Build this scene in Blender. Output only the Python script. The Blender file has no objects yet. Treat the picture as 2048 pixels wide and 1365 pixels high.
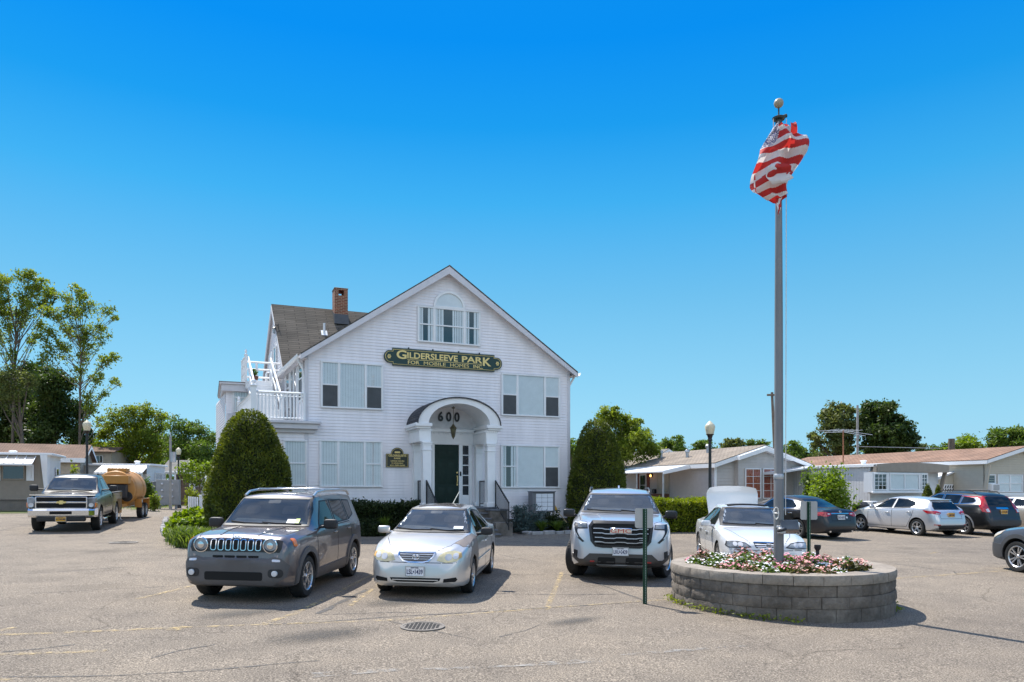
import bpy, bmesh, math, random
from mathutils import Vector as V, Matrix
from mathutils.bvhtree import BVHTree
R = math.radians
sin, cos, pi = math.sin, math.cos, math.pi
rnd = random.Random(7)
S = bpy.context.scene
COL = S.collection
# ---- camera model: focal length in pixels of the 2048 wide photograph, eye height, horizon row
F, HC, YH = 1470.0, 1.836, 977.0
def clamp(x, a, b): return max(a, min(b, x))
def lerp(a, b, t): return a + (b - a) * t
def G(x, y):
    """height of the gently sloping ground"""
    return -.0131 * clamp(x, -35, 30) + .0154 * (clamp(y, -10, 33) - 12)
def ray(px, py): return V(((px - 1024) / F, 1, (YH - py) / F))
def gp(px, py):
    r = ray(px, py); d = 20.
    for i in range(60):
        d = lerp(d, (HC - G(r.x * d, d)) / max(-r.z, 1e-4), .7)
    return V((r.x * d, d, G(r.x * d, d)))
def atd(px, py, d): return V((0, 0, HC)) + ray(px, py) * d
def on(x, y, dz=0): return V((x, y, G(x, y) + dz))

class MB:
    """collects shapes, then links them as one mesh object"""
    def __init__(s): s.v = []; s.f = []; s.m = []
    def add(s, vs, fs, m=0, M=None):
        o = len(s.v)
        s.v += [tuple(M @ V(p)) if M is not None else tuple(p) for p in vs]
        s.f += [tuple(i + o for i in f) for f in fs]
        s.m += [m] * len(fs)
        return s
    def box(s, x0, x1, y0, y1, z0, z1, m=0, M=None):
        vs = [(x, y, z) for z in (z0, z1) for y in (y0, y1) for x in (x0, x1)]
        return s.add(vs, [(0, 2, 3, 1), (4, 5, 7, 6), (0, 1, 5, 4), (2, 6, 7, 3), (0, 4, 6, 2), (1, 3, 7, 5)], m, M)
    def bbox(s, x0, x1, y0, y1, z0, z1, b=.01, m=0, M=None):
        """box with chamfered edges"""
        if min(x1 - x0, y1 - y0, z1 - z0) < 2.2 * b: b = min(x1 - x0, y1 - y0, z1 - z0) / 2.5
        bm = bmesh.new(); bmesh.ops.create_cube(bm, size=1)
        for q in bm.verts: q.co = V((lerp(x0, x1, q.co.x + .5), lerp(y0, y1, q.co.y + .5), lerp(z0, z1, q.co.z + .5)))
        bmesh.ops.bevel(bm, geom=bm.edges[:], offset=b, segments=1, affect='EDGES', profile=.5)
        return s.bm(bm, m, M)
    def bm(s, b, m=0, M=None):
        b.verts.index_update()
        s.add([q.co.copy() for q in b.verts], [[q.index for q in f.verts] for f in b.faces], m, M); b.free(); return s
    def tube(s, pts, r, n=8, m=0, M=None, caps=True):
        pts = [V(p) for p in pts]; k = len(pts)
        rs = r if isinstance(r, (list, tuple)) else [r] * k
        vs = []; fs = []; ref = None
        for i, p in enumerate(pts):
            t = (pts[min(i + 1, k - 1)] - pts[max(i - 1, 0)])
            t = t.normalized() if t.length > 1e-9 else V((0, 0, 1))
            if ref is None: ref = V((0, 0, 1)) if abs(t.z) < .9 else V((1, 0, 0))
            a = t.cross(ref)
            if a.length < 1e-4: a = t.orthogonal()
            a.normalize(); b = a.cross(t).normalized(); ref = b if abs(t.dot(b)) < .5 else ref
            for j in range(n):
                an = 2 * pi * j / n
                vs.append(p + (a * cos(an) + b * sin(an)) * rs[i])
        for i in range(k - 1):
            for j in range(n):
                j2 = (j + 1) % n
                fs.append((i * n + j, i * n + j2, (i + 1) * n + j2, (i + 1) * n + j))
        if caps: fs += [tuple(range(n))[::-1], tuple((k - 1) * n + j for j in range(n))]
        return s.add(vs, fs, m, M)
    def cyl(s, p0, p1, r0, r1=None, n=16, m=0, M=None): return s.tube([p0, p1], [r0, r0 if r1 is None else r1], n, m, M)
    def lathe(s, prof, n=24, m=0, M=None, a0=0, a1=2 * pi):
        """prof: (radius, height) pairs turned round z"""
        full = abs(a1 - a0 - 2 * pi) < 1e-6; k = n if full else n + 1
        vs = [(r * cos(a0 + (a1 - a0) * j / n), r * sin(a0 + (a1 - a0) * j / n), z) for r, z in prof for j in range(k)]
        fs = []
        for i in range(len(prof) - 1):
            for j in range(n):
                j2 = (j + 1) % k
                q = [i * k + j, i * k + j2, (i + 1) * k + j2, (i + 1) * k + j]
                if prof[i][0] < 1e-6: q = [q[0], q[2], q[3]]
                elif prof[i + 1][0] < 1e-6: q = q[:3]
                fs.append(tuple(q))
        return s.add(vs, fs, m, M)
    def prism(s, poly, y0, y1, m=0, M=None):
        """poly of (x, z) pushed from y0 to y1"""
        n = len(poly)
        vs = [(x, y0, z) for x, z in poly] + [(x, y1, z) for x, z in poly]
        fs = [tuple(range(n)), tuple(range(2 * n - 1, n - 1, -1))] + [(i, i + n, (i + 1) % n + n, (i + 1) % n) for i in range(n)]
        return s.add(vs, fs, m, M)
    def sup(s, c, size, e=.5, nu=20, nv=12, m=0, M=None):
        """rounded box (superellipsoid)"""
        def p(w, x): return math.copysign(abs(w) ** x, w)
        vs = []; fs = []
        for i in range(nv + 1):
            a = -pi / 2 + pi * i / nv
            for j in range(nu):
                b = 2 * pi * j / nu
                vs.append((c[0] + size[0] / 2 * p(cos(a), e) * p(cos(b), e), c[1] + size[1] / 2 * p(cos(a), e) * p(sin(b), e), c[2] + size[2] / 2 * p(sin(a), e)))
        for i in range(nv):
            for j in range(nu):
                j2 = (j + 1) % nu
                fs.append((i * nu + j, i * nu + j2, (i + 1) * nu + j2, (i + 1) * nu + j))
        return s.add(vs, fs, m, M)
    def pane(s, x0, x1, y, z0, z1, m=0): return s.add([(x0, y, z0), (x1, y, z0), (x1, y, z1), (x0, y, z1)], [(0, 1, 2, 3)], m)
    def text(s, key, M, m=0):
        vs, fs = TXT[key]; return s.add(vs, fs, m, M)
    def mesh(s, name, mats, ang=40, recalc=True, smooth=True):
        me = bpy.data.meshes.new(name); me.from_pydata(s.v, [], s.f)
        for q in (mats if isinstance(mats, (list, tuple)) else [mats]): me.materials.append(q)
        if len(me.materials) > 1 and len(s.m) == len(me.polygons): me.polygons.foreach_set('material_index', s.m)
        if recalc:
            b = bmesh.new(); b.from_mesh(me); bmesh.ops.recalc_face_normals(b, faces=b.faces); b.to_mesh(me); b.free()
        if smooth:
            me.polygons.foreach_set('use_smooth', [True] * len(me.polygons)); me.set_sharp_from_angle(angle=R(ang))
        me.update(); return me
    def build(s, name, mats, parent=None, ang=40, recalc=True, smooth=True, label=None):
        o = bpy.data.objects.new(name, s.mesh(name, mats, ang, recalc, smooth))
        COL.objects.link(o)
        if parent is not None: o.parent = parent
        if label: o['label'] = label
        return o
def link(name, me, parent=None):
    o = bpy.data.objects.new(name, me); COL.objects.link(o)
    if parent is not None: o.parent = parent
    return o
def tag(o, label, cat=None, group=None, kind=None):
    if label: o['label'] = label
    if cat: o['category'] = cat
    if group: o['group'] = group
    if kind: o['kind'] = kind
    return o
def thing(name, loc, label, cat, rz=0, group=None, rot=None):
    o = bpy.data.objects.new(name, None); COL.objects.link(o); o.empty_display_size = .2
    if rot is not None: o.matrix_world = Matrix.Translation(V(loc)) @ rot.to_4x4()
    else: o.location = loc; o.rotation_euler = (0, 0, rz)
    return tag(o, label, cat, group)
def copy_tree(o, parent=None):
    c = o.copy(); COL.objects.link(c); c.parent = parent
    for ch in [q for q in KIDS(o)]: copy_tree(ch, c)
    return c
def KIDS(o): return list(o.children)
def T(x, y, z): return Matrix.Translation((x, y, z))
def RX(a): return Matrix.Rotation(a, 4, 'X')
def RY(a): return Matrix.Rotation(a, 4, 'Y')
def RZ(a): return Matrix.Rotation(a, 4, 'Z')
def SC(x, y, z): return Matrix.Diagonal((x, y, z, 1))
# ---- lettering, made first while the scene is empty
TXT = {}
def mktext(key, body, off=0.0, ext=0.004, space=1.0, shear=0):
    c = bpy.data.curves.new('t', 'FONT'); c.body = body; c.size = 1; c.offset = off; c.extrude = ext; c.space_character = space; c.shear = shear
    c.align_x = 'CENTER'; c.resolution_u = 4
    o = bpy.data.objects.new('t', c); COL.objects.link(o)
    me = bpy.data.meshes.new_from_object(o.evaluated_get(bpy.context.evaluated_depsgraph_get()))
    vs = [q.co.copy() for q in me.vertices]; fs = [tuple(p.vertices) for p in me.polygons]
    xs = [q.x for q in vs]; ys = [q.y for q in vs]
    w = max(xs) - min(xs); h = max(ys) - min(ys); cx = (max(xs) + min(xs)) / 2; cy = (max(ys) + min(ys)) / 2
    # normalised: width 1, height 1, centred, standing up in the x-z plane, facing -y
    TXT[key] = ([V(((q.x - cx) / w, -q.z, (q.y - cy) / h)) for q in vs], fs)
    bpy.data.objects.remove(o); bpy.data.curves.remove(c); bpy.data.meshes.remove(me)
for k, b, of in [('gilder', 'ILDERSLEEVE', .022), ('G', 'G', .022), ('par', 'PAR', .022), ('K', 'K', .022), ('park', 'PARK', .02), ('gilder2', 'GILDERSLEEVE', .02),
               ('for', 'FOR', .008), ('mobile', 'MOBILE', 0), ('homes', 'HOMES', 0), ('inc', 'INC.', .008), ('600', '6 0 0', .03), ('office', 'OFFICE HOURS', .01), ('appt', 'BY APPOINTMENT', .01), ('tel', '631-588-0600', .01),
               ('LSL', 'LSL•1439', .012), ('LRU', 'LRU•2429', .012), ('NY', 'NEW YORK', .01), ('jeep', 'Jeep', .03), ('GMC', 'GMC', 0), ('AT4', 'AT4', .03), ('plateA', 'HJX•8146', .012), ('plateB', '61746•MJ', .012), ('plateC', 'KCR•2075', .012), ('plateD', 'GXE•5318', .012), ('H', 'H', .05)]:
    mktext(k, b, of, .02)

# ---- materials
def newmat(name):
    m = bpy.data.materials.new(name); m.use_nodes = True
    nt = m.node_tree; nt.nodes.clear()
    return m, nt, nt.nodes.new('ShaderNodeOutputMaterial')
def N(nt, kind, **kw):
    n = nt.nodes.new('ShaderNode' + kind)
    for k, v in kw.items():
        if k in n.inputs: n.inputs[k].default_value = v
        else: setattr(n, k, v)
    return n
def c4(c): return (c[0], c[1], c[2], 1)
def ramp(nt, fac, stops):
    r = N(nt, 'ValToRGB'); e = r.color_ramp.elements
    while len(e) < len(stops): e.new(.5)
    for q, (p, c) in zip(e, stops): q.position = p; q.color = c4(c) if len(c) == 3 else c
    nt.links.new(fac, r.inputs['Fac']); return r.outputs['Color']
def PM(name, col, rough=.5, metal=0, coat=0, var=.12, scale=4, bump=0, bscale=60, spec=.5, col2=None, sheen=0, stretch=None, detail=4):
    """principled paint with a little blotchy variation and optional bump"""
    m, nt, out = newmat(name); L = nt.links.new
    p = N(nt, 'BsdfPrincipled', Roughness=rough, Metallic=metal)
    p.inputs['Coat Weight'].default_value = coat; p.inputs['Coat Roughness'].default_value = .04
    p.inputs['Specular IOR Level'].default_value = spec
    tc = N(nt, 'TexCoord'); src = tc.outputs['Object']
    if stretch:
        mp = N(nt, 'Mapping'); mp.inputs['Scale'].default_value = stretch; L(src, mp.inputs['Vector']); src = mp.outputs['Vector']
    no = N(nt, 'TexNoise', Scale=scale, Detail=detail, Roughness=.6); L(src, no.inputs['Vector'])
    a = tuple(x * (1 - var) for x in col); b = tuple(min(1, x * (1 + var)) for x in (col2 or col))
    L(ramp(nt, no.outputs['Fac'], [(.3, a), (.7, b)]), p.inputs['Base Color'])
    if bump:
        n2 = N(nt, 'TexNoise', Scale=bscale, Detail=3); L(src, n2.inputs['Vector'])
        bp = N(nt, 'Bump', Strength=bump, Distance=.01); L(n2.outputs['Fac'], bp.inputs['Height']); L(bp.outputs['Normal'], p.inputs['Normal'])
    L(p.outputs['BSDF'], out.inputs['Surface']); return m
def leafmat(name, cols, scale=1.2, trans=.35, rough=.55):
    """foliage: clumpy colour, some light let through"""
    m, nt, out = newmat(name); L = nt.links.new
    tc = N(nt, 'TexCoord'); no = N(nt, 'TexNoise', Scale=scale, Detail=5, Roughness=.7); L(tc.outputs['Object'], no.inputs['Vector'])
    k = len(cols); c = ramp(nt, no.outputs['Fac'], [(lerp(.32, .68, i / (k - 1)), q) for i, q in enumerate(cols)])
    p = N(nt, 'BsdfPrincipled', Roughness=rough); p.inputs['Specular IOR Level'].default_value = .35
    t = N(nt, 'BsdfTranslucent'); mx = N(nt, 'MixShader', Fac=trans)
    hs = N(nt, 'HueSaturation', Value=1.5, Saturation=1.1); L(c, hs.inputs['Color']); L(hs.outputs['Color'], t.inputs['Color'])
    L(c, p.inputs['Base Color']); L(p.outputs['BSDF'], mx.inputs[1]); L(t.outputs['BSDF'], mx.inputs[2]); L(mx.outputs['Shader'], out.inputs['Surface'])
    return m
def glassmat(name, col=(.02, .025, .03), clear=0.0, rough=.02, tint=(.93, .96, .97), ior=1.5):
    """window glass: mirror reflection by angle over a dark or see-through body"""
    m, nt, out = newmat(name); L = nt.links.new
    p = N(nt, 'BsdfPrincipled', Roughness=rough); p.inputs['IOR'].default_value = ior; p.inputs['Specular IOR Level'].default_value = .7
    tc = N(nt, 'TexCoord'); no = N(nt, 'TexNoise', Scale=2.5, Detail=3); L(tc.outputs['Object'], no.inputs['Vector'])
    L(ramp(nt, no.outputs['Fac'], [(.35, tuple(x * .6 for x in col)), (.7, tuple(x * 1.6 for x in col))]), p.inputs['Base Color'])
    if clear > 0:
        t = N(nt, 'BsdfTransparent', Color=c4(tint)); g = N(nt, 'BsdfGlossy', Roughness=rough); lw = N(nt, 'LayerWeight', Blend=.5); pw = N(nt, 'Math', operation='POWER'); L(lw.outputs['Facing'], pw.inputs[0]); pw.inputs[1].default_value = 4; fr = N(nt, 'Math', operation='MULTIPLY_ADD'); L(pw.outputs[0], fr.inputs[0]); fr.inputs[1].default_value = .8; fr.inputs[2].default_value = ((ior - 1) / (ior + 1)) ** 2 * 1.6
        mx = N(nt, 'MixShader'); m1 = N(nt, 'MixShader', Fac=clear)
        L(p.outputs['BSDF'], m1.inputs[1]); L(t.outputs['BSDF'], m1.inputs[2])
        L(fr.outputs[0], mx.inputs['Fac']); L(m1.outputs['Shader'], mx.inputs[1]); L(g.outputs['BSDF'], mx.inputs[2]); L(mx.outputs['Shader'], out.inputs['Surface'])
    else: L(p.outputs['BSDF'], out.inputs['Surface'])
    return m
def emit(name, col, st):
    m, nt, out = newmat(name); e = N(nt, 'Emission', Color=c4(col), Strength=st); nt.links.new(e.outputs['Emission'], out.inputs['Surface']); return m
def shinglemat(name, a, b, sx=.3, sz=.14, c=None):
    """roof shingles: brick pattern along the slope (uses UV in metres)"""
    m, nt, out = newmat(name); L = nt.links.new
    uv = N(nt, 'UVMap', uv_map='UVMap')
    br = N(nt, 'TexBrick', Scale=1); br.inputs['Color1'].default_value = c4(a); br.inputs['Color2'].default_value = c4(b); br.inputs['Mortar'].default_value = c4(tuple(x * .45 for x in a))
    br.inputs['Mortar Size'].default_value = .012; br.inputs['Brick Width'].default_value = sx; br.inputs['Row Height'].default_value = sz; br.inputs['Bias'].default_value = 0
    br.inputs['Mortar Smooth'].default_value = .1
    L(uv.outputs['UV'], br.inputs['Vector'])
    no = N(nt, 'TexNoise', Scale=.8, Detail=6); L(uv.outputs['UV'], no.inputs['Vector'])
    mx = N(nt, 'Mix', data_type='RGBA', blend_type='MULTIPLY'); mx.inputs['Factor'].default_value = .7
    L(br.outputs['Color'], mx.inputs['A']); L(ramp(nt, no.outputs['Fac'], [(.3, (.6, .6, .6)), (.7, (1.25, 1.2, 1.15))]), mx.inputs['B'])
    p = N(nt, 'BsdfPrincipled', Roughness=.95); p.inputs['Specular IOR Level'].default_value = .2
    L(mx.outputs['Result'], p.inputs['Base Color'])
    bp = N(nt, 'Bump', Strength=.6, Distance=.015); L(br.outputs['Fac'], bp.inputs['Height']); bp.invert = True; L(bp.outputs['Normal'], p.inputs['Normal'])
    L(p.outputs['BSDF'], out.inputs['Surface']); return m
def slope_uv(me):
    """UV in metres: u along the horizontal, v up the slope"""
    uv = me.uv_layers.new(name='UVMap')
    for p in me.polygons:
        n = p.normal; h = V((0, 0, 1)).cross(n)
        h = h.normalized() if h.length > 1e-3 else V((1, 0, 0)); t = n.cross(h)
        for li in p.loop_indices:
            co = me.vertices[me.loops[li].vertex_index].co; uv.data[li].uv = (co.dot(h), co.dot(t))
NORM = V((.0131, -.0154, 1)).normalized()
MT = {}
MT['white'] = PM('white_paint', (.80, .80, .80), .45, var=.03)
MT['siding'] = PM('white_siding', (.84, .805, .82), .5, var=.07, scale=1.3, stretch=(2.2, 2.2, .35))
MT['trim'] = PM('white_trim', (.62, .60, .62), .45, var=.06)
MT['screen'] = PM('window_screen', (.055, .06, .065), .5, var=.2, scale=3)
MT['blind'] = PM('white_blinds', (.88, .88, .88), .7, var=.05)
MT['glass'] = glassmat('window_glass', (.03, .04, .05), .93, ior=1.75)
MT['glassdark'] = glassmat('dark_window_glass', (.025, .03, .035), 0, ior=1.6)
MT['carglass'] = glassmat('car_glass', (.010, .013, .015), 0, ior=1.33)
MT['green'] = PM('dark_green_paint', (.004, .020, .015), .6, var=.15, spec=.3)
MT['greenboard'] = PM('sign_green', (.004, .034, .030), .4, var=.1)
MT['gold'] = PM('gold_leaf', (.80, .62, .24), .4, metal=.1, var=.08)
MT['black'] = PM('black_paint', (.012, .012, .013), .4, var=.2)
MT['blackmatt'] = PM('black_plastic', (.018, .018, .02), .6, var=.25)
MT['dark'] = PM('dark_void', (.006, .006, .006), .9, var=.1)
MT['rubber'] = PM('tyre_rubber', (.014, .014, .014), .8, var=.3, scale=12)
MT['chrome'] = PM('chrome', (.75, .76, .78), .12, metal=1, var=.03)
MT['alloy'] = PM('alloy', (.55, .56, .58), .28, metal=.85, var=.05)
MT['steel'] = PM('galvanised_steel', (.42, .43, .44), .45, metal=.6, var=.15)
MT['wsglass'] = glassmat('windscreen_glass', (.02, .028, .034), .72, ior=1.55)
MT['cabin'] = PM('cabin_gloom', (.016, .02, .023), .9, var=.4, scale=3)
MT['seat'] = PM('seat_grey', (.045, .047, .05), .9, var=.2)
MT['dash'] = PM('dashboard_grey', (.085, .09, .085), .8, var=.3, scale=5)
MT['lampglass'] = glassmat('headlamp_glass', (.22, .24, .26), 0, rough=.08)
MT['platewhite'] = PM('plate_white', (.72, .74, .78), .4, var=.03)
MT['plategold'] = PM('plate_gold', (.65, .33, .02), .4, var=.05)
MT['navy'] = PM('plate_ink', (.01, .015, .09), .5, var=.05)
MT['orange'] = PM('amber_lens', (.85, .20, .01), .2, coat=1, var=.05)
MT['red'] = PM('red_lens', (.42, .008, .01), .15, coat=1, var=.1)
MT['clearlens'] = PM('clear_lens', (.6, .6, .62), .15, coat=1, var=.1)
# ================= VEHICLES =================
def pch(tab):
    xs = [t[0] for t in tab]; ys = [t[1] for t in tab]; n = len(xs)
    h = [xs[i + 1] - xs[i] for i in range(n - 1)]; d = [(ys[i + 1] - ys[i]) / h[i] for i in range(n - 1)]
    m = [d[0]] + [0 if d[i - 1] * d[i] <= 0 else 2 * d[i - 1] * d[i] / (d[i - 1] + d[i]) for i in range(1, n - 1)] + [d[-1]]
    def f(x):
        if x <= xs[0]: return ys[0]
        if x >= xs[-1]: return ys[-1]
        i = max(k for k in range(n - 1) if xs[k] <= x); t = (x - xs[i]) / h[i]
        return (2*t**3 - 3*t*t + 1) * ys[i] + (t**3 - 2*t*t + t) * h[i] * m[i] + (-2*t**3 + 3*t*t) * ys[i + 1] + (t**3 - t*t) * h[i] * m[i + 1]
    return f
NORM = V((.0131, -.0154, 1)).normalized()
class Car:
    """root at mid length on the ground; local x = the car's left, y = towards its tail, z up; s is measured back from the nose"""
    def __init__(c, name, label, cat, sp, X, Y, h, paint, clad=None, clad_rows=0, group=None):
        c.sp = sp; c.L = sp['L']; c.paint = paint
        px, py = X - sin(h) * c.L / 2, Y + cos(h) * c.L / 2
        ex = V((cos(h), sin(h), 0)); ex = (ex - NORM * ex.dot(NORM)).normalized(); ey = NORM.cross(ex)
        rot = Matrix((ex, ey, NORM)).transposed()
        c.root = thing(name, on(px, py), label, cat, group=group, rot=rot)
        fs = {k: pch(sp[k]) for k in ('top', 'bot', 'w', 'belt', 'rw')}; c.fs = fs
        st = sorted(set([round(c.L * i / 64, 4) for i in range(65)] + [round(p, 4) for p, _ in sp['top']] + [.02, .05, .08, c.L - .02, c.L - .05]))
        rows = []
        for s in st:
            zb, zt, zs, w, rw = (fs[k](s) for k in ('bot', 'top', 'belt', 'w', 'rw'))
            zs = min(zs, zt - .012); cb = clamp((zt - zs) / .4, 0, 1); cr = sp.get('crown', .03)
            H = zs - zb; tb = sp.get('tumble', .02)
            p = [(0, zb), (.5 * w, zb), (.82 * w, zb), (w * .94, zb + .03), (w * .975, zb + .12 * H), (w * .99, zb + .28 * H), (w, zb + .46 * H), (w, zb + .62 * H), (w * (1 - tb * .4), zb + .8 * H), (w * (1 - tb), zb + .92 * H), (w * (1 - tb * 2.2), zs)]
            x0 = w * (1 - tb * 2.6); ze = zt - .012 - .06 * cb
            for t in (.06, .35, .65, .92, 1): p.append((lerp(x0, rw, t), lerp(zs + .006, ze, t)))
            p += [(rw * .965, lerp(ze, zt, .55)), (rw * .9, lerp(ze, zt, .85)), (rw * .72, zt), (rw * .4, zt + cr * .7), (0, zt + cr)]
            rows.append([(x, s - c.L / 2, z) for x, z in p])
        k = len(rows[0]); n2 = 2 * k - 2
        vs = []; fc = []; mi = []
        for r in rows: vs += r + [(-x, y, z) for x, y, z in r[-2:0:-1]]
        for i in range(len(rows) - 1):
            for j in range(n2):
                j2 = (j + 1) % n2
                fc.append((i * n2 + j, i * n2 + j2, (i + 1) * n2 + j2, (i + 1) * n2 + j))
                row = j if j < k - 1 else n2 - 1 - j
                mi.append(1 if row < clad_rows else 0)
        fc += [tuple(range(n2)), tuple((len(rows) - 1) * n2 + j for j in range(n2))[::-1]]; mi += [0, 0]
        mb = MB(); mb.v = vs; mb.f = fc; mb.m = mi
        me = mb.mesh('body', [paint, clad or MT['blackmatt'], MT['dark']], 180)
        b = bmesh.new(); b.from_mesh(me); c.bvh = BVHTree.FromBMesh(b); b.free()
        # wheel arches cut out of the shell
        ct = MB()
        for ax in sp['axles']:
            for sg in (-1, 1):
                w = fs['w'](ax); ra = sp['r'] + sp.get('gap', .055)
                ct.cyl((sg * (w - .36), ax - c.L / 2, sp['r'] + .01), (sg * (w + .3), ax - c.L / 2, sp['r'] + .01), ra, ra, 40, 0)
        cm = ct.mesh('cut', [MT['dark']]); co = link('cut', cm)
        c.body = link('body', me, c.root)
        md = c.body.modifiers.new('b', 'BOOLEAN'); md.object = co; md.operation = 'DIFFERENCE'; md.solver = 'EXACT'; md.material_mode = 'TRANSFER'
        # evaluated at the origin so that shell and cutter share a frame
        c.body.parent = None
        ev = bpy.data.meshes.new_from_object(c.body.evaluated_get(bpy.context.evaluated_depsgraph_get()))
        c.body.modifiers.clear(); c.body.parent = c.root; c.body.data = ev; ev.name = 'body'
        ev.polygons.foreach_set('use_smooth', [True] * len(ev.polygons)); ev.set_sharp_from_angle(angle=R(32))
        bpy.data.objects.remove(co)
    def hit(c, ax, a, b):
        Lh = c.L / 2
        o, d = {'L': ((4, a - Lh, b), (-1, 0, 0)), 'R': ((-4, a - Lh, b), (1, 0, 0)), 'F': ((a, -9, b), (0, 1, 0)), 'B': ((a, 9, b), (0, -1, 0)), 'T': ((a, b - Lh, 6), (0, 0, -1))}[ax]
        d = V(d); l, n, i, _ = c.bvh.ray_cast(V(o), d)
        if l is None:
            l, n, i, _ = c.bvh.find_nearest(V(o) + d * (4 if ax in 'LR' else 9 - Lh if ax in 'FB' else 5))
        if n.dot(d) > 0: n = -n
        return l, n
    def patch(c, name, polys, ax, mats, off=.004, res=.07, skirt=.012, parent=None, label=None, mi=None, extra=None):
        """lays flat outlines onto the shell, a little proud of it"""
        if not isinstance(polys[0][0], (tuple, list)): polys = [polys]
        mb = MB()
        for q, poly in enumerate(polys):
            bm = bmesh.new(); f = bm.faces.new([bm.verts.new((x, y, 0)) for x, y in poly])
            bmesh.ops.triangulate(bm, faces=[f])
            for axis in (0, 1):
                lo = min(p[axis] for p in poly); hi = max(p[axis] for p in poly); n = int((hi - lo) / res)
                for i in range(1, n + 1):
                    co = [0, 0, 0]; no = [0, 0, 0]; co[axis] = lo + (hi - lo) * i / (n + 1); no[axis] = 1
                    bmesh.ops.bisect_plane(bm, geom=bm.verts[:] + bm.edges[:] + bm.faces[:], plane_co=co, plane_no=no)
            bm.verts.index_update(); low = {}
            for e in bm.edges: pass
            hits = {v.index: c.hit(ax, v.co.x, v.co.y) for v in bm.verts}
            bd = [e for e in bm.edges if e.is_boundary]
            fl = [[v.index for v in f.verts] for f in bm.faces]
            vs = [hits[i][0] + hits[i][1] * off for i in range(len(bm.verts))]
            # face the way the ray came from
            dr = {'L': V((1, 0, 0)), 'R': V((-1, 0, 0)), 'F': V((0, -1, 0)), 'B': V((0, 1, 0)), 'T': V((0, 0, 1))}[ax]
            for f in fl:
                nn = (vs[f[1]] - vs[f[0]]).cross(vs[f[2]] - vs[f[0]])
                if nn.dot(dr) < 0: f.reverse()
            for e in bd:
                a, b = e.verts[0].index, e.verts[1].index
                for i in (a, b):
                    if i not in low: low[i] = len(vs); vs.append(hits[i][0] - hits[i][1] * skirt)
                fl.append([a, b, low[b], low[a]])
            bm.free(); mb.add(vs, fl, (mi[q] if mi else 0))
        if extra: extra(mb)
        return mb.build(name, mats, parent or c.root, 35, recalc=False, label=label)
    def ribbon(c, pts, w, closed=False):
        """outline polygons of a stripe of width w along 2D points"""
        out = []; n = len(pts)
        P = [V((p[0], p[1])) for p in pts]
        off = []
        for i in range(n):
            a = P[i - 1] if (i > 0 or closed) else P[i]; b = P[(i + 1) % n] if (i < n - 1 or closed) else P[i]
            t1 = (P[i] - a); t2 = (b - P[i]); t = (t1.normalized() if t1.length else V((0, 0))) + (t2.normalized() if t2.length else V((0, 0)))
            t = t.normalized() if t.length else V((1, 0)); nn = V((-t.y, t.x))
            k = 1
            if t1.length and t2.length: k = 1 / max(.4, abs(nn.dot(V((-t1.y, t1.x)).normalized())))
            off.append(nn * w / 2 * k)
        for i in range(n if closed else n - 1):
            j = (i + 1) % n
            out.append([tuple(P[i] + off[i]), tuple(P[j] + off[j]), tuple(P[j] - off[j]), tuple(P[i] - off[i])])
        return out
    def both(c, name, polys, mats, **k):
        return [c.patch(name, polys, ax, mats, **k) for ax in 'LR']
    def sides(c, glass, doors, handles, frame=None, fw=.022, gm=None):
        for ax in 'LR':
            for g in glass:
                o = c.patch('side_window', g, ax, gm or MT['carglass'], off=.003)
                c.patch('window_trim', c.ribbon(g, fw, True), ax, frame or MT['blackmatt'], off=.006, parent=o)
            for d, (hs, hz) in zip(doors, handles):
                o = c.patch('door', c.ribbon(d, .013, True), ax, MT['dark'], off=.0015, skirt=.004)
                l, n = c.hit(ax, hs, hz); sg = 1 if ax == 'L' else -1
                mb = MB().sup((l.x + sg * .03, l.y, l.z), (.03, .19, .028), .5, 12, 8).box(min(l.x - sg * .01, l.x + sg * .03), max(l.x - sg * .01, l.x + sg * .03), l.y - .09, l.y - .06, l.z - .012, l.z + .012).box(min(l.x - sg * .01, l.x + sg * .03), max(l.x - sg * .01, l.x + sg * .03), l.y + .06, l.y + .09, l.z - .012, l.z + .012)
                mb.build('handle', c.sp.get('handle', c.paint), o)
    def wheels(c, rim, steer=0, tw=.22, kind='five', rr=.66):
        r = c.sp['r']; tm, rm = wheel_meshes(r, tw, rim, kind, rr)
        for i, ax in enumerate(c.sp['axles']):
            for sg in (1, -1):
                e = bpy.data.objects.new('wheel', None); COL.objects.link(e); e.parent = c.root; e.empty_display_size = .1
                e.location = (sg * (c.fs['w'](ax) - tw / 2 - .012), ax - c.L / 2, r)
                e.rotation_euler = (0, 0, (0 if sg > 0 else pi) + (steer if i == 0 else 0))
                link('tyre', tm, e); link('rim', rm, e)
    def mirror(c, s, z, size=(.2, .11, .16), mats=None, reach=.1, lens=True):
        out = []
        for i, ax in enumerate('LR'):
            sg = 1 if ax == 'L' else -1; l, n = c.hit(ax, s, z - .05)
            x = c.fs['w'](s) + reach; y = s - c.L / 2
            mb = MB().sup((sg * x, y, z), size, .45, 20, 12).tube([(l.x - sg * .03, y, z - .06), (sg * (x - size[0] * .3), y + .01, z - .04)], .025, 8)
            m = mats[i] if isinstance(mats, (list, tuple)) else mats
            out.append(mb.build('mirror', m or c.paint, c.root))
        return out
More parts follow.
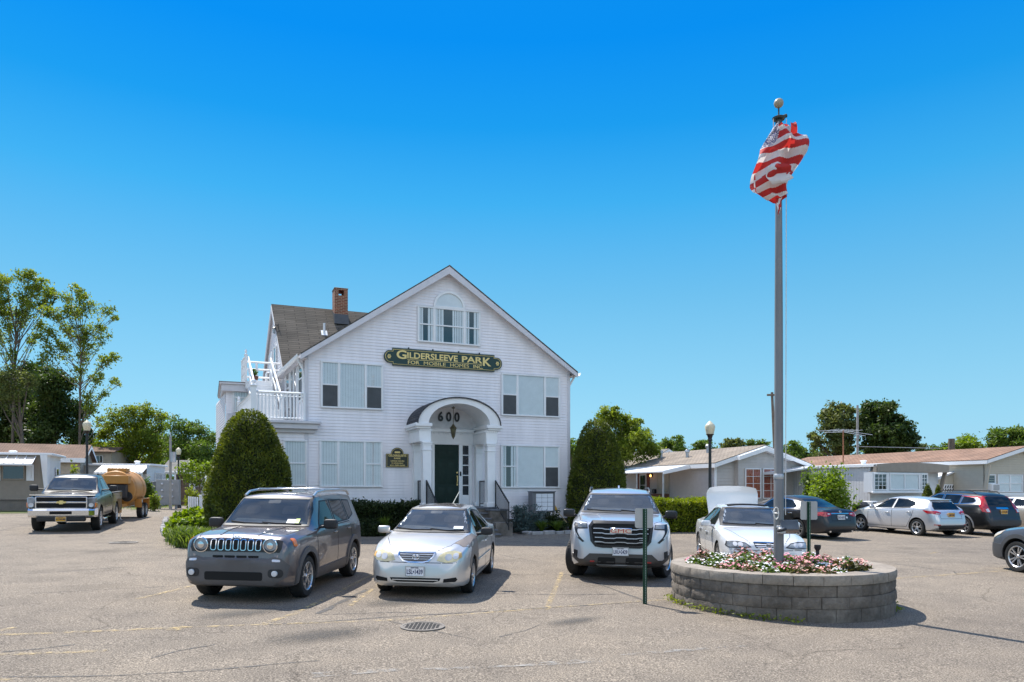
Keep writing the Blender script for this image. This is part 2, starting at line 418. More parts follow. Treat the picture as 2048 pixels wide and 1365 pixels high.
    def plate(c, front, z, mat, key, ny=True, w=.305, h=.155, x=0, dx=0, y=None):
        l, n = c.hit('F' if front else 'B', x, z); y = l.y if y is None else y
        sg = -1 if front else 1
        M = T(x, y + sg * .03, z) @ (Matrix() if front else RZ(pi)) @ RX(R(dx))
        mb = MB().bbox(-w / 2, w / 2, -.006, .03, -h / 2, h / 2, .004, 0, M)
        mb.text(key, M @ T(0, -.009, -.008) @ SC(w * .86, .1, h * .5), 1)
        if ny: mb.text('NY', M @ T(0, -.009, h * .36) @ SC(w * .42, .1, h * .13), 1)
        fr = c.ribbon([(-w / 2, -h / 2), (w / 2, -h / 2), (w / 2, h / 2), (-w / 2, h / 2)], .012, True)
        for q in fr: mb.prism(q, -.012, -.004, 2, M)
        return mb.build('number_plate', [mat, MT['navy'], MT['steel']], c.root)
    def wiper(c, pts):
        for q in pts:
            P = []
            for a, b in q:
                l, n = c.hit('F', a, b); P.append(l + n * .02)
            MB().tube(P, .011, 6).build('wiper', MT['blackmatt'], c.root)
_wm = {}
def wheel_meshes(r, tw, rim, kind, rr):
    k = (round(r, 3), round(tw, 3), rim.name, kind)
    if k in _wm: return _wm[k]
    M = RY(pi / 2); h = tw / 2; R_ = r * rr
    t = MB().lathe([(R_ * .97, -h * .9), (R_ * 1.04, -h), (r * .93, -h), (r * .985, -h * .8), (r, -h * .5), (r, h * .5), (r * .985, h * .8), (r * .93, h), (R_ * 1.12, h * 1.02), (R_ * 1.03, h * .96), (R_ * .97, h * .8), (R_ * .97, -h * .9)], 40, 0, M)
    for i in range(40):  # tread blocks
        a = 2 * pi * i / 40
        for zz in (-h * .55, 0, h * .55):
            t.box(-.004, .004, -h * .22, h * .22, r - .002, r + .004, 0, RX(a) @ T(0, 0, 0) @ T(zz, 0, 0) @ RZ(pi / 2) @ RZ(.3))
    tm = t.mesh('tyre', MT['rubber'], 35)
    g = MB().lathe([(R_ * .99, -h * .7), (R_ * .99, h * .75), (R_ * 1.03, h * .97), (R_ * .99, h * .99), (R_ * .92, h * .86), (R_ * .88, h * .3), (R_ * .88, -h * .6)], 40, 0, M)
    g.lathe([(0, h * .12), (R_ * .9, h * .12), (R_ * .9, h * .05)], 32, 1, M)
    g.lathe([(R_ * .3, h * .2), (R_ * .55, h * .2), (R_ * .62, h * .13)], 24, 1, M)
    def spoke(a, w0, w1, r0=.14, r1=.95, tilt=0, z0=.72, z1=.86):
        vs = []
        for rr_, w, z in ((r0, w0, z0), ((r0 + r1) / 2, (w0 + w1) / 2 * .9, (z0 + z1) / 2 + .06), (r1, w1, z1)):
            for sx in (-1, 1):
                for dz in (0, -.28): vs.append((h * (z + dz), R_ * (sx * w + tilt * (rr_ - r0)), R_ * rr_))
        fs = [(0, 2, 6, 4), (4, 6, 10, 8), (0, 4, 5, 1), (4, 8, 9, 5), (2, 3, 7, 6), (6, 7, 11, 10), (8, 10, 11, 9), (0, 1, 3, 2)]
        g.add(vs, fs, 0, RX(a))
    if kind == 'five':
        for i in range(5): spoke(2 * pi * i / 5, .16, .13)
    elif kind == 'y5':
        for i in range(5):
            a = 2 * pi * i / 5; spoke(a, .15, .10, .12, .5)
            spoke(a, .075, .075, .4, .96, .42); spoke(a, .075, .075, .4, .96, -.42)
    elif kind == 'seven':
        for i in range(7): spoke(2 * pi * i / 7, .12, .13)
    elif kind == 'multi':
        for i in range(10):
            spoke(2 * pi * i / 10 + (.12 if i % 2 else -.12), .06, .075)
    elif kind == 'ten':
        for i in range(10): spoke(2 * pi * i / 10, .075, .10, .2, .96)
    elif kind == 'six':
        for i in range(6): spoke(2 * pi * i / 6, .17, .19, .12, .96)
    g.lathe([(0, h * .86), (R_ * .14, h * .85), (R_ * .19, h * .72), (R_ * .2, h * .3)], 20, 0, M)
    for i in range(5):
        a = 2 * pi * i / 5 + .3; g.cyl((h * .6, R_ * .26 * sin(a), R_ * .26 * cos(a)), (h * .78, R_ * .26 * sin(a), R_ * .26 * cos(a)), .011, .011, 6, 1)
    rm = g.mesh('rim', [rim, MT['dark']], 35)
    _wm[k] = (tm, rm); return _wm[k]
def circ(cx, cz, rx, rz=None, n=24, a0=0, a1=2 * pi): 
    rz = rz or rx; full = abs(a1 - a0 - 2 * pi) < 1e-6
    return [(cx + rx * cos(a0 + (a1 - a0) * i / (n if full else n - 1)), cz + rz * sin(a0 + (a1 - a0) * i / (n if full else n - 1))) for i in range(n)]
def rrect(x0, x1, z0, z1, r=.03, n=4):
    o = []
    for cx, cz, a in ((x1 - r, z1 - r, 0), (x0 + r, z1 - r, 90), (x0 + r, z0 + r, 180), (x1 - r, z0 + r, 270)):
        o += [(cx + r * cos(R(a + 90 * i / n)), cz + r * sin(R(a + 90 * i / n))) for i in range(n + 1)]
    return o
def mir(poly): return [(-x, z) for x, z in poly][::-1]
def arch(s, z, r0, r1, a0=-8, a1=188, n=22):
    return [(s + r1 * cos(R(lerp(a0, a1, i / n))), z + r1 * sin(R(lerp(a0, a1, i / n)))) for i in range(n + 1)] + [(s + r0 * cos(R(lerp(a1, a0, i / n))), z + r0 * sin(R(lerp(a1, a0, i / n)))) for i in range(n + 1)]
def carpaint(name, col, metal=.4, rough=.35, var=.03, coat=1): return PM(name, col, rough, metal=metal, coat=coat, var=var, scale=1.5)

def front_glass(c, WS, glass=None):
    o = c.patch('windshield', WS, 'F', glass or MT['wsglass'], off=.009, res=.035, skirt=.02)
    c.patch('cabin', WS, 'F', MT['cabin'], off=.003, res=.05, parent=o)
    z0, z1 = WS[0][1], WS[3][1]; k = z1 - z0; w = WS[0][0]
    c.patch('dashboard', [(w * .95, z0 + .01), (-w * .95, z0 + .01), (-w * .93, z0 + k * .13), (-w * .1, z0 + k * .10), (-w * .05, z0 + k * .20), (w * -.0, z0 + k * .13), (w * .38, z0 + k * .12), (w * .45, z0 + k * .24), (w * .75, z0 + k * .24), (w * .83, z0 + k * .10)] if w < 0 else [(-w * .95, z0 + .01), (w * .95, z0 + .01), (w * .9, z0 + k * .15), (w * .75, z0 + k * .26), (w * .45, z0 + k * .26), (w * .36, z0 + k * .12), (-w * .9, z0 + k * .12)], 'F', MT['dash'], off=.005, parent=o)
    for sx in (-1, 1): c.patch('headrest', rrect(sx * w * .45 - .13, sx * w * .45 + .13, z0 + k * .40, z0 + k * .72, .05), 'F', MT['seat'], off=.005, parent=o)
    c.patch('rear_view_mirror', rrect(-.11, .11, z1 - k * .20, z1 - k * .07, .02), 'F', MT['blackmatt'], off=.0065, parent=o)
    c.patch('windshield_trim', c.ribbon(WS, .03, True), 'F', MT['blackmatt'], off=.011, res=.03, skirt=.02, parent=o)
# ---------- grey compact SUV with seven-slot grille
P_jeep = carpaint('granite_grey_paint', (.155, .132, .13), .5, .3)
C_jeep = PM('grey_plastic_cladding', (.088, .082, .082), .55, var=.1, bump=.1, bscale=300)
SP = dict(L=4.23, r=.345, axles=(.82, 3.39), gap=.06, crown=.025, handle=P_jeep,
    top=[(0, .66), (.05, .70), (.085, .93), (.13, 1.0), (.25, 1.045), (.65, 1.085), (1.1, 1.12), (1.15, 1.135), (1.70, 1.585), (1.83, 1.635), (2.3, 1.665), (3.2, 1.665), (3.85, 1.625), (3.97, 1.56), (4.1, 1.1), (4.18, .95), (4.23, .6)],
    bot=[(0, .33), (.06, .27), (.25, .24), (.5, .22), (3.7, .24), (4.1, .32), (4.23, .42)],
    w=[(0, .67), (.05, .76), (.14, .83), (.35, .885), (.8, .90), (3.4, .90), (3.9, .87), (4.1, .82), (4.23, .72)],
    belt=[(0, .60), (.085, .84), (.2, .95), (.6, 1.0), (1.1, 1.04), (2.5, 1.07), (3.3, 1.09), (3.9, 1.1), (4.1, 1.0), (4.23, .5)],
    rw=[(0, .60), (.085, .70), (.2, .74), (.6, .77), (1.1, .775), (1.7, .665), (2.2, .66), (3.8, .645), (4.0, .64), (4.23, .64)])
c = Car('parked_suv', 'dark grey compact SUV with round headlights and seven-slot grille, parked leftmost in the front row', 'car', SP, -4.31, 11.37, -.077, P_jeep, C_jeep, 3)
WS = [(-.735, 1.145), (.735, 1.145), (.675, 1.40), (.61, 1.585), (-.61, 1.585), (-.675, 1.40)]
front_glass(c, WS)
gp_ = c.patch('grille', [(-.70, .80), (.70, .80), (.73, .86), (.73, .97), (.66, .995), (-.66, .995), (-.73, .97), (-.73, .86)], 'F', MT['black'], off=.006, res=.05)
sl = [rrect(-.36 + .12 * i - .04, -.36 + .12 * i + .04, .825, .985, .028) for i in range(7)]
c.patch('grille_slot', sl, 'F', MT['dark'], off=.009, parent=gp_)
c.patch('slot_ring', sum([c.ribbon(q, .012, True) for q in sl], []), 'F', MT['chrome'], off=.016, parent=gp_)
for sx in (-1, 1):
    l, n = c.hit('F', sx * .555, .905)
    M = T(sx * .555, l.y, .905)
    h = MB().lathe([(.118, -.0), (.118, .03), (.105, .035), (.10, .012)], 28, 0, M @ RX(pi / 2)).lathe([(.10, .01), (.07, .018), (0, .03)], 28, 1, M @ RX(pi / 2)).lathe([(.035, .03), (.05, .034), (.02, .04), (0, .04)], 16, 0, M @ RX(pi / 2))
    h.build('headlight', [MT['chrome'], MT['lampglass']], c.root)
    c.patch('side_marker', rrect(.26, .35, .88, 1.0, .02), 'L' if sx > 0 else 'R', MT['orange'], off=.012)
lb = [(-.80, .42), (-.62, .30), (.62, .30), (.80, .42), (.83, .60), (.74, .71), (.62, .735), (.5, .70), (-.5, .70), (-.62, .735), (-.74, .71), (-.83, .60)]
fb = c.patch('front_bumper', lb, 'F', C_jeep, off=.014, res=.06)
c.patch('lower_grille', rrect(-.46, .46, .37, .50, .03), 'F', MT['dark'], off=.02, parent=fb)
c.patch('upper_intake', [rrect(-.36 + .19 * i, -.36 + .19 * i + .16, .715, .745, .01) for i in range(4)], 'F', MT['dark'], off=.012, parent=fb)
for sx in (-1, 1):
    q = rrect(.55, .76, .42, .55, .05); q = q if sx > 0 else mir(q)
    o = c.patch('fog_lamp', q, 'F', MT['blackmatt'], off=.022, parent=fb)
    l, n = c.hit('F', sx * .66, .485); MB().lathe([(.045, 0), (.045, .035), (.03, .04), (0, .036)], 16, 0, T(sx * .66, l.y - .01, .485) @ RX(pi / 2)).build('fog_lens', MT['clearlens'], o)
    q = rrect(.60, .72, .655, .685, .012); c.patch('turn_lamp', q if sx > 0 else mir(q), 'F', MT['clearlens'], off=.02, parent=fb)
l, n = c.hit('F', 0, 1.03)
MB().text('jeep', T(0, l.y - .012, 1.028) @ RX(R(-35)) @ SC(.2, .3, .085)).build('hood_badge', MT['platewhite'], c.root)
c.patch('hood', c.ribbon([(-.62, .14), (-.70, .4), (-.74, 1.08), (.74, 1.08), (.70, .4), (.62, .14)], .012), 'T', MT['dark'], off=.001, skirt=.003)
for sx in (-1, 1): c.patch('hood_crease', c.ribbon([(sx * .30, .2), (sx * .40, 1.05)], .03), 'T', P_jeep, off=.009, skirt=.003)
for a_ in (.82, 3.39): c.both('wheel_flare', arch(a_, .355, .395, .49), C_jeep, off=.022, res=.08)
c.both('sill_cladding', [[(1.25, .26), (2.95, .26), (2.95, .45), (1.25, .42)]], C_jeep, off=.015)
c.sides([[(1.52, 1.13), (2.32, 1.135), (2.32, 1.545), (1.92, 1.54)], [(2.40, 1.135), (3.12, 1.15), (3.12, 1.535), (2.40, 1.545)], [(3.2, 1.16), (3.55, 1.24), (3.62, 1.51), (3.2, 1.53)]],
        [[(1.30, .42), (2.36, .42), (2.36, 1.10), (1.26, 1.08)], [(2.36, .42), (3.05, .45), (3.22, .78), (3.2, 1.12), (2.36, 1.10)]], [(2.18, .98), (3.0, 1.0)])
c.mirror(1.52, 1.16, (.24, .13, .17), MT['blackmatt'], .13)
for sx in (-1, 1):
    x = sx * .62; y0 = -c.L / 2
    MB().tube([(x, y0 + 1.78, 1.63), (x, y0 + 1.95, 1.70), (x, y0 + 2.3, 1.725), (x, y0 + 3.4, 1.725), (x, y0 + 3.7, 1.70), (x, y0 + 3.85, 1.62)], .022, 8).build('roof_rail', MT['alloy'], c.root)
for s_ in (2.35, 3.25): MB().bbox(-.63, .63, s_ - c.L / 2 - .035, s_ - c.L / 2 + .035, 1.73, 1.755, .008).build('cross_bar', MT['alloy'], c.root)
c.wiper([[(.05, 1.16), (-.35, 1.165), (-.62, 1.19)], [(.62, 1.16), (.2, 1.165), (-.05, 1.18)]])
c.patch('sticker', [rrect(.36, .50, 1.17, 1.235, .005), rrect(.50, .57, 1.17, 1.245, .005)], 'F', [MT['platewhite'], PM('lime_sticker', (.5, .7, .1), .5)], off=.017, mi=[0, 1])
c.wheels(MT['alloy'], 0, .225, 'y5', .66)
CARS = {'jeep': c}
# ---------- silver sedan with a brown front wing
P_cor = carpaint('silver_paint', (.60, .585, .565), .45, .3)
P_fen = PM('brown_primer_paint', (.20, .165, .14), .5, var=.06)
SP = dict(L=4.53, r=.305, axles=(.9, 3.5), gap=.05, crown=.03, handle=P_cor, tumble=.025,
    top=[(0, .52), (.03, .60), (.07, .70), (.13, .755), (.3, .84), (.7, .94), (1.1, 1.0), (1.14, 1.01), (1.88, 1.385), (2.05, 1.43), (2.5, 1.455), (2.9, 1.45), (3.3, 1.385), (3.95, 1.09), (4.05, 1.07), (4.42, 1.03), (4.48, .95), (4.53, .55)],
    bot=[(0, .27), (.1, .20), (.4, .17), (4.1, .19), (4.53, .35)],
    w=[(0, .50), (.04, .62), (.13, .725), (.35, .80), (.7, .84), (3.8, .845), (4.2, .80), (4.45, .72), (4.53, .6)],
    belt=[(0, .45), (.13, .68), (.35, .79), (.7, .87), (1.15, .93), (2, .945), (3.5, .98), (4.2, .98), (4.45, .9), (4.53, .5)],
    rw=[(0, .4), (.13, .55), (.35, .66), (1.1, .71), (1.9, .56), (2.4, .545), (3.2, .535), (3.95, .6), (4.4, .62), (4.53, .55)])
c = Car('parked_sedan', 'silver sedan with one brown front wing and yellowed headlights, before the steps', 'car', SP, -1.585, 12.0, -.096, P_cor)
WS = [(-.685, 1.03), (.685, 1.03), (.60, 1.22), (.51, 1.39), (-.51, 1.39), (-.60, 1.22)]
front_glass(c, WS)
c.patch('front_wing', [(.52, .62), (.64, .74), (1.30, .985), (1.38, .95), (1.40, .45), (1.30, .24), (1.25, .40), (1.12, .60), (.9, .68), (.70, .62), (.57, .45), (.50, .5)], 'L', P_fen, off=.005, res=.05, label='brown unpainted front wing')
c.patch('front_wing_top', [(.57, .46), (.665, .76), (.705, 1.10), (.73, 1.30), (.80, 1.30), (.838, .9), (.80, .55), (.72, .42)], 'T', P_fen, off=.0055, res=.05, label='brown unpainted top of front wing')
hl = [(.345, .635), (.50, .60), (.66, .625), (.735, .68), (.72, .755), (.60, .785), (.46, .765), (.38, .71)]
yl = PM('yellowed_headlamp', (.66, .57, .33), .25, coat=1, var=.25, scale=6)
for q in (hl, mir(hl)):
    o = c.patch('headlight', q, 'F', [yl, MT['clearlens'], MT['orange']], off=.012, res=.04)
    sg = 1 if q is hl else -1
    c.patch('lamp_bowl', [circ(sg * .53, .685, .055, .05), circ(sg * .64, .70, .045, .045)], 'F', MT['clearlens'], off=.018, parent=o)
    c.patch('indicator_lens', [(sg * x, z) for x, z in ((.69, .67), (.728, .69), (.715, .745), (.685, .735))], 'F', PM('faded_amber', (.7, .42, .15), .3), off=.02, parent=o)
gr = [(-.30, .755), (.30, .755), (.285, .70), (.21, .625), (.12, .605), (-.12, .605), (-.21, .625), (-.285, .70)]
o = c.patch('grille', gr, 'F', PM('grey_grille', (.10, .09, .09), .4), off=.008, res=.04)
c.patch('grille_surround', c.ribbon(gr, .022, True), 'F', MT['chrome'], off=.016, parent=o)
c.patch('grille_bar', sum([c.ribbon([(-.27 + k, z), (.27 - k, z)], .010) for z, k in ((.725, 0), (.69, .02), (.655, .05))], []), 'F', P_cor, off=.016, parent=o)
l, n = c.hit('F', 0, .69)
lg = MB()
for rx, rz, dz in ((.056, .04, 0), (.017, .036, .002), (.036, .014, .015)):
    lg.tube([(x, 0, z) for x, z in circ(0, dz, rx, rz, 24)] + [(rx, 0, dz)], .0065, 6, 0, T(0, l.y - .025, .69))
lg.build('emblem', MT['chrome'], c.root)
lo = [(-.42, .355), (.42, .355), (.40, .315), (.30, .285), (-.30, .285), (-.40, .315)]
o = c.patch('lower_grille', lo, 'F', MT['dark'], off=.006)
c.patch('grille_bar', c.ribbon([(-.38, .322), (.38, .322)], .014), 'F', P_cor, off=.014, parent=o)
fq = [(.47, .345), (.66, .37), (.68, .33), (.65, .295), (.46, .29)]
for q in (fq, mir(fq)): c.patch('fog_recess', q, 'F', MT['dark'], off=.006)
c.patch('bumper_seam', c.ribbon([(-.72, .62), (-.60, .60), (-.34, .60), (.34, .60), (.60, .60), (.72, .62)], .010), 'F', MT['dark'], off=.001, skirt=.003)
c.plate(True, .465, MT['platewhite'], 'LSL', x=.0)
c.patch('hood', c.ribbon([(.30, .12), (.52, .36), (.66, .75), (.70, 1.09), (-.70, 1.09), (-.66, .75), (-.52, .36), (-.30, .12)], .010), 'T', MT['dark'], off=.001, skirt=.003)
c.patch('sunroof', [(-.40, 2.02), (.40, 2.02), (.42, 2.08), (.40, 2.45), (-.40, 2.45), (-.42, 2.08)], 'T', PM('brown_tinted_sunroof', (.06, .045, .04), .15, coat=.5), off=.008)
c.sides([[(1.62, .985), (2.36, 1.0), (2.38, 1.37), (2.15, 1.37), (1.95, 1.28)], [(2.45, 1.0), (3.2, 1.02), (3.28, 1.07), (3.05, 1.33), (2.45, 1.375)]],
        [[(1.36, .30), (2.41, .30), (2.41, .96), (1.36, .93)], [(2.41, .30), (3.08, .32), (3.30, .72), (3.36, .98), (2.41, .96)]], [(2.22, .80), (3.18, .83)])
c.patch('side_moulding', c.ribbon([(1.4, .52), (3.05, .54)], .03), 'L', P_cor, off=.018); c.patch('side_moulding', c.ribbon([(1.4, .52), (3.05, .54)], .03), 'R', P_cor, off=.018)
c.mirror(1.60, 1.02, (.22, .12, .135), [MT['blackmatt'], P_cor], .12)
c.wiper([[(.02, 1.045), (-.3, 1.04), (-.64, 1.065)], [(.60, 1.04), (.3, 1.035), (.0, 1.06)]])
MB().tube([(.12, 2.75 - c.L / 2, 1.47), (.22, 2.95 - c.L / 2, 1.72)], [.009, .006], 6).build('antenna', PM('bare_antenna', (.6, .58, .5), .5), c.root)
c.patch('sticker', [rrect(.40, .57, 1.065, 1.105, .005)], 'F', MT['platewhite'], off=.017)
c.wheels(MT['alloy'], 0, .195, 'seven', .64)

# ---------- silver three-row SUV with big grille
P_gmc = carpaint('pale_silver_paint', (.53, .545, .58), .5, .28)
C_gmc = PM('bronze_grey_cladding', (.055, .05, .047), .5, var=.1)
SP = dict(L=5.18, r=.395, axles=(.96, 4.03), gap=.065, crown=.03, handle=P_gmc, tumble=.018,
    top=[(0, .78), (.03, .92), (.07, 1.06), (.12, 1.13), (.3, 1.18), (.8, 1.235), (1.25, 1.265), (1.3, 1.275), (2.05, 1.66), (2.25, 1.715), (2.7, 1.76), (3.6, 1.765), (4.6, 1.70), (4.75, 1.64), (4.95, 1.3), (5.1, 1.1), (5.18, .6)],
    bot=[(0, .38), (.1, .31), (.4, .26), (4.7, .28), (5.18, .42)],
    w=[(0, .74), (.05, .85), (.16, .93), (.42, .985), (.9, 1.0), (4.2, 1.0), (4.8, .95), (5.1, .86), (5.18, .75)],
    belt=[(0, .70), (.1, 1.02), (.3, 1.09), (1.2, 1.15), (3, 1.16), (4.5, 1.22), (4.9, 1.18), (5.1, .9), (5.18, .55)],
    rw=[(0, .66), (.1, .78), (.3, .83), (1.2, .86), (2.05, .70), (2.7, .68), (4.5, .66), (5.18, .7)])
c = Car('parked_suv', 'silver SUV with wide black grille and red tow hooks, behind the sign post', 'car', SP, 2.10, 14.29, -.132, P_gmc, C_gmc, 3)
front_glass(c, [(-.80, 1.30), (.80, 1.30), (.745, 1.48), (.655, 1.66), (-.655, 1.66), (-.745, 1.48)])
gr = [(-.60, 1.07), (-.54, 1.14), (.54, 1.14), (.60, 1.07), (.56, .80), (.48, .71), (.36, .69), (-.36, .69), (-.48, .71), (-.56, .80)]
o = c.patch('grille', gr, 'F', MT['dark'], off=.012, res=.05)
c.patch('grille_surround', c.ribbon(gr, .05, True), 'F', MT['black'], off=.026, parent=o)
for z in (1.03, .945, .86, .78):
    k = .0 if z > .9 else .03
    pts = [(-.53 + k, z), (-.36, z), (-.30, z - .014), (-.13, z - .014), (-.08, z), (.08, z), (.13, z - .014), (.30, z - .014), (.36, z), (.53 - k, z)]
    c.patch('grille_bar', c.ribbon(pts, .016), 'F', MT['steel'], off=.034, parent=o)
l, n = c.hit('F', 0, 1.0)
MB().bbox(-.215, .215, l.y - .055, l.y, .945, 1.055, .012, 0).text('GMC', T(0, l.y - .06, 1.0) @ SC(.40, .3, .075), 1).build('emblem', [MT['chrome'], MT['red']], c.root)
MB().text('AT4', T(.40, l.y - .045, .815) @ SC(.10, .2, .03)).build('badge', MT['platewhite'], c.root)
hl = [(.66, 1.125), (.91, 1.135), (.935, 1.08), (.90, .96), (.83, .84), (.74, .765), (.70, .78), (.80, .875), (.845, .96), (.845, 1.02), (.64, 1.03)]
for q in (hl, mir(hl)):
    sg = 1 if q is hl else -1
    o = c.patch('headlight', q, 'F', MT['black'], off=.01, res=.05)
    c.patch('lamp_lens', [(sg * x, z) for x, z in ((.67, 1.11), (.83, 1.115), (.83, 1.04), (.66, 1.045))], 'F', MT['lampglass'], off=.018, parent=o)
    c.patch('running_light', c.ribbon([(sg * .665, 1.125), (sg * .90, 1.125), (sg * .92, 1.08), (sg * .885, .96), (sg * .82, .85)], .016), 'F', MT['clearlens'], off=.02, parent=o)
    c.patch('air_curtain', [(sg * x, z) for x, z in ((.83, .60), (.90, .62), (.91, .48), (.84, .44))], 'F', MT['blackmatt'], off=.01)
    c.patch('tow_hook', rrect(min(sg * .50, sg * .59), max(sg * .50, sg * .59), .385, .412, .01), 'F', PM('red_tow_hook', (.30, .018, .012), .4), off=.035)
fb = c.patch('front_bumper', [(-.93, .46), (-.75, .33), (.75, .33), (.93, .46), (.93, .54), (.80, .44), (.72, .44), (.60, .55), (-.60, .55), (-.72, .44), (-.80, .44), (-.93, .54)], 'F', C_gmc, off=.014, res=.06)
for q in (rrect(-.44, -.10, .36, .48, .03), rrect(.10, .44, .36, .48, .03)): c.patch('lower_grille', q, 'F', MT['dark'], off=.024, parent=fb)
c.patch('skid_plate', [(-.46, .345), (.46, .345), (.40, .305), (-.40, .305)], 'F', MT['steel'], off=.03, parent=fb)
c.plate(True, .60, MT['platewhite'], 'LRU')
c.patch('hood', c.ribbon([(-.60, .10), (-.80, .35), (-.85, 1.2), (.85, 1.2), (.80, .35), (.60, .10)], .012), 'T', MT['dark'], off=.001, skirt=.003)
for sx in (-1, 1): c.patch('hood_crease', c.ribbon([(sx * .34, .2), (sx * .46, 1.15)], .05), 'T', P_gmc, off=.012, skirt=.003)
for a_ in (.96, 4.03): c.both('wheel_flare', arch(a_, .405, .455, .52), C_gmc, off=.015, res=.08)
c.sides([[(1.75, 1.24), (2.62, 1.26), (2.62, 1.62), (2.25, 1.60)], [(2.70, 1.26), (3.6, 1.28), (3.6, 1.63), (2.70, 1.625)], [(3.7, 1.29), (4.5, 1.34), (4.4, 1.60), (3.7, 1.625)]],
        [[(1.46, .42), (2.66, .42), (2.66, 1.2), (1.46, 1.15)], [(2.66, .42), (3.5, .44), (3.72, .85), (3.7, 1.22), (2.66, 1.2)]], [(2.45, 1.05), (3.5, 1.08)])
c.mirror(1.78, 1.25, (.26, .14, .17), MT['black'], .10)
for sx in (-1, 1):
    x = sx * .66; y0 = -c.L / 2
    MB().tube([(x, y0 + 2.3, 1.70), (x, y0 + 2.45, 1.775), (x, y0 + 2.9, 1.80), (x, y0 + 4.2, 1.78), (x, y0 + 4.45, 1.70)], .02, 8).build('roof_rail', MT['black'], c.root)
MB().prism([(-.10, 0), (.08, 0), (.10, .075), (.05, .075)], -.02, .02, 0, T(0, 4.2 - c.L / 2, 1.765) @ RZ(pi / 2)).build('roof_fin', P_gmc, c.root)
c.wiper([[(.02, 1.31), (-.35, 1.315), (-.70, 1.34)], [(.65, 1.31), (.3, 1.31), (.02, 1.33)]])
c.wheels(MT['alloy'], R(-20), .25, 'six', .62)

# ---------- white sedan with its boot open
P_acc = carpaint('white_paint', (.66, .665, .67), .05, .25)
SP = dict(L=4.80, r=.315, axles=(1.0, 3.715), gap=.045, crown=.03, handle=P_acc, tumble=.022,
    top=[(0, .50), (.03, .60), (.06, .66), (.14, .72), (.3, .79), (.8, .90), (1.25, .96), (1.3, .975), (2.05, 1.35), (2.25, 1.40), (2.6, 1.425), (3.0, 1.42), (3.35, 1.37), (3.95, 1.06), (4.05, 1.045), (4.7, 1.0), (4.75, .9), (4.80, .55)],
    bot=[(0, .26), (.1, .20), (.4, .17), (4.4, .19), (4.80, .35)],
    w=[(0, .60), (.04, .70), (.13, .79), (.4, .85), (.8, .885), (4.0, .885), (4.4, .85), (4.7, .77), (4.8, .65)],
    belt=[(0, .45), (.14, .66), (.35, .75), (.8, .82), (1.3, .89), (2.2, .91), (3.6, .95), (4.4, .95), (4.7, .88), (4.8, .5)],
    rw=[(0, .5), (.13, .62), (.4, .70), (1.25, .745), (2.05, .585), (2.5, .57), (3.3, .56), (3.95, .64), (4.7, .66), (4.8, .6)])
c = Car('parked_sedan', 'white sedan with raised boot lid and smoked sunroof visor, parked behind the flower planter', 'car', SP, 5.32, 15.25, -.10, P_acc)
front_glass(c, [(-.72, 1.0), (.72, 1.0), (.635, 1.18), (.54, 1.355), (-.54, 1.355), (-.635, 1.18)])
hl = [(.36, .625), (.55, .60), (.78, .61), (.82, .64), (.80, .715), (.62, .725), (.46, .695)]
for q in (hl, mir(hl)):
    sg = 1 if q is hl else -1
    o = c.patch('headlight', q, 'F', MT['lampglass'], off=.012, res=.04)
    c.patch('lamp_trim', c.ribbon(q, .014, True), 'F', MT['blackmatt'], off=.014, parent=o)
    c.patch('lamp_bowl', [circ(sg * .56, .665, .05, .042), circ(sg * .66, .67, .045, .04)], 'F', MT['clearlens'], off=.018, parent=o)
gr = [(-.30, .72), (.30, .72), (.26, .62), (.20, .59), (-.20, .59), (-.26, .62)]
o = c.patch('grille', gr, 'F', MT['dark'], off=.008)
c.patch('grille_bar', sum([c.ribbon([(-.285 + k, z), (.285 - k, z)], .016) for z, k in ((.715, 0), (.675, .01), (.64, .03), (.605, .06))], []), 'F', MT['chrome'], off=.016, parent=o)
l, n = c.hit('F', 0, .66)
MB().text('H', T(.0, l.y - .03, .662) @ SC(.07, .2, .06)).tube([(x, l.y - .03, z) for x, z in rrect(-.052, .052, .62, .705, .02)], .005, 6).build('emblem', MT['chrome'], c.root)
o = c.patch('lower_grille', rrect(-.5, .5, .30, .38, .03), 'F', MT['dark'], off=.006)
c.patch('bumper_seam', c.ribbon([(-.80, .58), (-.3, .56), (.3, .56), (.80, .58)], .012), 'F', MT['dark'], off=.001, skirt=.003)
c.patch('hood', c.ribbon([(-.36, .10), (-.52, .4), (-.72, 1.2), (.72, 1.2), (.52, .4), (.36, .10)], .010), 'T', MT['dark'], off=.001, skirt=.003)
c.patch('sunroof', [(-.43, 2.2), (.43, 2.2), (.43, 2.6), (-.43, 2.6)], 'T', MT['glassdark'], off=.006)
y0 = -c.L / 2
MB().tube([(x * .46, y0 + 2.13 + .03 * x * x, 1.44 - .02 * x * x) for x in (-1, -.8, -.4, 0, .4, .8, 1)], .022, 8).build('sunroof_visor', MT['black'], c.root)
c.sides([[(1.82, .955), (2.55, .965), (2.57, 1.335), (2.3, 1.335), (2.1, 1.25)], [(2.64, .965), (3.35, .985), (3.42, 1.05), (3.15, 1.30), (2.64, 1.34)]],
        [[(1.5, .30), (2.6, .30), (2.6, .93), (1.5, .90)], [(2.6, .30), (3.28, .32), (3.48, .72), (3.52, .94), (2.6, .93)]], [(2.4, .78), (3.34, .80)])
c.mirror(1.80, 1.0, (.22, .12, .135), P_acc, .12)
c.wiper([[(.02, 1.01), (-.35, 1.01), (-.68, 1.03)], [(.62, 1.01), (.3, 1.01), (.02, 1.03)]])
